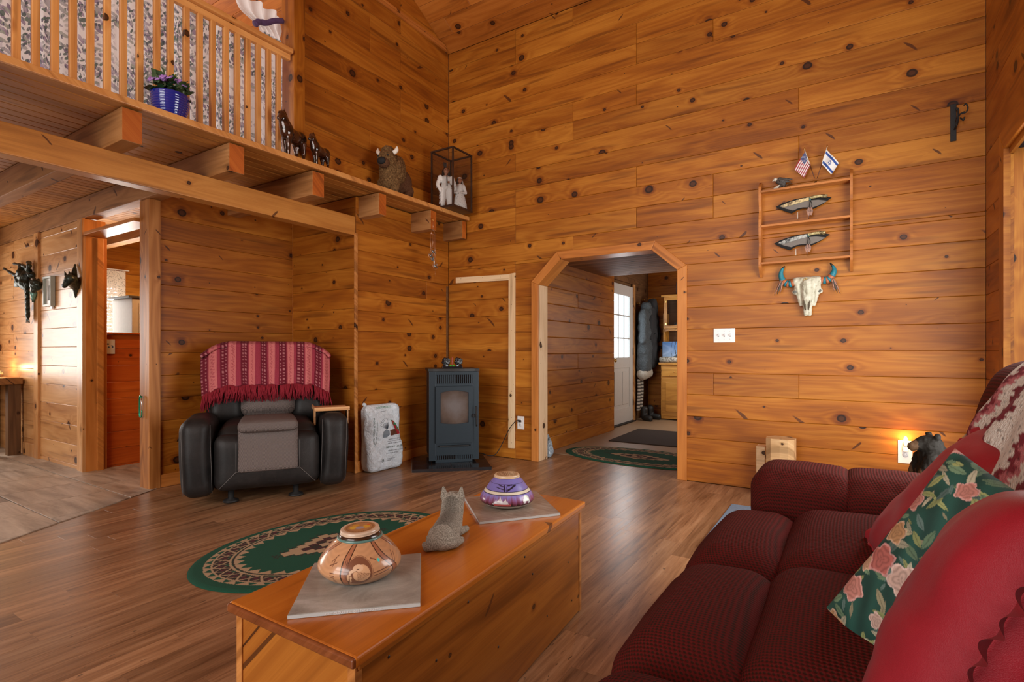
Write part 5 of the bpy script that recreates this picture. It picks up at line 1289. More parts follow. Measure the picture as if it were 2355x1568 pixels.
organic('nose', [('e', (.232, 0, .250), (.026, .040, .032))], .004, plain('black_plush', (.006, .005, .005), .8, bump=.5), bf, 2)
for s_ in (1, -1):
    MB().tube(spline([(.13, .062*s_, .345), (.128, .088*s_, .365), (.125, .092*s_, .40)], 4), [.018, .0185, .019, .0185, .018, .016, .013, .009, .004], 12).build('horn', plain('cream_felt', (.78, .72, .62), .8), bf)
    MB().sphere((.205, .047*s_, .305), .008, 10, 8).build('eye', BLACKM, bf)
MB().tube([(-.22, .0, .12), (-.235, .0, .07), (-.235, 0, .03)], [.008, .009, .016], 8).build('tail', SMOOTHB, bf)
# ------------------------------------------------------------------ display case with two dolls
ck = at(1042, 474, Z=2.552); X1, Y0 = ck.x, ck.y; X0 = at(990, 400, Y=Y0).x; Y1 = at(1087, 492, X=X1).y; Hc = .605
dc = thing('display_case', 'glass display case with a dark wood frame at the corner end of the ledge', 'display case', ((X0+X1)/2, (Y0+Y1)/2, 2.554)); hx, hy = (X1-X0)/2, (Y1-Y0)/2
DW = wood('dark_case_wood', (.015, .007, .004), (.035, .016, .009), (.07, .03, .016), knot=0, coat=.3)
box('base', (0, 0, .012), (2*hx, 2*hy, .024), DW, dc, .003)
m = MB(); b_ = .016
for sx in (-1, 1):
    for sy in (-1, 1): box('corner_post', (sx*(hx-.009), sy*(hy-.009), .31), (.015, .015, .575), DW, dc, .002)
for sx in (-1, 1): box('top_bar', (sx*(hx-.009), 0, Hc-.008), (b_, 2*hy, b_), DW, dc, .002)
for sy in (-1, 1): box('top_bar', (0, sy*(hy-.009), Hc-.008), (2*hx-2*b_, b_, b_), DW, dc, .002)
PANE = glassy('case_glass', (.04, .035, .03), .03, .10)
for sx in (-1, 1): box('glass_pane', (sx*(hx-.009), 0, .31), (.003, 2*hy-.034, .565), PANE, dc)
for sy in (-1, 1): box('glass_pane', (0, sy*(hy-.009), .31), (2*hx-.034, .003, .565), PANE, dc)
box('glass_pane', (0, 0, Hc-.006), (2*hx-.034, 2*hy-.034, .003), PANE, dc)
SUIT = plain('white_fringed_leather', (.72, .68, .64), .8, vs=160, var=.25, bump=.8, bs=220); SKIN = plain('doll_skin', (.36, .15, .08), .5); HAIR = plain('black_doll_hair', (.012, .008, .007), .5, vs=200, var=.5)
def doll(label, loc, rz, man):
    d = thing('doll', label, 'doll', loc, rz, 'dolls in the display case')
    if man:
        organic('suit', [('c', (.028, 0, .17), (.034, 0, .02), .034, .026), ('c', (-.028, 0, .17), (-.034, 0, .02), .034, .026), ('e', (0, 0, .20), (.055, .038, .05)), ('e', (0, 0, .27), (.062, .038, .05)),
                ('c', (.060, 0, .295), (.085, -.015, .23), .024, .020), ('c', (.085, -.015, .23), (.035, -.055, .235), .020, .016), ('c', (-.060, 0, .295), (-.088, -.01, .215), .024, .020), ('c', (-.088, -.01, .215), (-.06, -.03, .15), .019, .016)], .0045, SUIT, d, 2, jitter=(.003, 90))
        m = MB(); rr = random.Random(2)
        for k in range(60):
            s_ = rr.choice((-1, 1)); z = rr.uniform(.04, .26); m.tube([(s_*.055*(1 if z < .2 else 1.4), -.005, z), (s_*(.072 if z < .2 else .10), -.012, z-.022)], .0016, 4)
        m.build('fringe', SUIT, d); zt = .365; r = .030
        organic('head', [('e', (0, 0, zt), (.026, .028, .034)), ('c', (0, 0, .30), (0, 0, .345), .014, .014), ('e', (0, -.028, zt-.004), (.005, .007, .008))], .003, SKIN, d, 2)
        organic('hair', [('e', (0, .010, zt+.012), (.031, .028, .030)), ('c', (.026, .01, zt), (.036, .0, zt-.085), .014, .012), ('c', (-.026, .01, zt), (-.036, .0, zt-.085), .014, .012)], .004, HAIR, d, 2)
        m = MB(); [m.tube([(-.01+.008*k, .02, zt+.03), (-.02+.012*k, .03, zt+.095)], [.004, .007], 5) for k in range(3)]; m.build('feather', plain('dark_feather', (.05, .035, .03), .8), d)
        organic('hand', [('e', (.018, -.058, .235), (.012, .010, .012))], .003, SKIN, d, 1); m = MB(); m.tube([(.0, -.04, .31), (.002, -.042, .20)], .004, 6); m.build('necklace', HAIR, d)
    else:
        b = MB().lathe([(.078, 0), (.072, .06), (.055, .13), (.034, .19), (.040, .225), (.042, .25), (.020, .265)], 24); b.build('dress', SUIT, d)
        organic('sleeves', [('c', (.040, 0, .245), (.062, -.012, .17), .018, .016), ('c', (.062, -.012, .17), (.018, -.045, .16), .014, .011), ('c', (-.040, 0, .245), (-.062, -.012, .17), .018, .016), ('c', (-.062, -.012, .17), (-.018, -.045, .16), .014, .011)], .004, SUIT, d, 2)
        organic('head', [('e', (0, 0, .300), (.024, .025, .030)), ('c', (0, 0, .25), (0, 0, .28), .011, .011), ('e', (0, -.025, .297), (.004, .006, .007))], .003, SKIN, d, 2)
        organic('veil', [('e', (0, .012, .315), (.030, .026, .026)), ('c', (.026, .014, .30), (.045, .016, .17), .010, .014), ('c', (-.026, .014, .30), (-.045, .016, .17), .010, .014)], .004, SUIT, d, 2)
        organic('hair', [('c', (.020, .0, .315), (.024, .0, .262), .010, .008), ('c', (-.020, .0, .315), (-.024, .0, .262), .010, .008)], .003, HAIR, d, 1)
        m = MB(); rr = random.Random(4)
        for k in range(70):
            a = rr.uniform(-2.9, -.2); z = rr.uniform(.01, .16); r = .079-.16*z; m.sphere((r*math.cos(a), r*math.sin(a), z), .0026, 6, 4)
        m.build('beads', plain('dark_beads', (.03, .03, .035), .4), d)
    if man:
        for s_ in (-1, 1): MB().sphere((.010*s_, -.026, .370), .0035, 8, 6).build('eye', BLACKM, d)
    else:
        for s_ in (-1, 1): MB().sphere((.009*s_, -.0235, .303), .003, 8, 6).build('eye', BLACKM, d)
    return d
cxc, cyc = (X0+X1)/2, (Y0+Y1)/2
doll('male doll in white fringed suit with long black hair inside the case', (cxc+.010, cyc-.105, 2.580), math.radians(50), True)
doll('female doll in white beaded dress and veil inside the case', (cxc+.060, cyc+.055, 2.580), math.radians(40), False)
# ------------------------------------------------------------------ wind chime hanging from the fifth joist
hk = at(996, 508, X=-3.50); wc = thing('wind_chime', 'wind chime of thin rods and small silver figures hanging from a joist', 'wind chime', (hk.x, hk.y, hk.z))
COP = plain('pale_copper_wire', (.62, .36, .24), .3, .8); m = MB()
mpp = 4.62/1230
m.tube([(0, 0, 0), (0, 0, -.085)], .0018, 5); m.tube([(0, 0, -.085), (.0, -.035, -.130)], .002, 5); m.tube([(0, 0, -.085), (0, .035, -.130)], .002, 5); m.tube([(0, -.035, -.13), (0, .035, -.13)], .003, 5); m.build('hanger', COP, wc)
m = MB(); m.tube([(-.04, 0, .02), (-.02, 0, .03), (-.002, 0, .02), (0, 0, 0)], .002, 6); m.build('hook', BRASS, wc)
for y, z0, z1 in ((-.034, -.13, -.33), (-.012, -.13, -.30), (.0, -.13, -.27), (.022, -.13, -.44), (.034, -.13, -.44)): MB().tube([(0, y, 0), (0, y, z1-z0)], .0014, 5).build('rod', COP, wc, loc=(0, 0, z0))
MB().tube([(0, 0, 0), (0, 0, -.20)], .0045, 10).build('tube', CHROME, wc, loc=(.008, .006, -.290))
MB().tube([(0, 0, 0), (0, 0, -.05)], .0010, 5).build('rod', COP, wc, loc=(0, .03, -.49))
SIL = plain('pewter', (.22, .25, .27), .3, .8)
for y, z, r in ((.002, -.300, .036), (-.034, -.345, .032), (.034, -.440, .036), (-.012, -.380, 0)):
    if r:
        m = MB(); m.tube([(0, r*math.cos(t), r*math.sin(t)) for t in np.linspace(0, 2*math.pi, 25)], .0016, 5, cap=False); m.build('ring', COP, wc, loc=(.0, y, z))
    organic('bird_figure', [('e', (0, 0, 0), (.010, .020, .011)), ('c', (0, -.01, .004), (0, -.03, .014), .008, .003), ('c', (0, .01, 0), (0, .03, -.012), .008, .004), ('c', (0, 0, .006), (.012, .008, .026), .007, .003), ('c', (0, .004, .006), (-.012, .016, .024), .007, .003)], .003, SIL, wc, 1, loc=(.003, y, z-.006))
# ------------------------------------------------------------------ wall B: shelf with its ornaments
YS = YB-.095
xl, xr = at(1749, 530, Y=YB-.05).x, at(1958, 500, Y=YB-.05).x
zt_, zm_, zb_ = at(1855, 425, Y=YS).z, at(1855, 508, Y=YS).z, at(1855, 597, Y=YS).z
sh = thing('wall_shelf', 'pine wall shelf with scalloped sides and three boards', 'shelf', ((xl+xr)/2, YB, zb_)); w2 = (xr-xl)/2
for z in (zb_, zm_, zt_): box('shelf_board', (0, -.050, z-zb_), (2*w2-.016, .090, .016), WSH, sh, .002)
zlo, zhi = zb_-.10, zt_+.085
def sideprof():
    P = []; n = 60
    for k in range(n+1):
        z = zlo+(zhi-zlo)*k/n; d = .092
        for zc in ((zb_+zm_)/2, (zm_+zt_)/2): d -= .022*math.exp(-((z-zc)/.055)**2)
        if z < zb_-.02: d *= max(.18, 1-((zb_-.02-z)/.08)**1.3*.85)
        if z > zt_+.03: d *= max(.3, 1-((z-zt_-.03)/.06)**1.5*.7)
        P.append((-d, z-zb_))
    return [(-.002, zlo-zb_)]+P+[(-.002, zhi-zb_)]
sp_ = sideprof()
for s_ in (-1, 1):
    b = MB(); n = len(sp_); V = [(x_, p[0], p[1]) for x_ in (-.009, .009) for p in sp_]; b.add(V, [tuple(range(n)), tuple(range(n, 2*n))[::-1]]+[(i, n+i, n+(i+1) % n, (i+1) % n) for i in range(n)]); b.build('side_board', WSH, sh, loc=(s_*w2, 0, 0))
# the two decorative knives on their plaques
BLK = plain('black_lacquer', (.008, .007, .007), .55, spec=.2); GRY = plain('grey_plaque_face', (.15, .125, .105), .5, coat=0, var=.15, vs=30)
def marb(name, a, b_, m_=0):
    n = NB(name); f = n.noise(n.coord(), 38.0, 5.0, .7, 1.0); return n.set(color=n.ramp(f, [(.42, a), (.55, b_)]), rough=.38, coat=.1, metal=m_, spec=.3)
IVY = marb('scrimshaw_gold', (.12, .07, .025), (.66, .52, .26)); IVY2 = marb('scrimshaw_black', (.010, .010, .010), (.42, .42, .38)); HND = marb('gold_handle', (.08, .05, .02), (.55, .46, .22), .3)
FEA = marb('brown_feather', (.10, .035, .02), (.34, .16, .10))
def to3(px, Y, off): return [at(1700+x/3.41, 300+y/3.41, Y=Y)-off for x, y in px]
def plate(name, px, Y, off, th, mat, par, bev=.0):
    P = to3(px, Y, off); c = sum(P, Vector())/len(P); bm = bmesh.new(); vs_ = [bm.verts.new(p-c) for p in P]; f = bm.faces.new(vs_)
    g = bmesh.ops.extrude_face_region(bm, geom=[f]); [setattr(v, 'co', v.co+Vector((0, -th, 0))) for v in g['geom'] if isinstance(v, bmesh.types.BMVert)]
    bmesh.ops.recalc_face_normals(bm, faces=list(bm.faces))
    if bev: bmesh.ops.bevel(bm, geom=[e for e in bm.edges if all(v.co.y < -th*.9 for v in e.verts)], offset=bev, segments=2, affect='EDGES')
    me = bpy.data.meshes.new(name); bm.to_mesh(me); bm.free(); return newobj(name, me, mat, par, loc=c)
def plaque(label, dy, dx, sheath):
    o0_ = at(1700+(500+dx)/3.41, 300+(590+dy)/3.41, Y=YB-.03); kp = thing('knife_plaque', label, 'wall ornament', o0_, 0, 'knife plaques on the wall shelf')
    S = lambda L: [(x+dx, y+dy) for x, y in L]
    ol = [(287, 601), (340, 572), (440, 540), (545, 522), (640, 512), (725, 526), (660, 575), (585, 614), (500, 612), (455, 625), (410, 652), (345, 630)]
    cxx, cyy = 500, 580; inn = [(cxx+(x-cxx)*.86, cyy+4+(y-cyy)*.60) for x, y in ol]
    plate('plaque', S(ol), YB-.030, o0_, .012, BLK, kp, .004); plate('plaque_face', S(inn), YB-.043, o0_, .002, GRY, kp)
    plate('sheath', S([(325, 592), (400, 560), (500, 534), (550, 522), (556, 545), (480, 566), (400, 590), (345, 605)]), YB-.046, o0_, .012, sheath, kp, .005)
    pts = to3(S([(552, 530), (590, 520), (640, 513), (690, 514)]), YB-.056, o0_); MB().tube(spline(pts, 4), [.011, .0115, .012, .0115, .011, .0105, .0105, .011, .012, .0125, .013, .0135, .013], 12).build('handle', HND, kp)
    pts = to3(S([(554, 520), (556, 545)]), YB-.058, o0_); MB().tube(pts, .006, 8).build('guard', plain('turquoise_binding', (.05, .20, .22), .5), kp)
    for k, (a, b_) in enumerate(((548, 603), (566, 600))):
        pts = to3(S([(557, 545), (a+4, 575), (a, b_)]), YB-.055, o0_); MB().tube(spline(pts, 4), .0022, 6).build('cord', BLK, kp)
        P = to3(S([(a, b_-4), (a-14-8*(k == 0), b_+25), (a-10, b_+62), (a+4, b_+66), (a+14, b_+30)]), YB-.055, o0_); c = sum(P, Vector())/5
        newobj('feather', mesh('feather', [p-c for p in P]+[p-c+Vector((0, -.004, 0)) for p in P], [(0, 1, 2, 3, 4), (9, 8, 7, 6, 5)]+[(i, i+5, (i+1) % 5+5, (i+1) % 5) for i in range(5)]), FEA, kp, c)
    for a in (458, 545):
        pts = to3(S([(a, 640), (a, 692)]), YB-.035, o0_); MB().tube(pts, .0035, 6).build('peg', plain('cream_peg', (.6, .5, .4), .6) if a == 458 else FEA, kp)
plaque('gold patterned knife on a boat-shaped plaque in the upper bay of the wall shelf', 0, 0, IVY)
plaque('black and silver knife on a boat-shaped plaque in the lower bay of the wall shelf', 288, -14, IVY2)
# flags in a small stand
fb = at(1700+600/3.41, 300+378/3.41, Y=YB-.06); zf = zt_+.009
sf = Vector((fb.x, YB-.06, zf))
ST = thing('flag_stand', 'small crossed desk flag stand on top of the wall shelf', 'flag stand', sf)
MB().lathe([(.020, 0), (.020, .004), (.010, .008), (.008, .016), (.001, .018)], 20).build('base', plain('dark_bronze', (.05, .035, .025), .35, .6), ST)
def F3(x, y, Y=YB-.06): return at(1700+x/3.41, 300+y/3.41, Y=Y)
def flag(name, label, hoist, fly, pole, fn, n=90):
    f = thing(name, label, 'flag', F3(*pole[1]), 0, 'small desk flags'); o_ = F3(*pole[1])
    a, b_ = F3(*pole[0])-o_, Vector((0, 0, .0)); MB().tube([b_, b_.lerp(a, .5)], .0028, 8).build('pole', plain('brown_pole', (.10, .03, .015), .4), f); MB().tube([b_.lerp(a, .5), a], .0028, 8).build('pole_top', plain('white_pole', (.7, .65, .55), .4), f)
    MB().lathe([(.003, 0), (.006, .004), (.004, .009), (.001, .018)], 10, c=tuple(a)).build('finial', BRASS, f)
    H0, H1, G0, G1 = (F3(*hoist[0])-o_, F3(*hoist[1])-o_, F3(*fly[0])-o_, F3(*fly[1])-o_); m_ = int(n*.66); V = []; F = []; U = []
    for j in range(m_+1):
        for i in range(n+1):
            u, v = i/n, j/m_; p = H0.lerp(G0, u).lerp(H1.lerp(G1, u), v); p.y += .008*math.sin(u*8+v*1.5)*u**.5; V.append(p); U.append((u, v))
    for j in range(m_):
        for i in range(n): k = j*(n+1)+i; F.append((k, k+1, k+n+2, k+n+1))
    o = newobj('cloth', mesh('cloth', V, F, True), FLAGM, f); U = np.array(U); rgb = fn(U[:, 0], U[:, 1]); a_ = o.data.color_attributes.new('col', 'FLOAT_COLOR', 'POINT')
    a_.data.foreach_set('color', np.concatenate([rgb, np.ones((len(U), 1))], 1).ravel().astype(np.float32)); return f
FLAGM = painted('flag_cloth', .7, 0, var=.03)
def us(u, v):
    n = len(u); c = np.tile(np.array((.72, .68, .66)), (n, 1)); c[np.mod(np.floor(v*13), 2) == 0] = (.36, .012, .035); k = (u < .42) & (v < .54); c[k] = (.018, .028, .14)
    cu, cv = u/.42*11, v/.54*9; iu, iv = np.floor(cu), np.floor(cv); s = k & (np.mod(iu+iv, 2) == 0) & (np.hypot(cu-iu-.5, (cv-iv-.5)) < .36) & (iu > -.5); c[s] = (.6, .6, .65); return c
def il(u, v):
    n = len(u); c = np.tile(np.array((.74, .73, .72)), (n, 1)); B = (.022, .07, .30); c[((v > .10) & (v < .26)) | ((v > .74) & (v < .90))] = B
    x, y = (u-.5)*1.38, v-.5
    for s_ in (1, -1):
        e_ = np.max([np.cos(math.radians(a))*x*1.0+np.sin(math.radians(a))*y*s_ for a in (90, 210, 330)], axis=0); c[(e_ < .098) & (e_ > .062)] = B
    return c
flag('desk_flag', 'small United States flag with stripes and stars on the wall shelf', ((516, 166), (562, 268)), ((430, 300), (508, 369)), ((512, 150), (592, 374)), us, 130)
flag('desk_flag', 'small white flag with blue star and two blue bands on the wall shelf', ((686, 150), (647, 264)), ((782, 252), (724, 346)), ((690, 128), (612, 374)), il, 130)
# eagle figurine
eg = at(1797, 425, Y=YB-.05); ef = thing('eagle_figurine', 'bald eagle figurine with folded dark wings on top of the wall shelf', 'figurine', (eg.x, YB-.055, zt_+.009))
EB = plain('dark_feathers', (.055, .045, .038), .6, vs=120, var=.6, bump=.6); EW = plain('ivory_feathers', (.62, .58, .48), .6, vs=100, var=.2, bump=.4)
organic('body', [('c', (-.020, 0, .060), (.012, 0, .035), .019, .020), ('c', (-.01, -.012, .072), (.075, -.004, .060), .015, .004), ('c', (-.01, .012, .072), (.07, .010, .066), .015, .004), ('c', (.0, -.012, .06), (.060, -.010, .042), .016, .006), ('c', (0, 0, .03), (-.012, -.006, .012), .012, .008), ('c', (.02, 0, .03), (.016, -.004, .010), .012, .008)], .003, EB, ef, 1, jitter=(.002, 160))
organic('head', [('e', (-.040, 0, .078), (.017, .013, .013)), ('c', (-.03, 0, .07), (-.024, 0, .062), .012, .014), ('c', (-.052, 0, .076), (-.062, 0, .068), .006, .002)], .0025, EW, ef, 1)
organic('tail', [('c', (.0, 0, .030), (-.040, 0, .006), .010, .016), ('e', (-.03, 0, .008), (.018, .014, .008))], .003, EW, ef, 1)
MB().tube([(.02, 0, .012), (.05, 0, .030), (.075, 0, .034)], [.008, .006, .003], 8).build('branch', WD, ef)
# painted buffalo skull
k0 = at(1857, 665, Y=YB-.03); sk = thing('buffalo_skull', 'cream painted buffalo skull with turquoise banded horns below the wall shelf', 'wall ornament', (k0.x, YB-.002, k0.z)); s = .003290
def K(px, py, d=-.035): q_ = at(px, py, Y=YB-.03); return (q_.x-k0.x, d, q_.z-k0.z)
BN = NB('aged_bone'); P_ = BN.coord(); n_ = BN.noise(P_, 26.0, 6.0, .7, .6); n2_ = BN.noise(BN.vmath('MULTIPLY', P_, (60, 30, 9)), 1.0, 4.0)
BN.bump(BN.math('ADD', n_, n2_), .6, .006); BONE = BN.set(color=BN.ramp(BN.math('ADD', BN.math('MULTIPLY', n_, .6), BN.math('MULTIPLY', n2_, .4)), [(.32, (.20, .17, .10)), (.48, (.52, .50, .38)), (.65, (.68, .66, .54))]), rough=.6)
def C_(a, b, r0, r1): return ('c', a, b, r0, r1)
organic('skull', [('e', K(1857, 652, -.030), (.082, .035, .045)), C_(K(1832, 648, -.03), K(1882, 645, -.03), .034, .034), C_(K(1857, 655, -.035), K(1857, 690, -.045), .052, .038), C_(K(1857, 690, -.045), K(1853, 722, -.035), .034, .016), C_(K(1857, 690, -.045), K(1862, 722, -.035), .034, .016),
    C_(K(1835, 660), K(1842, 700), .026, .015), C_(K(1880, 660), K(1872, 700), .026, .015), ('e', K(1829, 672, -.03), (.022, .022, .020)), ('e', K(1885, 669, -.03), (.022, .022, .020)), C_(K(1822, 648, -.03), K(1835, 648, -.03), .018, .024), C_(K(1892, 643, -.03), K(1880, 645, -.03), .018, .024)], .0045, BONE, sk, 2, jitter=(.003, 60))
for px, py in ((1829, 672), (1885, 669)): MB().sphere(K(px, py, -.050), (.013, .006, .012), 12, 8).build('eye_socket', plain('grey_socket', (.12, .12, .10), .7), sk)
for a, b in (((1850, 692), (1854, 714)), ((1864, 692), (1860, 714))): MB().tube([K(*a, -.080), K((a[0]+b[0])/2, (a[1]+b[1])/2, -.079), K(*b, -.060)], [.002, .007, .002], 8).build('nasal_hollow', plain('dark_hollow', (.10, .08, .05), .8), sk)
MB().prism([(0, .02), (.012, .006), (.02, 0), (.008, -.006), (0, -.018), (-.008, -.006), (-.02, 0), (-.012, .006)], .004, frame((0, 0, 0), (1, 0, 0), (0, -1, 0))).build('painted_bird', marb('gold_eagle_paint', (.10, .06, .02), (.62, .42, .12)), sk, loc=K(1854, 645, -.064))
TQ = plain('turquoise_paint', (.012, .18, .24), .45, vs=60, var=.2); OR_ = plain('terracotta_paint', (.40, .12, .045), .5); HT = plain('black_horn_tip', (.015, .015, .014), .3)
for hp_ in ([(1826, 650), (1812, 653), (1801, 646), (1796, 632), (1799, 620), (1805, 612)], [(1887, 644), (1902, 644), (1913, 634), (1918, 624), (1917, 615), (1909, 605)]):
    pts = spline([K(a, b, -.030) for a, b in hp_], 6); n = len(pts); rad = [.0285*(1-(i/(n-1))**1.6*.86) for i in range(n)]
    hr = None; cuts = [(0, .10, OR_), (.10, .17, TQ), (.17, .26, OR_), (.26, .33, TQ), (.33, .42, OR_), (.42, .87, TQ), (.87, 1.0, HT)]
    for a, b, mm in cuts:
        i0, i1 = int(a*(n-1)), max(int(a*(n-1))+1, int(b*(n-1)))
        if i0 >= n-1: continue
        o = MB().tube(pts[i0:i1+1], rad[i0:i1+1], 14).build('horn' if hr is None else 'horn_band', mm, sk if hr is None else hr)
        hr = hr or o
for (a, b, dx) in ((1801, 640, -1), (1913, 636, 1)):
    for k in range(3):
        pts = spline([K(a, b, -.045), K(a+dx*(2+3*k), b+14, -.045), K(a+dx*(6+7*k), b+34+3*k, -.045)], 4); MB().tube(pts, [.002, .004, .006, .008, .009, .008, .006, .004, .0015], 6).build('hanging_feather', FEA if k != 1 else EB, sk)
# black plant bracket high on the right
pb_ = at(2192, 283, Y=YB); bk_ = thing('wall_bracket', 'black iron bracket with curled hooks high on the back wall', 'bracket', (pb_.x, YB-.004, pb_.z)); hgt = (at(2192, 241, Y=YB).z-at(2192, 326, Y=YB).z)
box('plate', (0, -.004, 0), (.032, .007, hgt), BLACKM, bk_, .002)
def HK(L, r): return MB().tube(spline(L, 5), r, 8).build('hook', BLACKM, bk_)
HK([(.005, -.01, -.05), (.018, -.03, -.02), (.02, -.05, .015), (.030, -.065, .03), (.050, -.075, .035)], .005)
HK([(.03, -.065, .030), (.055, -.075, .030), (.065, -.08, .055), (.055, -.08, .085), (.045, -.078, .075)], .0045)
HK([(.012, -.02, .0), (.020, -.03, .035), (.022, -.03, .075), (.016, -.03, .085), (.012, -.03, .07)], .0045); HK([(.006, -.012, -.045), (.012, -.05, -.04), (.012, -.05, .0), (.012, -.04, .01)], .0045); HK([(.03, -.05, .01), (.045, -.06, -.015), (.05, -.065, .005)], .0045)
# switch and outlets
def plate2(name, label, cat, x0, x1, y0, y1, ngang, kind):
    a, b = at(x0, y1, Y=YB), at(x1, y0, Y=YB); o = thing(name, label, cat, ((a.x+b.x)/2, YB-.0, (a.z+b.z)/2)); wd_, ht = b.x-a.x, b.z-a.z
    box('cover_plate', (0, -.003, 0), (wd_, .006, ht), WHITE, o, .002)
    for k in range(ngang):
        x = wd_*((k+.5)/ngang-.5)*.82
        if kind == 'switch':
            box('switch_slot', (x, -.0065, 0), (.011, .002, .026), plain('slot_shadow', (.35, .34, .33), .5) if k == 0 else bpy.data.materials['slot_shadow'], o); box('toggle', (x, -.012, .004), (.008, .014, .010), WHITE, o, .002, rot=(.5, 0, 0))
            for z in (-.032, .032): MB().sphere((x, -.0062, z), (.003, .0015, .003), 8, 5).build('screw', CHROME, o)
        else:
            for z in (-.020, .020):
                MB().lathe([(.0165, 0), (.0165, .003), (.001, .003)], 20, M=frame((0, 0, 0), (1, 0, 0), (0, -1, 0))).build('socket', WHITE, o, loc=(x, -.006, z))
                for s_ in (-1, 1): box('socket_slot', (x+.006*s_, -.0092, z+.003), (.002, .001, .008), BLACKM, o)
    return o
plate2('light_switch', 'white triple light switch plate between the arch and the skull', 'light switch', 1641.5, 1691, 754.5, 787.5, 3, 'switch')
ol = plate2('wall_outlet', 'white wall outlet with a black plug beside the arch', 'outlet', 1190.5, 1206, 957.5, 986, 1, 'outlet')
nl = plate2('wall_outlet', 'white wall outlet holding the lit night light near the sofa', 'outlet', 2065, 2098.5, 1014, 1063.5, 1, 'outlet')
nz_ = at(2082, 1038, Y=YB); ng = thing('night_light', 'plug-in night light with a glowing clear bulb in the outlet by the sofa', 'night light', (nz_.x, YB-.0065, nz_.z+.018))
MB().box((0, -.016, .004), (.030, .026, .040), .006).build('body', WHITE, ng); MB().lathe([(.014, 0), (.012, .020), (.016, .030)], 16, c=(0, -.020, .022)).build('bulb_base', WHITE, ng)
MB().sphere((0, -.022, .070), (.011, .011, .020), 16, 10).build('bulb', glow('warm_bulb', (1.0, .62, .22), 60), ng)
point('night_bulb_light', (nz_.x, YB-.075, nz_.z+.085), 1.6, (1.0, .50, .14), .02)
# stove cord
pc = [Vector((ol.location.x, YB-.012, ol.location.z+.018)), at(1188, 967, Y=YB-.05), at(1172, 985, Y=YB-.06), at(1155, 1020, Y=YB-.06), at(1140, 1044, Y=YB-.12), at(1125, 1048, Y=YB-.17), at(1108, 1042, Y=YB-.2), at(1095, 1042, Y=YB-.19)]
for p in pc[4:]: p.z = max(.036, p.z)
cd = thing('power_cord', 'black power cord running from the outlet by the arch to the stove', 'cord', pc[0]); MB().tube([p-pc[0] for p in spline(pc, 6)], .0042, 8).build('cable', BLACKM, cd)
MB().box((0, -.012, 0), (.024, .026, .022), .005).build('plug', BLACKM, cd)
# raw pine battens nailed round the chimney patch
tl = thing('raw_batten_frame', 'unfinished pale pine battens forming an upside-down L beside the arch', 'batten', (0, 0, 0))
def bat(name, px):
    P = [at(x, y, Y=YB-.02) for x, y in px]; hor = abs(P[1].x-P[0].x) > abs(P[2].z-P[1].z)
    ux = (P[1]-P[0]).normalized() if hor else Vector((0, 0, 1)); M = frame(P[0], ux, (0, -1, 0)); Mi = M.inverted(); plank(name, tl, M, [tuple((Mi @ p)[:2]) for p in P], WW, .019, .001, 0)
bat('batten', [(1048, 651), (1170, 644), (1170, 630.5), (1048, 638)]); bat('batten', [(1168.5, 1030), (1182.5, 1031), (1183.5, 627), (1169.5, 630)])
m = MB()
for x, y in ((1060, 641), (1110, 638), (1150, 637), (1176, 660), (1176, 700), (1176, 760), (1176, 830), (1176, 900), (1176, 960), (1176, 1018)): p = at(x, y, Y=YB-.0205); m.sphere((p.x, p.y, p.z), (.0035, .0012, .0035), 8, 5)
m.build('nail_heads', NAIL, tl)
# ------------------------------------------------------------------ husky statuette between the pots
hb = at(1012, 1262, Z=ZT); hd = at(1062, 1185, Z=ZT+.02)
hs = thing('husky_figurine', 'grey husky pup figurine lying on the chest between the two pots', 'figurine', (hb.x+.0, hb.y+.02, ZT+.0005), 0)
HM = NB('carved_grey_fur'); P_ = HM.coord(); n_ = HM.noise(HM.vmath('MULTIPLY', P_, (1, 1, .6)), 330.0, 4.0, .8); n2_ = HM.noise(P_, 22.0, 2.0); a_ = HM.n('ShaderNodeVertexColor'); a_.layer_name = 'col'
HM.bump(n_, 1.0, .004); HUSK = HM.set(color=HM.mix(HM.sstep(n_, .40, .62), HM.mix(1.0, a_.outputs[0], (.38, .36, .33), 'MULTIPLY'), a_.outputs[0]), rough=.8, spec=.25)
dirh = Vector((at(1045, 1205, Z=ZT).x-hb.x, at(1045, 1205, Z=ZT).y-hb.y, 0)); hs.rotation_euler = (0, 0, math.atan2(dirh.y, dirh.x)); hs.scale = (1, 1, 1)
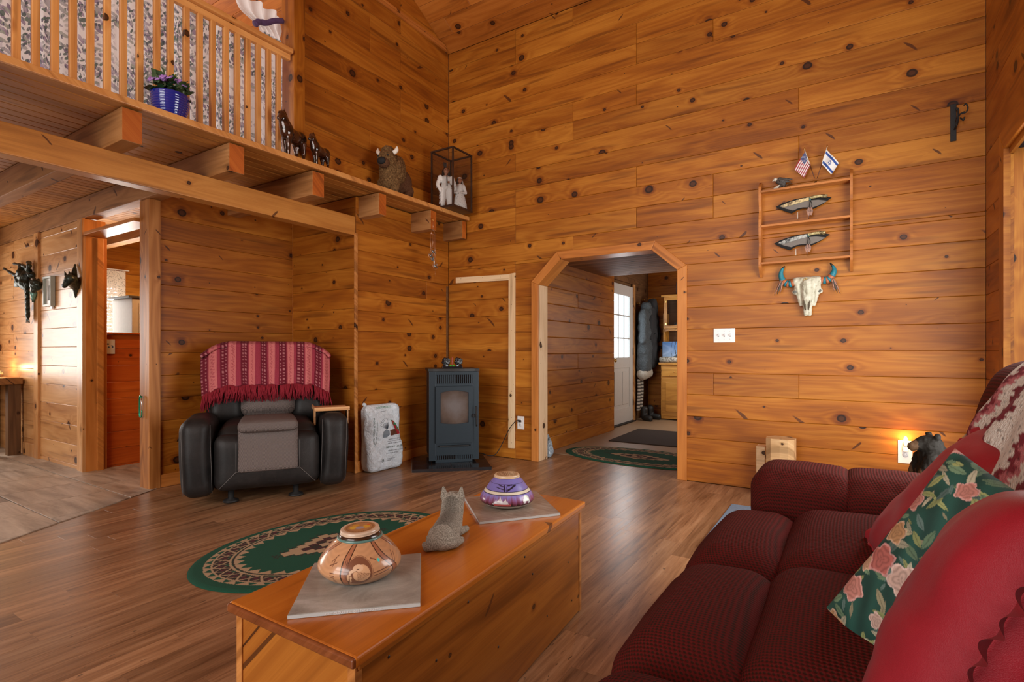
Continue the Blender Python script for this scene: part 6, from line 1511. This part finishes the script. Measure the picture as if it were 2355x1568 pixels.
# local x: towards the head, y: left of the dog
def hpaint(P):
    n = len(P); c = np.tile(np.array((.50, .46, .39)), (n, 1)); x, y, z = P[:, 0], P[:, 1], P[:, 2]
    saddle = np.clip(1-(np.abs(y)/.035)**2, 0, 1)*np.clip((z-.03)/.04, 0, 1); c = c*(1-.5*saddle[:, None]*((x < .12) & (x > -.02))[:, None])
    c[(np.abs(x-.118) < .007) & (z > .05) & (z < .09)] = (.50, .47, .38); c[(z < .012)] = (.48, .43, .34); c[(x > .165)] = (.50, .46, .38); return c
organic('body', [('e', (.0, .0, .036), (.060, .054, .040)), ('e', (-.02, .0, .030), (.045, .056, .032)), ('c', (.0, 0, .040), (.085, -.002, .050), .046, .043), ('c', (.085, -.002, .044), (.125, -.002, .074), .044, .040), ('e', (.09, -.002, .032), (.05, .044, .032)),
    ('c', (.125, -.002, .076), (.145, -.002, .105), .041, .040), ('e', (.150, -.002, .112), (.034, .042, .027)), ('c', (.160, -.004, .110), (.195, -.006, .102), .020, .011),
    ('c', (.143, .028, .126), (.138, .031, .158), .015, .005), ('c', (.143, -.030, .126), (.138, -.033, .158), .015, .005),
    ('c', (-.02, .036, .016), (.03, .052, .012), .017, .011), ('c', (-.01, -.036, .018), (.035, -.050, .012), .018, .012), ('c', (.11, .028, .018), (.175, .030, .010), .016, .010), ('c', (.10, -.032, .018), (.155, -.048, .010), .016, .011),
    ('c', (-.038, .02, .014), (-.045, .045, .012), .013, .013), ('c', (-.045, .045, .012), (-.015, .060, .011), .013, .010)], .0028, HUSK, hs, 1, fn=hpaint)
# glass ornament on the stove
og = thing('glass_ornament', 'black faceted glass flower ornament on top of the stove', 'ornament', (sv.location.x-.0, sv.location.y, .0285+.9045), R90/2); OB = plain('black_iridescent_glass', (.012, .010, .012), .22, spec=.4); OG = plain('green_glass', (.05, .45, .06), .08, coat=1.0); OW = plain('pale_blue_glass', (.35, .50, .60), .1, coat=1.0)
box('base', (0, -.06, .010), (.20, .09, .020), OB, og, .006)
rr = random.Random(3)
for cx0 in (-.062, .062):
    m = MB()
    for k in range(30):
        a = k*2.4; r_ = .0062*math.sqrt(k); m.sphere((cx0+r_*1.1*math.cos(a), -.080+.025*(r_/.034)**2, .066+r_*math.sin(a)), (.0125, .011, .0125), 7, 5)
    b = m.build('flower', OB, og); b.data.polygons.foreach_set('use_smooth', [False]*len(b.data.polygons))
for x, mm in ((-.085, OB), (-.055, OW), (-.018, OG), (.010, OG), (.05, OW), (.085, OB)): o = MB().sphere((x, -.085, .022), (.014, .010, .012), 6, 4).build('crystal', mm, og); o.data.polygons.foreach_set('use_smooth', [False]*len(o.data.polygons))
MB().cyl((0, -.055, .02), (0, -.055, .108), .0035, 8).build('wick_rod', plain('pink_glass', (.5, .12, .12), .2), og)
# rock, log blocks, jamb offcut, bear
def rockobj(name, label, loc, sz, mat, seed, cat='rock'):
    bm = bmesh.new(); bmesh.ops.create_icosphere(bm, subdivisions=4, radius=1)
    for v in bm.verts:
        p = v.co.copy(); n = mnoise.noise(p*1.3+Vector((seed, 0, 0)))*.5+mnoise.noise(p*4+Vector((seed, 0, 0)))*.12+mnoise.noise(p*11+Vector((seed, 2, 0)))*.03; v.co = p*(1+n)
        v.co = Vector((v.co.x*sz[0]*(1-.35*max(0, v.co.z)), v.co.y*sz[1]*(1-.3*max(0, v.co.z)), v.co.z*sz[2]))
    zm = min(v.co.z for v in bm.verts)*.86
    for v in bm.verts: v.co.z = max(v.co.z, zm)-zm
    me = bpy.data.meshes.new(name); bm.to_mesh(me); bm.free(); o = newobj(name, me, mat, None, loc); tag(o, label, cat); return o
GRAN = stone('blue_grey_granite', (.10, .13, .16), (.25, .31, .36), (.42, .48, .52), 40)
rk = at(1252, 1050, Z=0); rockobj('granite_rock', 'blue-grey granite rock standing at the foot of the arch jamb', (rk.x+.01, rk.y+.02, 0), (.085, .065, .115), GRAN, 3.3)
WLOG = wood('split_log', (.30, .15, .05), (.56, .34, .16), (.70, .50, .28), knot=.8, kd=(4, 9), coat=0, rough=.7)
lg = at(1794, 1007, Y=4.45); rl_ = random.Random(9)
o = MB().prism([(-.095, -.06), (-.06, -.085), (.0, -.09), (.055, -.085), (.092, -.055), (.10, .02), (.06, .10), (-.05, .10), (-.10, .03)], lg.z).build('log_block', WLOG, None, loc=(lg.x+.005, 4.46, .0005)); tag(o, 'short split log standing on end against the back wall', 'log')
o = MB().prism([(-.03, -.05), (.03, -.05), (.035, .05), (-.03, .05)], lg.z-.09).build('log_block', WW, None, loc=(lg.x-.145, 4.585, .0005)); tag(o, 'narrow offcut block standing left of the split log', 'log')
jo = at(1549, 1085, Z=0); o = MB().box((0, 0, .075), (.035, .06, .15), .006).build('wood_offcut', WW, None, loc=(AR-.022-.02, jo.y+.10, .0005)); tag(o, 'small raw wood offcut at the foot of the right arch jamb', 'wood block')
et = thing('end_table', 'low dark end table mostly hidden behind the sofa arm', 'table', (.38, 3.74, 0)); ZE_ = .335
box('table_top', (0, 0, ZE_-.012), (.42, .42, .024), WD, et, .004)
for sx in (-1, 1):
    for sy in (-1, 1): box('leg', (sx*.18, sy*.18, (ZE_-.024)/2), (.035, .035, ZE_-.025), WD, et, .003)
br = at(2146, 1050, Y=3.70)
BRM = NB('black_carved_fur'); P_ = BRM.coord(); n_ = BRM.noise(P_, 95.0, 4.0, .7); BRM.bump(n_, .6, .005); a_ = BRM.n('ShaderNodeVertexColor'); a_.layer_name = 'col'; BRMM = BRM.set(color=a_.outputs[0], rough=.6, spec=.12)
def bpaint(P):
    c = np.tile(np.array((.010, .008, .006)), (len(P), 1)); c[(P[:, 0] < -.085)] = (.075, .040, .020); return c
o = organic('bear_figurine', [(p[0], *[tuple(1.22*c for c in q) if isinstance(q, tuple) else 1.22*q for q in p[1:]]) for p in [('e', (0, 0, .075), (.072, .062, .085)), ('e', (.005, 0, .15), (.062, .055, .065)), ('e', (-.012, 0, .205), (.052, .046, .048)), ('c', (-.03, 0, .212), (-.088, -.004, .200), .038, .017), ('c', (-.06, 0, .195), (-.085, -.004, .186), .015, .010), ('e', (.0, -.036, .248), (.015, .010, .016)), ('e', (.0, .036, .248), (.015, .010, .016)),
    ('c', (-.03, -.045, .15), (-.06, -.04, .08), .026, .020), ('c', (-.03, .045, .15), (-.06, .04, .08), .026, .020), ('c', (-.02, -.045, .05), (-.075, -.045, .022), .036, .024), ('c', (-.02, .045, .05), (-.075, .045, .022), .036, .024)]], .0060, BRMM, None, 1, (br.x, 3.70, ZE_+.001), (0, 0, .35), fn=bpaint, jitter=(.004, 70)); tag(o, 'black bear figurine sitting between the night light and the sofa', 'figurine')
# carabiner on the post
cb = at(326, 935, Y=2.02); cr = thing('carabiner', 'green aluminium carabiner hanging on the doorway post', 'carabiner', (cb.x, 2.012, cb.z)); P = [(.018, 0, .07), (.0, 0, .085), (-.018, 0, .07), (-.020, 0, -.06), (-.010, 0, -.082), (.012, 0, -.080), (.020, 0, -.06)]
MB().tube(spline(P+[(.0205, 0, -.03)], 5), .0055, 8).build('frame', plain('green_anodised', (.02, .30, .16), .2, .7), cr); MB().tube([(.0205, 0, -.03), (.019, 0, .07)], .0045, 8).build('gate', CHROME, cr); MB().cyl((0, .012, .082), (0, -.006, .082), .003, 8).build('hook_nail', NAIL, cr)
# ------------------------------------------------------------------ hall: things on its wall
def HW(x, y, d=0.0): return at(x, y, Y=YH-d)
BRO = NB('green_black_bronze'); P_ = BRO.coord(); n_ = BRO.noise(P_, 34.0, 4.0, .7); BRO.bump(n_, .5, .006)
BROM = BRO.set(color=BRO.ramp(n_, [(.40, (.012, .016, .013)), (.62, (.06, .075, .055)), (.75, (.14, .12, .07))]), rough=.35, metal=.4)
# branch-like wall sculpture with a hanging braid
q0 = HW(62, 650, .05); ws = thing('wall_sculpture', 'dark bronze branch sculpture with a hanging braid on the hall wall', 'wall ornament', q0)
def L(x, y, d): p = HW(x, y, d)-q0; return p
def branch(pts, rad, nm='branch'):
    P = spline([L(*p) for p in pts], 5); n = len(P); R_ = [rad[0]+(rad[1]-rad[0])*i/(n-1)+.004*math.sin(i*1.7) for i in range(n)]; return MB().tube(P, R_, 9).build(nm, BROM, ws)
branch([(9, 617, .06), (25, 627, .08), (40, 636, .08), (50, 648, .07)], (.010, .028)); branch([(32, 606, .05), (46, 609, .07), (58, 613, .07), (68, 622, .06)], (.012, .022)); branch([(66, 603, .05), (67, 612, .07), (62, 622, .07)], (.020, .020))
organic('figure', [C_(L(50, 612, .07), L(53, 640, .08), .030, .050), C_(L(48, 640, .08), L(60, 655, .07), .055, .055), ('e', L(46, 652, .08), (.06, .05, .045)), ('e', L(58, 640, .07), (.05, .05, .07)), C_(L(44, 645, .09), L(38, 652, .10), .030, .020), C_(L(60, 625, .06), L(72, 633, .05), .025, .03)], .011, BROM, ws, 1, jitter=(.016, 24))
m = MB()
for k in range(3):
    P = [L(62+.9*math.sin(t*14+k*2.1)+t*2, 655+t*80, .06+.012*math.cos(t*14+k*2.1)) for t in np.linspace(0, 1, 44)]; m.tube(P, [.019]*40+[.016, .012, .008, .004], 6)
m.build('braid', BROM, ws)
m = MB()
for dx in (-3, 0, 3, 5): m.tube([L(63+dx*.3, 728, .06), L(63+dx, 742, .06)], [.008, .003], 5)
m.build('braid_end', BROM, ws)
q1 = HW(83, 655, .06); hd_ = thing('wall_mask', 'small dark bronze animal head beside the braid on the hall wall', 'wall ornament', q1)
def L1(x, y, d): return HW(x, y, d)-q1
organic('head', [('e', L1(83, 655, .07), (.055, .05, .06)), C_(L1(80, 660, .08), L1(77, 668, .09), .04, .025), C_(L1(80, 645, .05), L1(80, 638, .05), .018, .008), C_(L1(88, 650, .05), L1(89, 641, .05), .016, .006), C_(L1(70, 646, .06), L1(78, 654, .06), .014, .022)], .008, BROM, hd_, 1, jitter=(.009, 40))
MB().tube([L1(77, 672, .05), L1(77, 694, .03)], [.030, .012], 8).build('pendant', plain('pale_verdigris', (.18, .36, .30), .4, .4), hd_)
# horse head
q2 = HW(160, 655, .03); hh = thing('wall_horse', 'dark bronze horse head mounted on the hall wall by the doorway casing', 'wall ornament', q2)
def L2(x, y, d): return HW(x, y, d)-q2
organic('head', [C_(L2(174, 652, .04), L2(164, 643, .10), .060, .044), C_(L2(161, 641, .12), L2(149, 656, .15), .042, .021), ('e', L2(160, 641, .12), (.044, .035, .040)), ('e', L2(148, 657, .15), (.024, .022, .022)), C_(L2(152, 634, .11), L2(148, 622, .11), .014, .003), C_(L2(161, 632, .10), L2(158, 621, .10), .014, .003), C_(L2(170, 634, .06), L2(173, 608, .03), .028, .008), C_(L2(175, 656, .04), L2(174, 684, .02), .035, .008)], .0065, BROM, hh, 1)
# framed picture
fx = [HW(x, y, .0) for x, y in ((104, 645), (132, 641), (134, 698), (106, 698))]; fc_ = sum(fx, Vector())/4; fp = thing('framed_picture', 'small pale framed picture on the hall wall between the bronzes', 'picture', (fc_.x, YH-.002, fc_.z)); fw, fh = .205, .295
FRM = plain('pale_green_frame', (.42, .46, .40), .4); box('mount', (0, -.012, 0), (fw-.02, .012, fh-.02), plain('cream_print', (.62, .60, .54), .35, vs=30, var=.2), fp)
for s_ in (-1, 1): box('frame_side', (s_*(fw/2-.010), -.020, 0), (.020, .038, fh), FRM, fp, .003); box('frame_rail', (0, -.020, s_*(fh/2-.010)), (fw-.04, .038, .020), FRM, fp, .003)
m = MB()
for k in range(5): m.tube([(-.03+.012*k, -.0188, -.09), (-.03+.014*k+.01*math.sin(k), -.0188, .06)], .0018, 4)
m.build('drawn_lines', plain('grey_drawing_ink', (.45, .45, .44), .6), fp)
p = HW(123, 707, 0); th_ = thing('wall_sensor', 'little white sensor on the hall wall under the framed picture', 'sensor', (p.x, YH-.001, p.z)); box('case', (0, -.010, 0), (.055, .020, .030), WHITE, th_, .008)
# console table at the frame's left edge
a_, b_ = HW(53, 869, .36), HW(0, 1045, .2)
ct = thing('console_table', 'rustic wooden side table against the hall wall at the left edge', 'table', (-7.62, YH-.21, 0)); zt2 = at(53, 868, Y=YH-.02).z; WTB = wood('rustic_table_wood', (.12, .045, .012), (.30, .13, .038), (.46, .24, .09), rough=.5, coat=.2)
xr_ = at(53, 870, Y=YH-.02).x
ct.location.x = xr_-.45
box('table_top', (0, 0, zt2-.035), (.90, .38, .070), WTB, ct, .006)
for sx in (-1, 1):
    for sy in (-1, 1):
        o = MB().box((0, 0, 0), (zt2-.072, .085, .105), .005).build('leg', WD, ct); o.matrix_local = Matrix.Translation((sx*.375, sy*.13, (zt2-.07)/2+.001)) @ frame((0, 0, 0), (0, 0, 1), (0, 1, 0))
box('apron', (0, -.13, zt2-.10), (.64, .03, .06), WTB, ct, .003)
CND = thing('added_candle_jar', 'added lit candle in a short glass jar on the hall side table', 'candle', (xr_-.36, YH-.12, zt2+.001)); MB().lathe([(.032, 0), (.035, .004), (.035, .075), (.032, .075), (.032, .008), (.001, .008)], 24).build('jar', GLASS, CND); MB().lathe([(.030, .009), (.030, .045), (.001, .043)], 20).build('wax', plain('cream_wax', (.75, .62, .42), .5), CND); MB().lathe([(.001, .046), (.006, .056), (.004, .070), (.001, .080)], 10).build('flame', glow('candle_flame', (1, .55, .15), 40), CND)
point('added_candle_light', (xr_-.36, YH-.12, zt2+.10), 2.2, (1.0, .58, .22), .03)  # unseen candle and its light, added to warm the wall by the table
# ------------------------------------------------------------------ wash room beyond the doorway
wc2 = thing('white_cabinet', 'white cabinet with a dark top and narrow door in the wash room', 'cabinet', (-6.53, 2.90, 0)); CW = plain('cream_white_paint', (.84, .80, .68), .4)
zc = 1.655; box('carcass', (0, 0, zc/2), (.46, .68, zc), CW, wc2, .004); box('counter_top', (-.02, -.01, zc+.012), (.56, .74, .022), plain('dark_laminate_edge', (.10, .085, .07), .4), wc2, .003)
dr_ = box('door', (.236, .02, zc/2+.05), (.016, .60, zc-.2), CW, wc2, .004); MB().tube(spline([(.008, -.23, .06), (.035, -.23, .05), (.035, -.23, -.03), (.008, -.23, -.04)], 4), .006, 8).build('handle', BLACKM, dr_, loc=(0, 0, .62))
LACE = NB('white_lace'); P_ = LACE.coord(); x_, y_, z_ = LACE.sep(P_); vo_ = LACE.n('ShaderNodeTexVoronoi'); vo_.inputs['Scale'].default_value = 60; LACE.c(P_, vo_.inputs['Vector'])
LACEM = LACE.set(color=(.85, .80, .74), rough=.8, alpha=LACE.math('ADD', LACE.math('MULTIPLY', LACE.math('GREATER_THAN', vo_.outputs['Distance'], .35), .45), .5), spec=.1)
lc = cloth('lace_curtain', 60, 20, lambda s, t: (.012*math.sin(s*34), -.05+.62*s, .80*(1-t)+.012*math.sin(s*40)*(t > .9)), LACEM, None, (-7.54, 2.42, 1.28)); tag(lc, 'white lace curtain over the wash room window', 'curtain')
box('curtain_rod', (0, .26, .812), (.012, .70, .012), WHITE, lc)
ft_ = at(247, 797, X=-5.90); fr = thing('decor_tile', 'small cream ceramic tile with blue flowers on the red half wall', 'tile', (-5.917, ft_.y, ft_.z)); box('tile', (.004, 0, 0), (.008, .13, .135), plain('cream_glaze', (.62, .52, .38), .3, coat=.3), fr, .002)
m = MB(); rr = random.Random(8)
for k in range(12):
    y, z = rr.uniform(-.05, .05), rr.uniform(-.055, .055); m.sphere((.0085, y, z), (.001, rr.uniform(.006, .012), rr.uniform(.005, .012)), 7, 5)
m.build('flower_print', plain('slate_blue_print', (.08, .10, .14), .5), fr)
point('wash_room_light', (-5.35, 2.75, 2.2), 22, (1.0, .55, .24), .08)
# ------------------------------------------------------------------ entry door, coats, hutch
d2 = struct('door_1', (-2.955, 7.69, 0)); DWm = plain('white_steel_door', (.62, .60, .57), .4)
zt3 = 2.11; gl = (.92, 1.93)   # glazing from to
y0_, y1_ = -.46, .46
def dbx(name, c, d, mat=DWm, bev=.003, par=d2): return box(name, c, d, mat, par, bev)
for y in (-.40, .40): dbx('stile', (0, y, .02+(zt3-.02)/2), (.044, .14, zt3-.02))
dbx('rail', (0, 0, .13), (.044, .66, .22)); dbx('rail', (0, 0, .93), (.044, .66, .16)); dbx('rail', (0, 0, 2.03), (.044, .66, .16)); dbx('lower_panel', (-.004, 0, .545), (.030, .66, .62))
for y in (-.165, .165): dbx('raised_panel', (.014, y, .545), (.014, .25, .50), DWm, .006)
dbx('mullion', (.0, -.115, 1.48), (.030, .020, .95)); dbx('mullion', (.0, .115, 1.48), (.030, .020, .95))
for z in (1.30, 1.645): dbx('glazing_bar', (.0, 0, z), (.030, .66, .020))
FROST = glow('daylit_pane', (.80, .93, 1.0), 2.6)
for y in (-.23, 0, .23):
    for z in (1.13, 1.47, 1.80): dbx('pane', (-.004, y, z), (.005, .215, .32), FROST, 0)
kn = MB(); kn.lathe([(.010, 0), (.010, .03), (.026, .04), (.028, .055), (.018, .066), (.001, .068)], 20, M=frame((0, 0, 0), (0, 1, 0), (1, 0, 0))); kn.build('door_knob', BRASS, d2, loc=(.022, -.39, .97))
for z in (.3, 1.1, 1.9): MB().cyl((.028, .47, z-.05), (.028, .47, z+.05), .008, 8).build('hinge', BLACKM, d2)
dbx('threshold', (0, 0, .008), (.14, .98, .016), BLACKM); 
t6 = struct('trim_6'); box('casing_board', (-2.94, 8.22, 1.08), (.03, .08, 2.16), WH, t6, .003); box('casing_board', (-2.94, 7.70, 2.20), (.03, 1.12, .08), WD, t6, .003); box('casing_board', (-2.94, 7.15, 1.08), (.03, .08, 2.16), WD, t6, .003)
# coats on the wall by the door
CG = NB('grey_tweed_coat'); P_ = CG.coord(); n_ = CG.noise(P_, 140.0, 3.0, .7); CG.bump(CG.noise(P_, 9.0, 3.0), .8, .05); COAT = CG.set(color=CG.ramp(n_, [(.40, (.030, .038, .044)), (.62, (.105, .120, .130))]), rough=.95)
FL = plain('cream_fleece', (.42, .38, .32), .95, vs=70, var=.3, bump=.9, bs=90)
def coat(label, Y, w_, ztop, zbot, dep, mat, hem=None, sleeve=1):
    c = thing('coat', label, 'coat', (-2.955+dep/2, Y, 0), 0, 'coats hanging by the entry door')
    P = [C_((0, 0, ztop-.02), (0, 0, ztop-.16), .05, .09), C_((0, -.05, ztop-.16), (0, -.09, zbot+.10), .085, .10), C_((0, .05, ztop-.16), (0, .10, zbot+.12), .085, .10), C_((.0, 0, ztop-.3), (0, 0, zbot+.1), .09, .10),
         C_((.02, .12, ztop-.14), (.03, .22, ztop-.62), .065, .06), C_((.02, -.12, ztop-.14), (.03, -.19, ztop-.60), .06, .055)]
    o = organic('body', P, .018, mat, c, 3, jitter=(.03, 9))
    organic('hood', [('e', (.02, .02, ztop-.04), (.085, .10, .09)), ('e', (.03, .09, ztop-.13), (.07, .08, .09))], .016, mat, c, 2, jitter=(.02, 14))
    if hem: organic('hem', [C_((0, -.11, zbot+.02), (0, .12, zbot+.04), .095, .095)], .016, hem, c, 1, jitter=(.01, 20))
    box('coat_hook', (-dep/2+.02, 0, ztop+.02), (.05, .02, .02), BRASS, c, .004)
    return c
coat('dark grey tweed coat with cream fleece hem hanging nearest the door', 8.42, .4, 1.86, .72, .26, COAT, FL)
coat('second grey coat hanging behind, next to the hutch', 8.66, .4, 1.93, .80, .30, plain('charcoal_coat', (.028, .030, .034), .95, vs=60, var=.4, bump=.5))
sk_ = thing('striped_scarf', 'grey and cream striped knitted scarf hanging below the coats', 'scarf', (-2.90, 8.36, 0)); m = MB()
ST_ = NB('striped_knit'); x_, y_, z_ = ST_.sep(ST_.coord()); STM = ST_.set(color=ST_.mix(ST_.sstep(ST_.math('SINE', ST_.math('MULTIPLY', z_, 120.0)), -.2, .3), (.07, .06, .055), (.45, .40, .33)), rough=.95)
cloth('knit', 14, 40, lambda s, t: (.03*math.sin(s*9), -.10+.20*s+.02*math.sin(t*5), .66-.50*t), STM, sk_).modifiers.new('solid', 'SOLIDIFY').thickness = .012
for k, (x, y, lbl) in enumerate(((-2.80, 8.33, 'black boot under the coats, nearest the door'), (-2.78, 8.55, 'black boot under the coats, beside the hutch'))):
    o = organic('boot', [C_((0, 0, .16), (0, 0, .06), .060, .055), C_((0, 0, .05), (.14, -.03, .04), .050, .042), C_((-.02, 0, .025), (.15, -.03, .022), .035, .035)], .011, plain('black_rubber', (.012, .011, .010), .5) if k == 0 else bpy.data.materials['black_rubber'], None, 1, (x, y, .001), (0, 0, -.4+.5*k)); o.location.z = .001-min(v.co.z for v in o.data.vertices); tag(o, lbl, 'boot', 'boots under the coats')
# hutch
HUT = wood('honey_hutch_pine', (.25, .085, .010), (.50, .21, .026), (.66, .32, .06), knot=.5, coat=.4)
hu = thing('hutch', 'honey pine hutch with glazed upper cabinet seen through the arch', 'hutch', (-2.19, 8.75, 0)); hw = .42
box('base_cabinet', (0, .02, .45), (2*hw, .40, .86), HUT, hu, .004); box('counter', (0, .0, .905), (2*hw+.05, .46, .035), HUT, hu, .006)
for s_ in (-1, 1):
    d_ = box('door', (s_*.205, -.19, .37), (.385, .022, .60), HUT, hu, .004); box('door_panel', (0, -.013, 0), (.26, .012, .46), HUT, d_, .008); MB().sphere((-s_*.16, -.025, .1), .012, 10, 8).build('knob', BRASS, d_)
    w_ = box('drawer', (s_*.205, -.19, .775), (.385, .022, .14), HUT, hu, .004); MB().sphere((0, -.022, 0), .012, 10, 8).build('knob', BRASS, w_)
    box('side_panel', (s_*(hw-.012), .08, 1.32), (.024, .28, .80), HUT, hu, .003)
    g_ = MB(); uz0, uz1 = 1.47, 1.98
    for x in (-.17, .17): g_.box((x, 0, 0), (.05, .022, uz1-uz0), .002)
    for z in (-.23, .23): g_.box((0, 0, z), (.30, .022, .05), .002)
    gd = g_.build('glass_door', HUT, hu, loc=(s_*.205, -.075, (uz0+uz1)/2)); box('glass_pane', (0, 0, 0), (.30, .004, .42), PANE, gd)
    for z in (-.18, .18): box('hinge', (-s_*.02+(-.185 if s_ < 0 else .185), -.014, z), (.025, .006, .03), BRASS, gd)
    if s_ < 0:
        MB().lathe([(.05, 0), (.055, .02), (.05, .07), (.001, .075)], 16).build('cup', plain('dark_crockery', (.05, .045, .05), .3), hu, loc=(-.22, .05, 1.50))
box('upper_top', (0, .07, 2.0), (2*hw+.05, .34, .035), HUT, hu, .006); box('upper_floor', (0, .08, 1.45), (2*hw-.05, .28, .02), HUT, hu); box('upper_back', (0, .205, 1.45), (2*hw-.04, .02, 1.07), WD, hu)
m = MB(); ap = [(-.38, 1.455), (.38, 1.455), (.38, 1.42)]+[(.30-.60*k/12, 1.44-.0*k+.012*math.cos(k/12*2*math.pi)-.012) for k in range(13)]+[(-.38, 1.42)]
m.prism(ccw(ap), .02, frame((0, -.06, 0), (1, 0, 0), (0, -1, 0))); m.build('scalloped_apron', HUT, hu)
pk = at(1541, 800, Y=8.62); pw_ = thing('landscape_picture', 'picture of blue sky over dark hills standing on the hutch counter', 'picture', (-2.42, 8.66, .9235)); 
def sky_p(P):
    z = P[:, 2]; x = P[:, 0]; t = np.clip(z/.30, 0, 1)[:, None]; c = np.array((.40, .52, .66))*(1-t)+np.array((.05, .16, .42))*t; w_ = .5+.5*np.sin(x*31+3*np.sin(z*23)); c += (.22*np.clip(w_-.55, 0, 1)*(1-np.abs(t[:, 0]-.45)))[:, None]
    c[z < .075+.03*np.sin(x*19+1)] = (.04, .05, .04); c[z < .045] = (.16, .14, .10); tr = (np.abs(x-.02-.01*np.sin(z*20)) < .006) | (np.abs(x+.05-.3*(z-.2)**2*4) < .003); c[tr] = (.02, .02, .03); return c
V = []; F = []
for j in range(61):
    for i in range(61): V.append((-.19+.38*i/60, 0, .33*j/60))
for j in range(60):
    for i in range(60): a = j*61+i; F.append((a, a+1, a+62, a+61))
pc_ = newobj('canvas', mesh('canvas', V, F), painted('painted_landscape', .4), pw_, (0, -.006, .004)); paint(pc_, sky_p); box('backing', (0, .006, .169), (.40, .016, .336), BLACKM, pw_, .003); pw_.rotation_euler = (.0, 0, 0)
bl = thing('birch_log', 'birch bark log lying on the hutch counter in front of the picture', 'log', (-2.42, 8.56, .9235+.048)); MB().tube([(-.20, 0, 0), (.20, 0, 0)], .046, 16).build('bark', marb('birch_bark', (.16, .12, .09), (.62, .56, .46)), bl)
v_ = thing('dark_box', 'dark box standing on top of the hutch', 'box', (-2.30, 8.80, 2.019)); box('box_body', (0, 0, .10), (.22, .18, .20), plain('dark_red_box', (.05, .015, .010), .6), v_, .008)
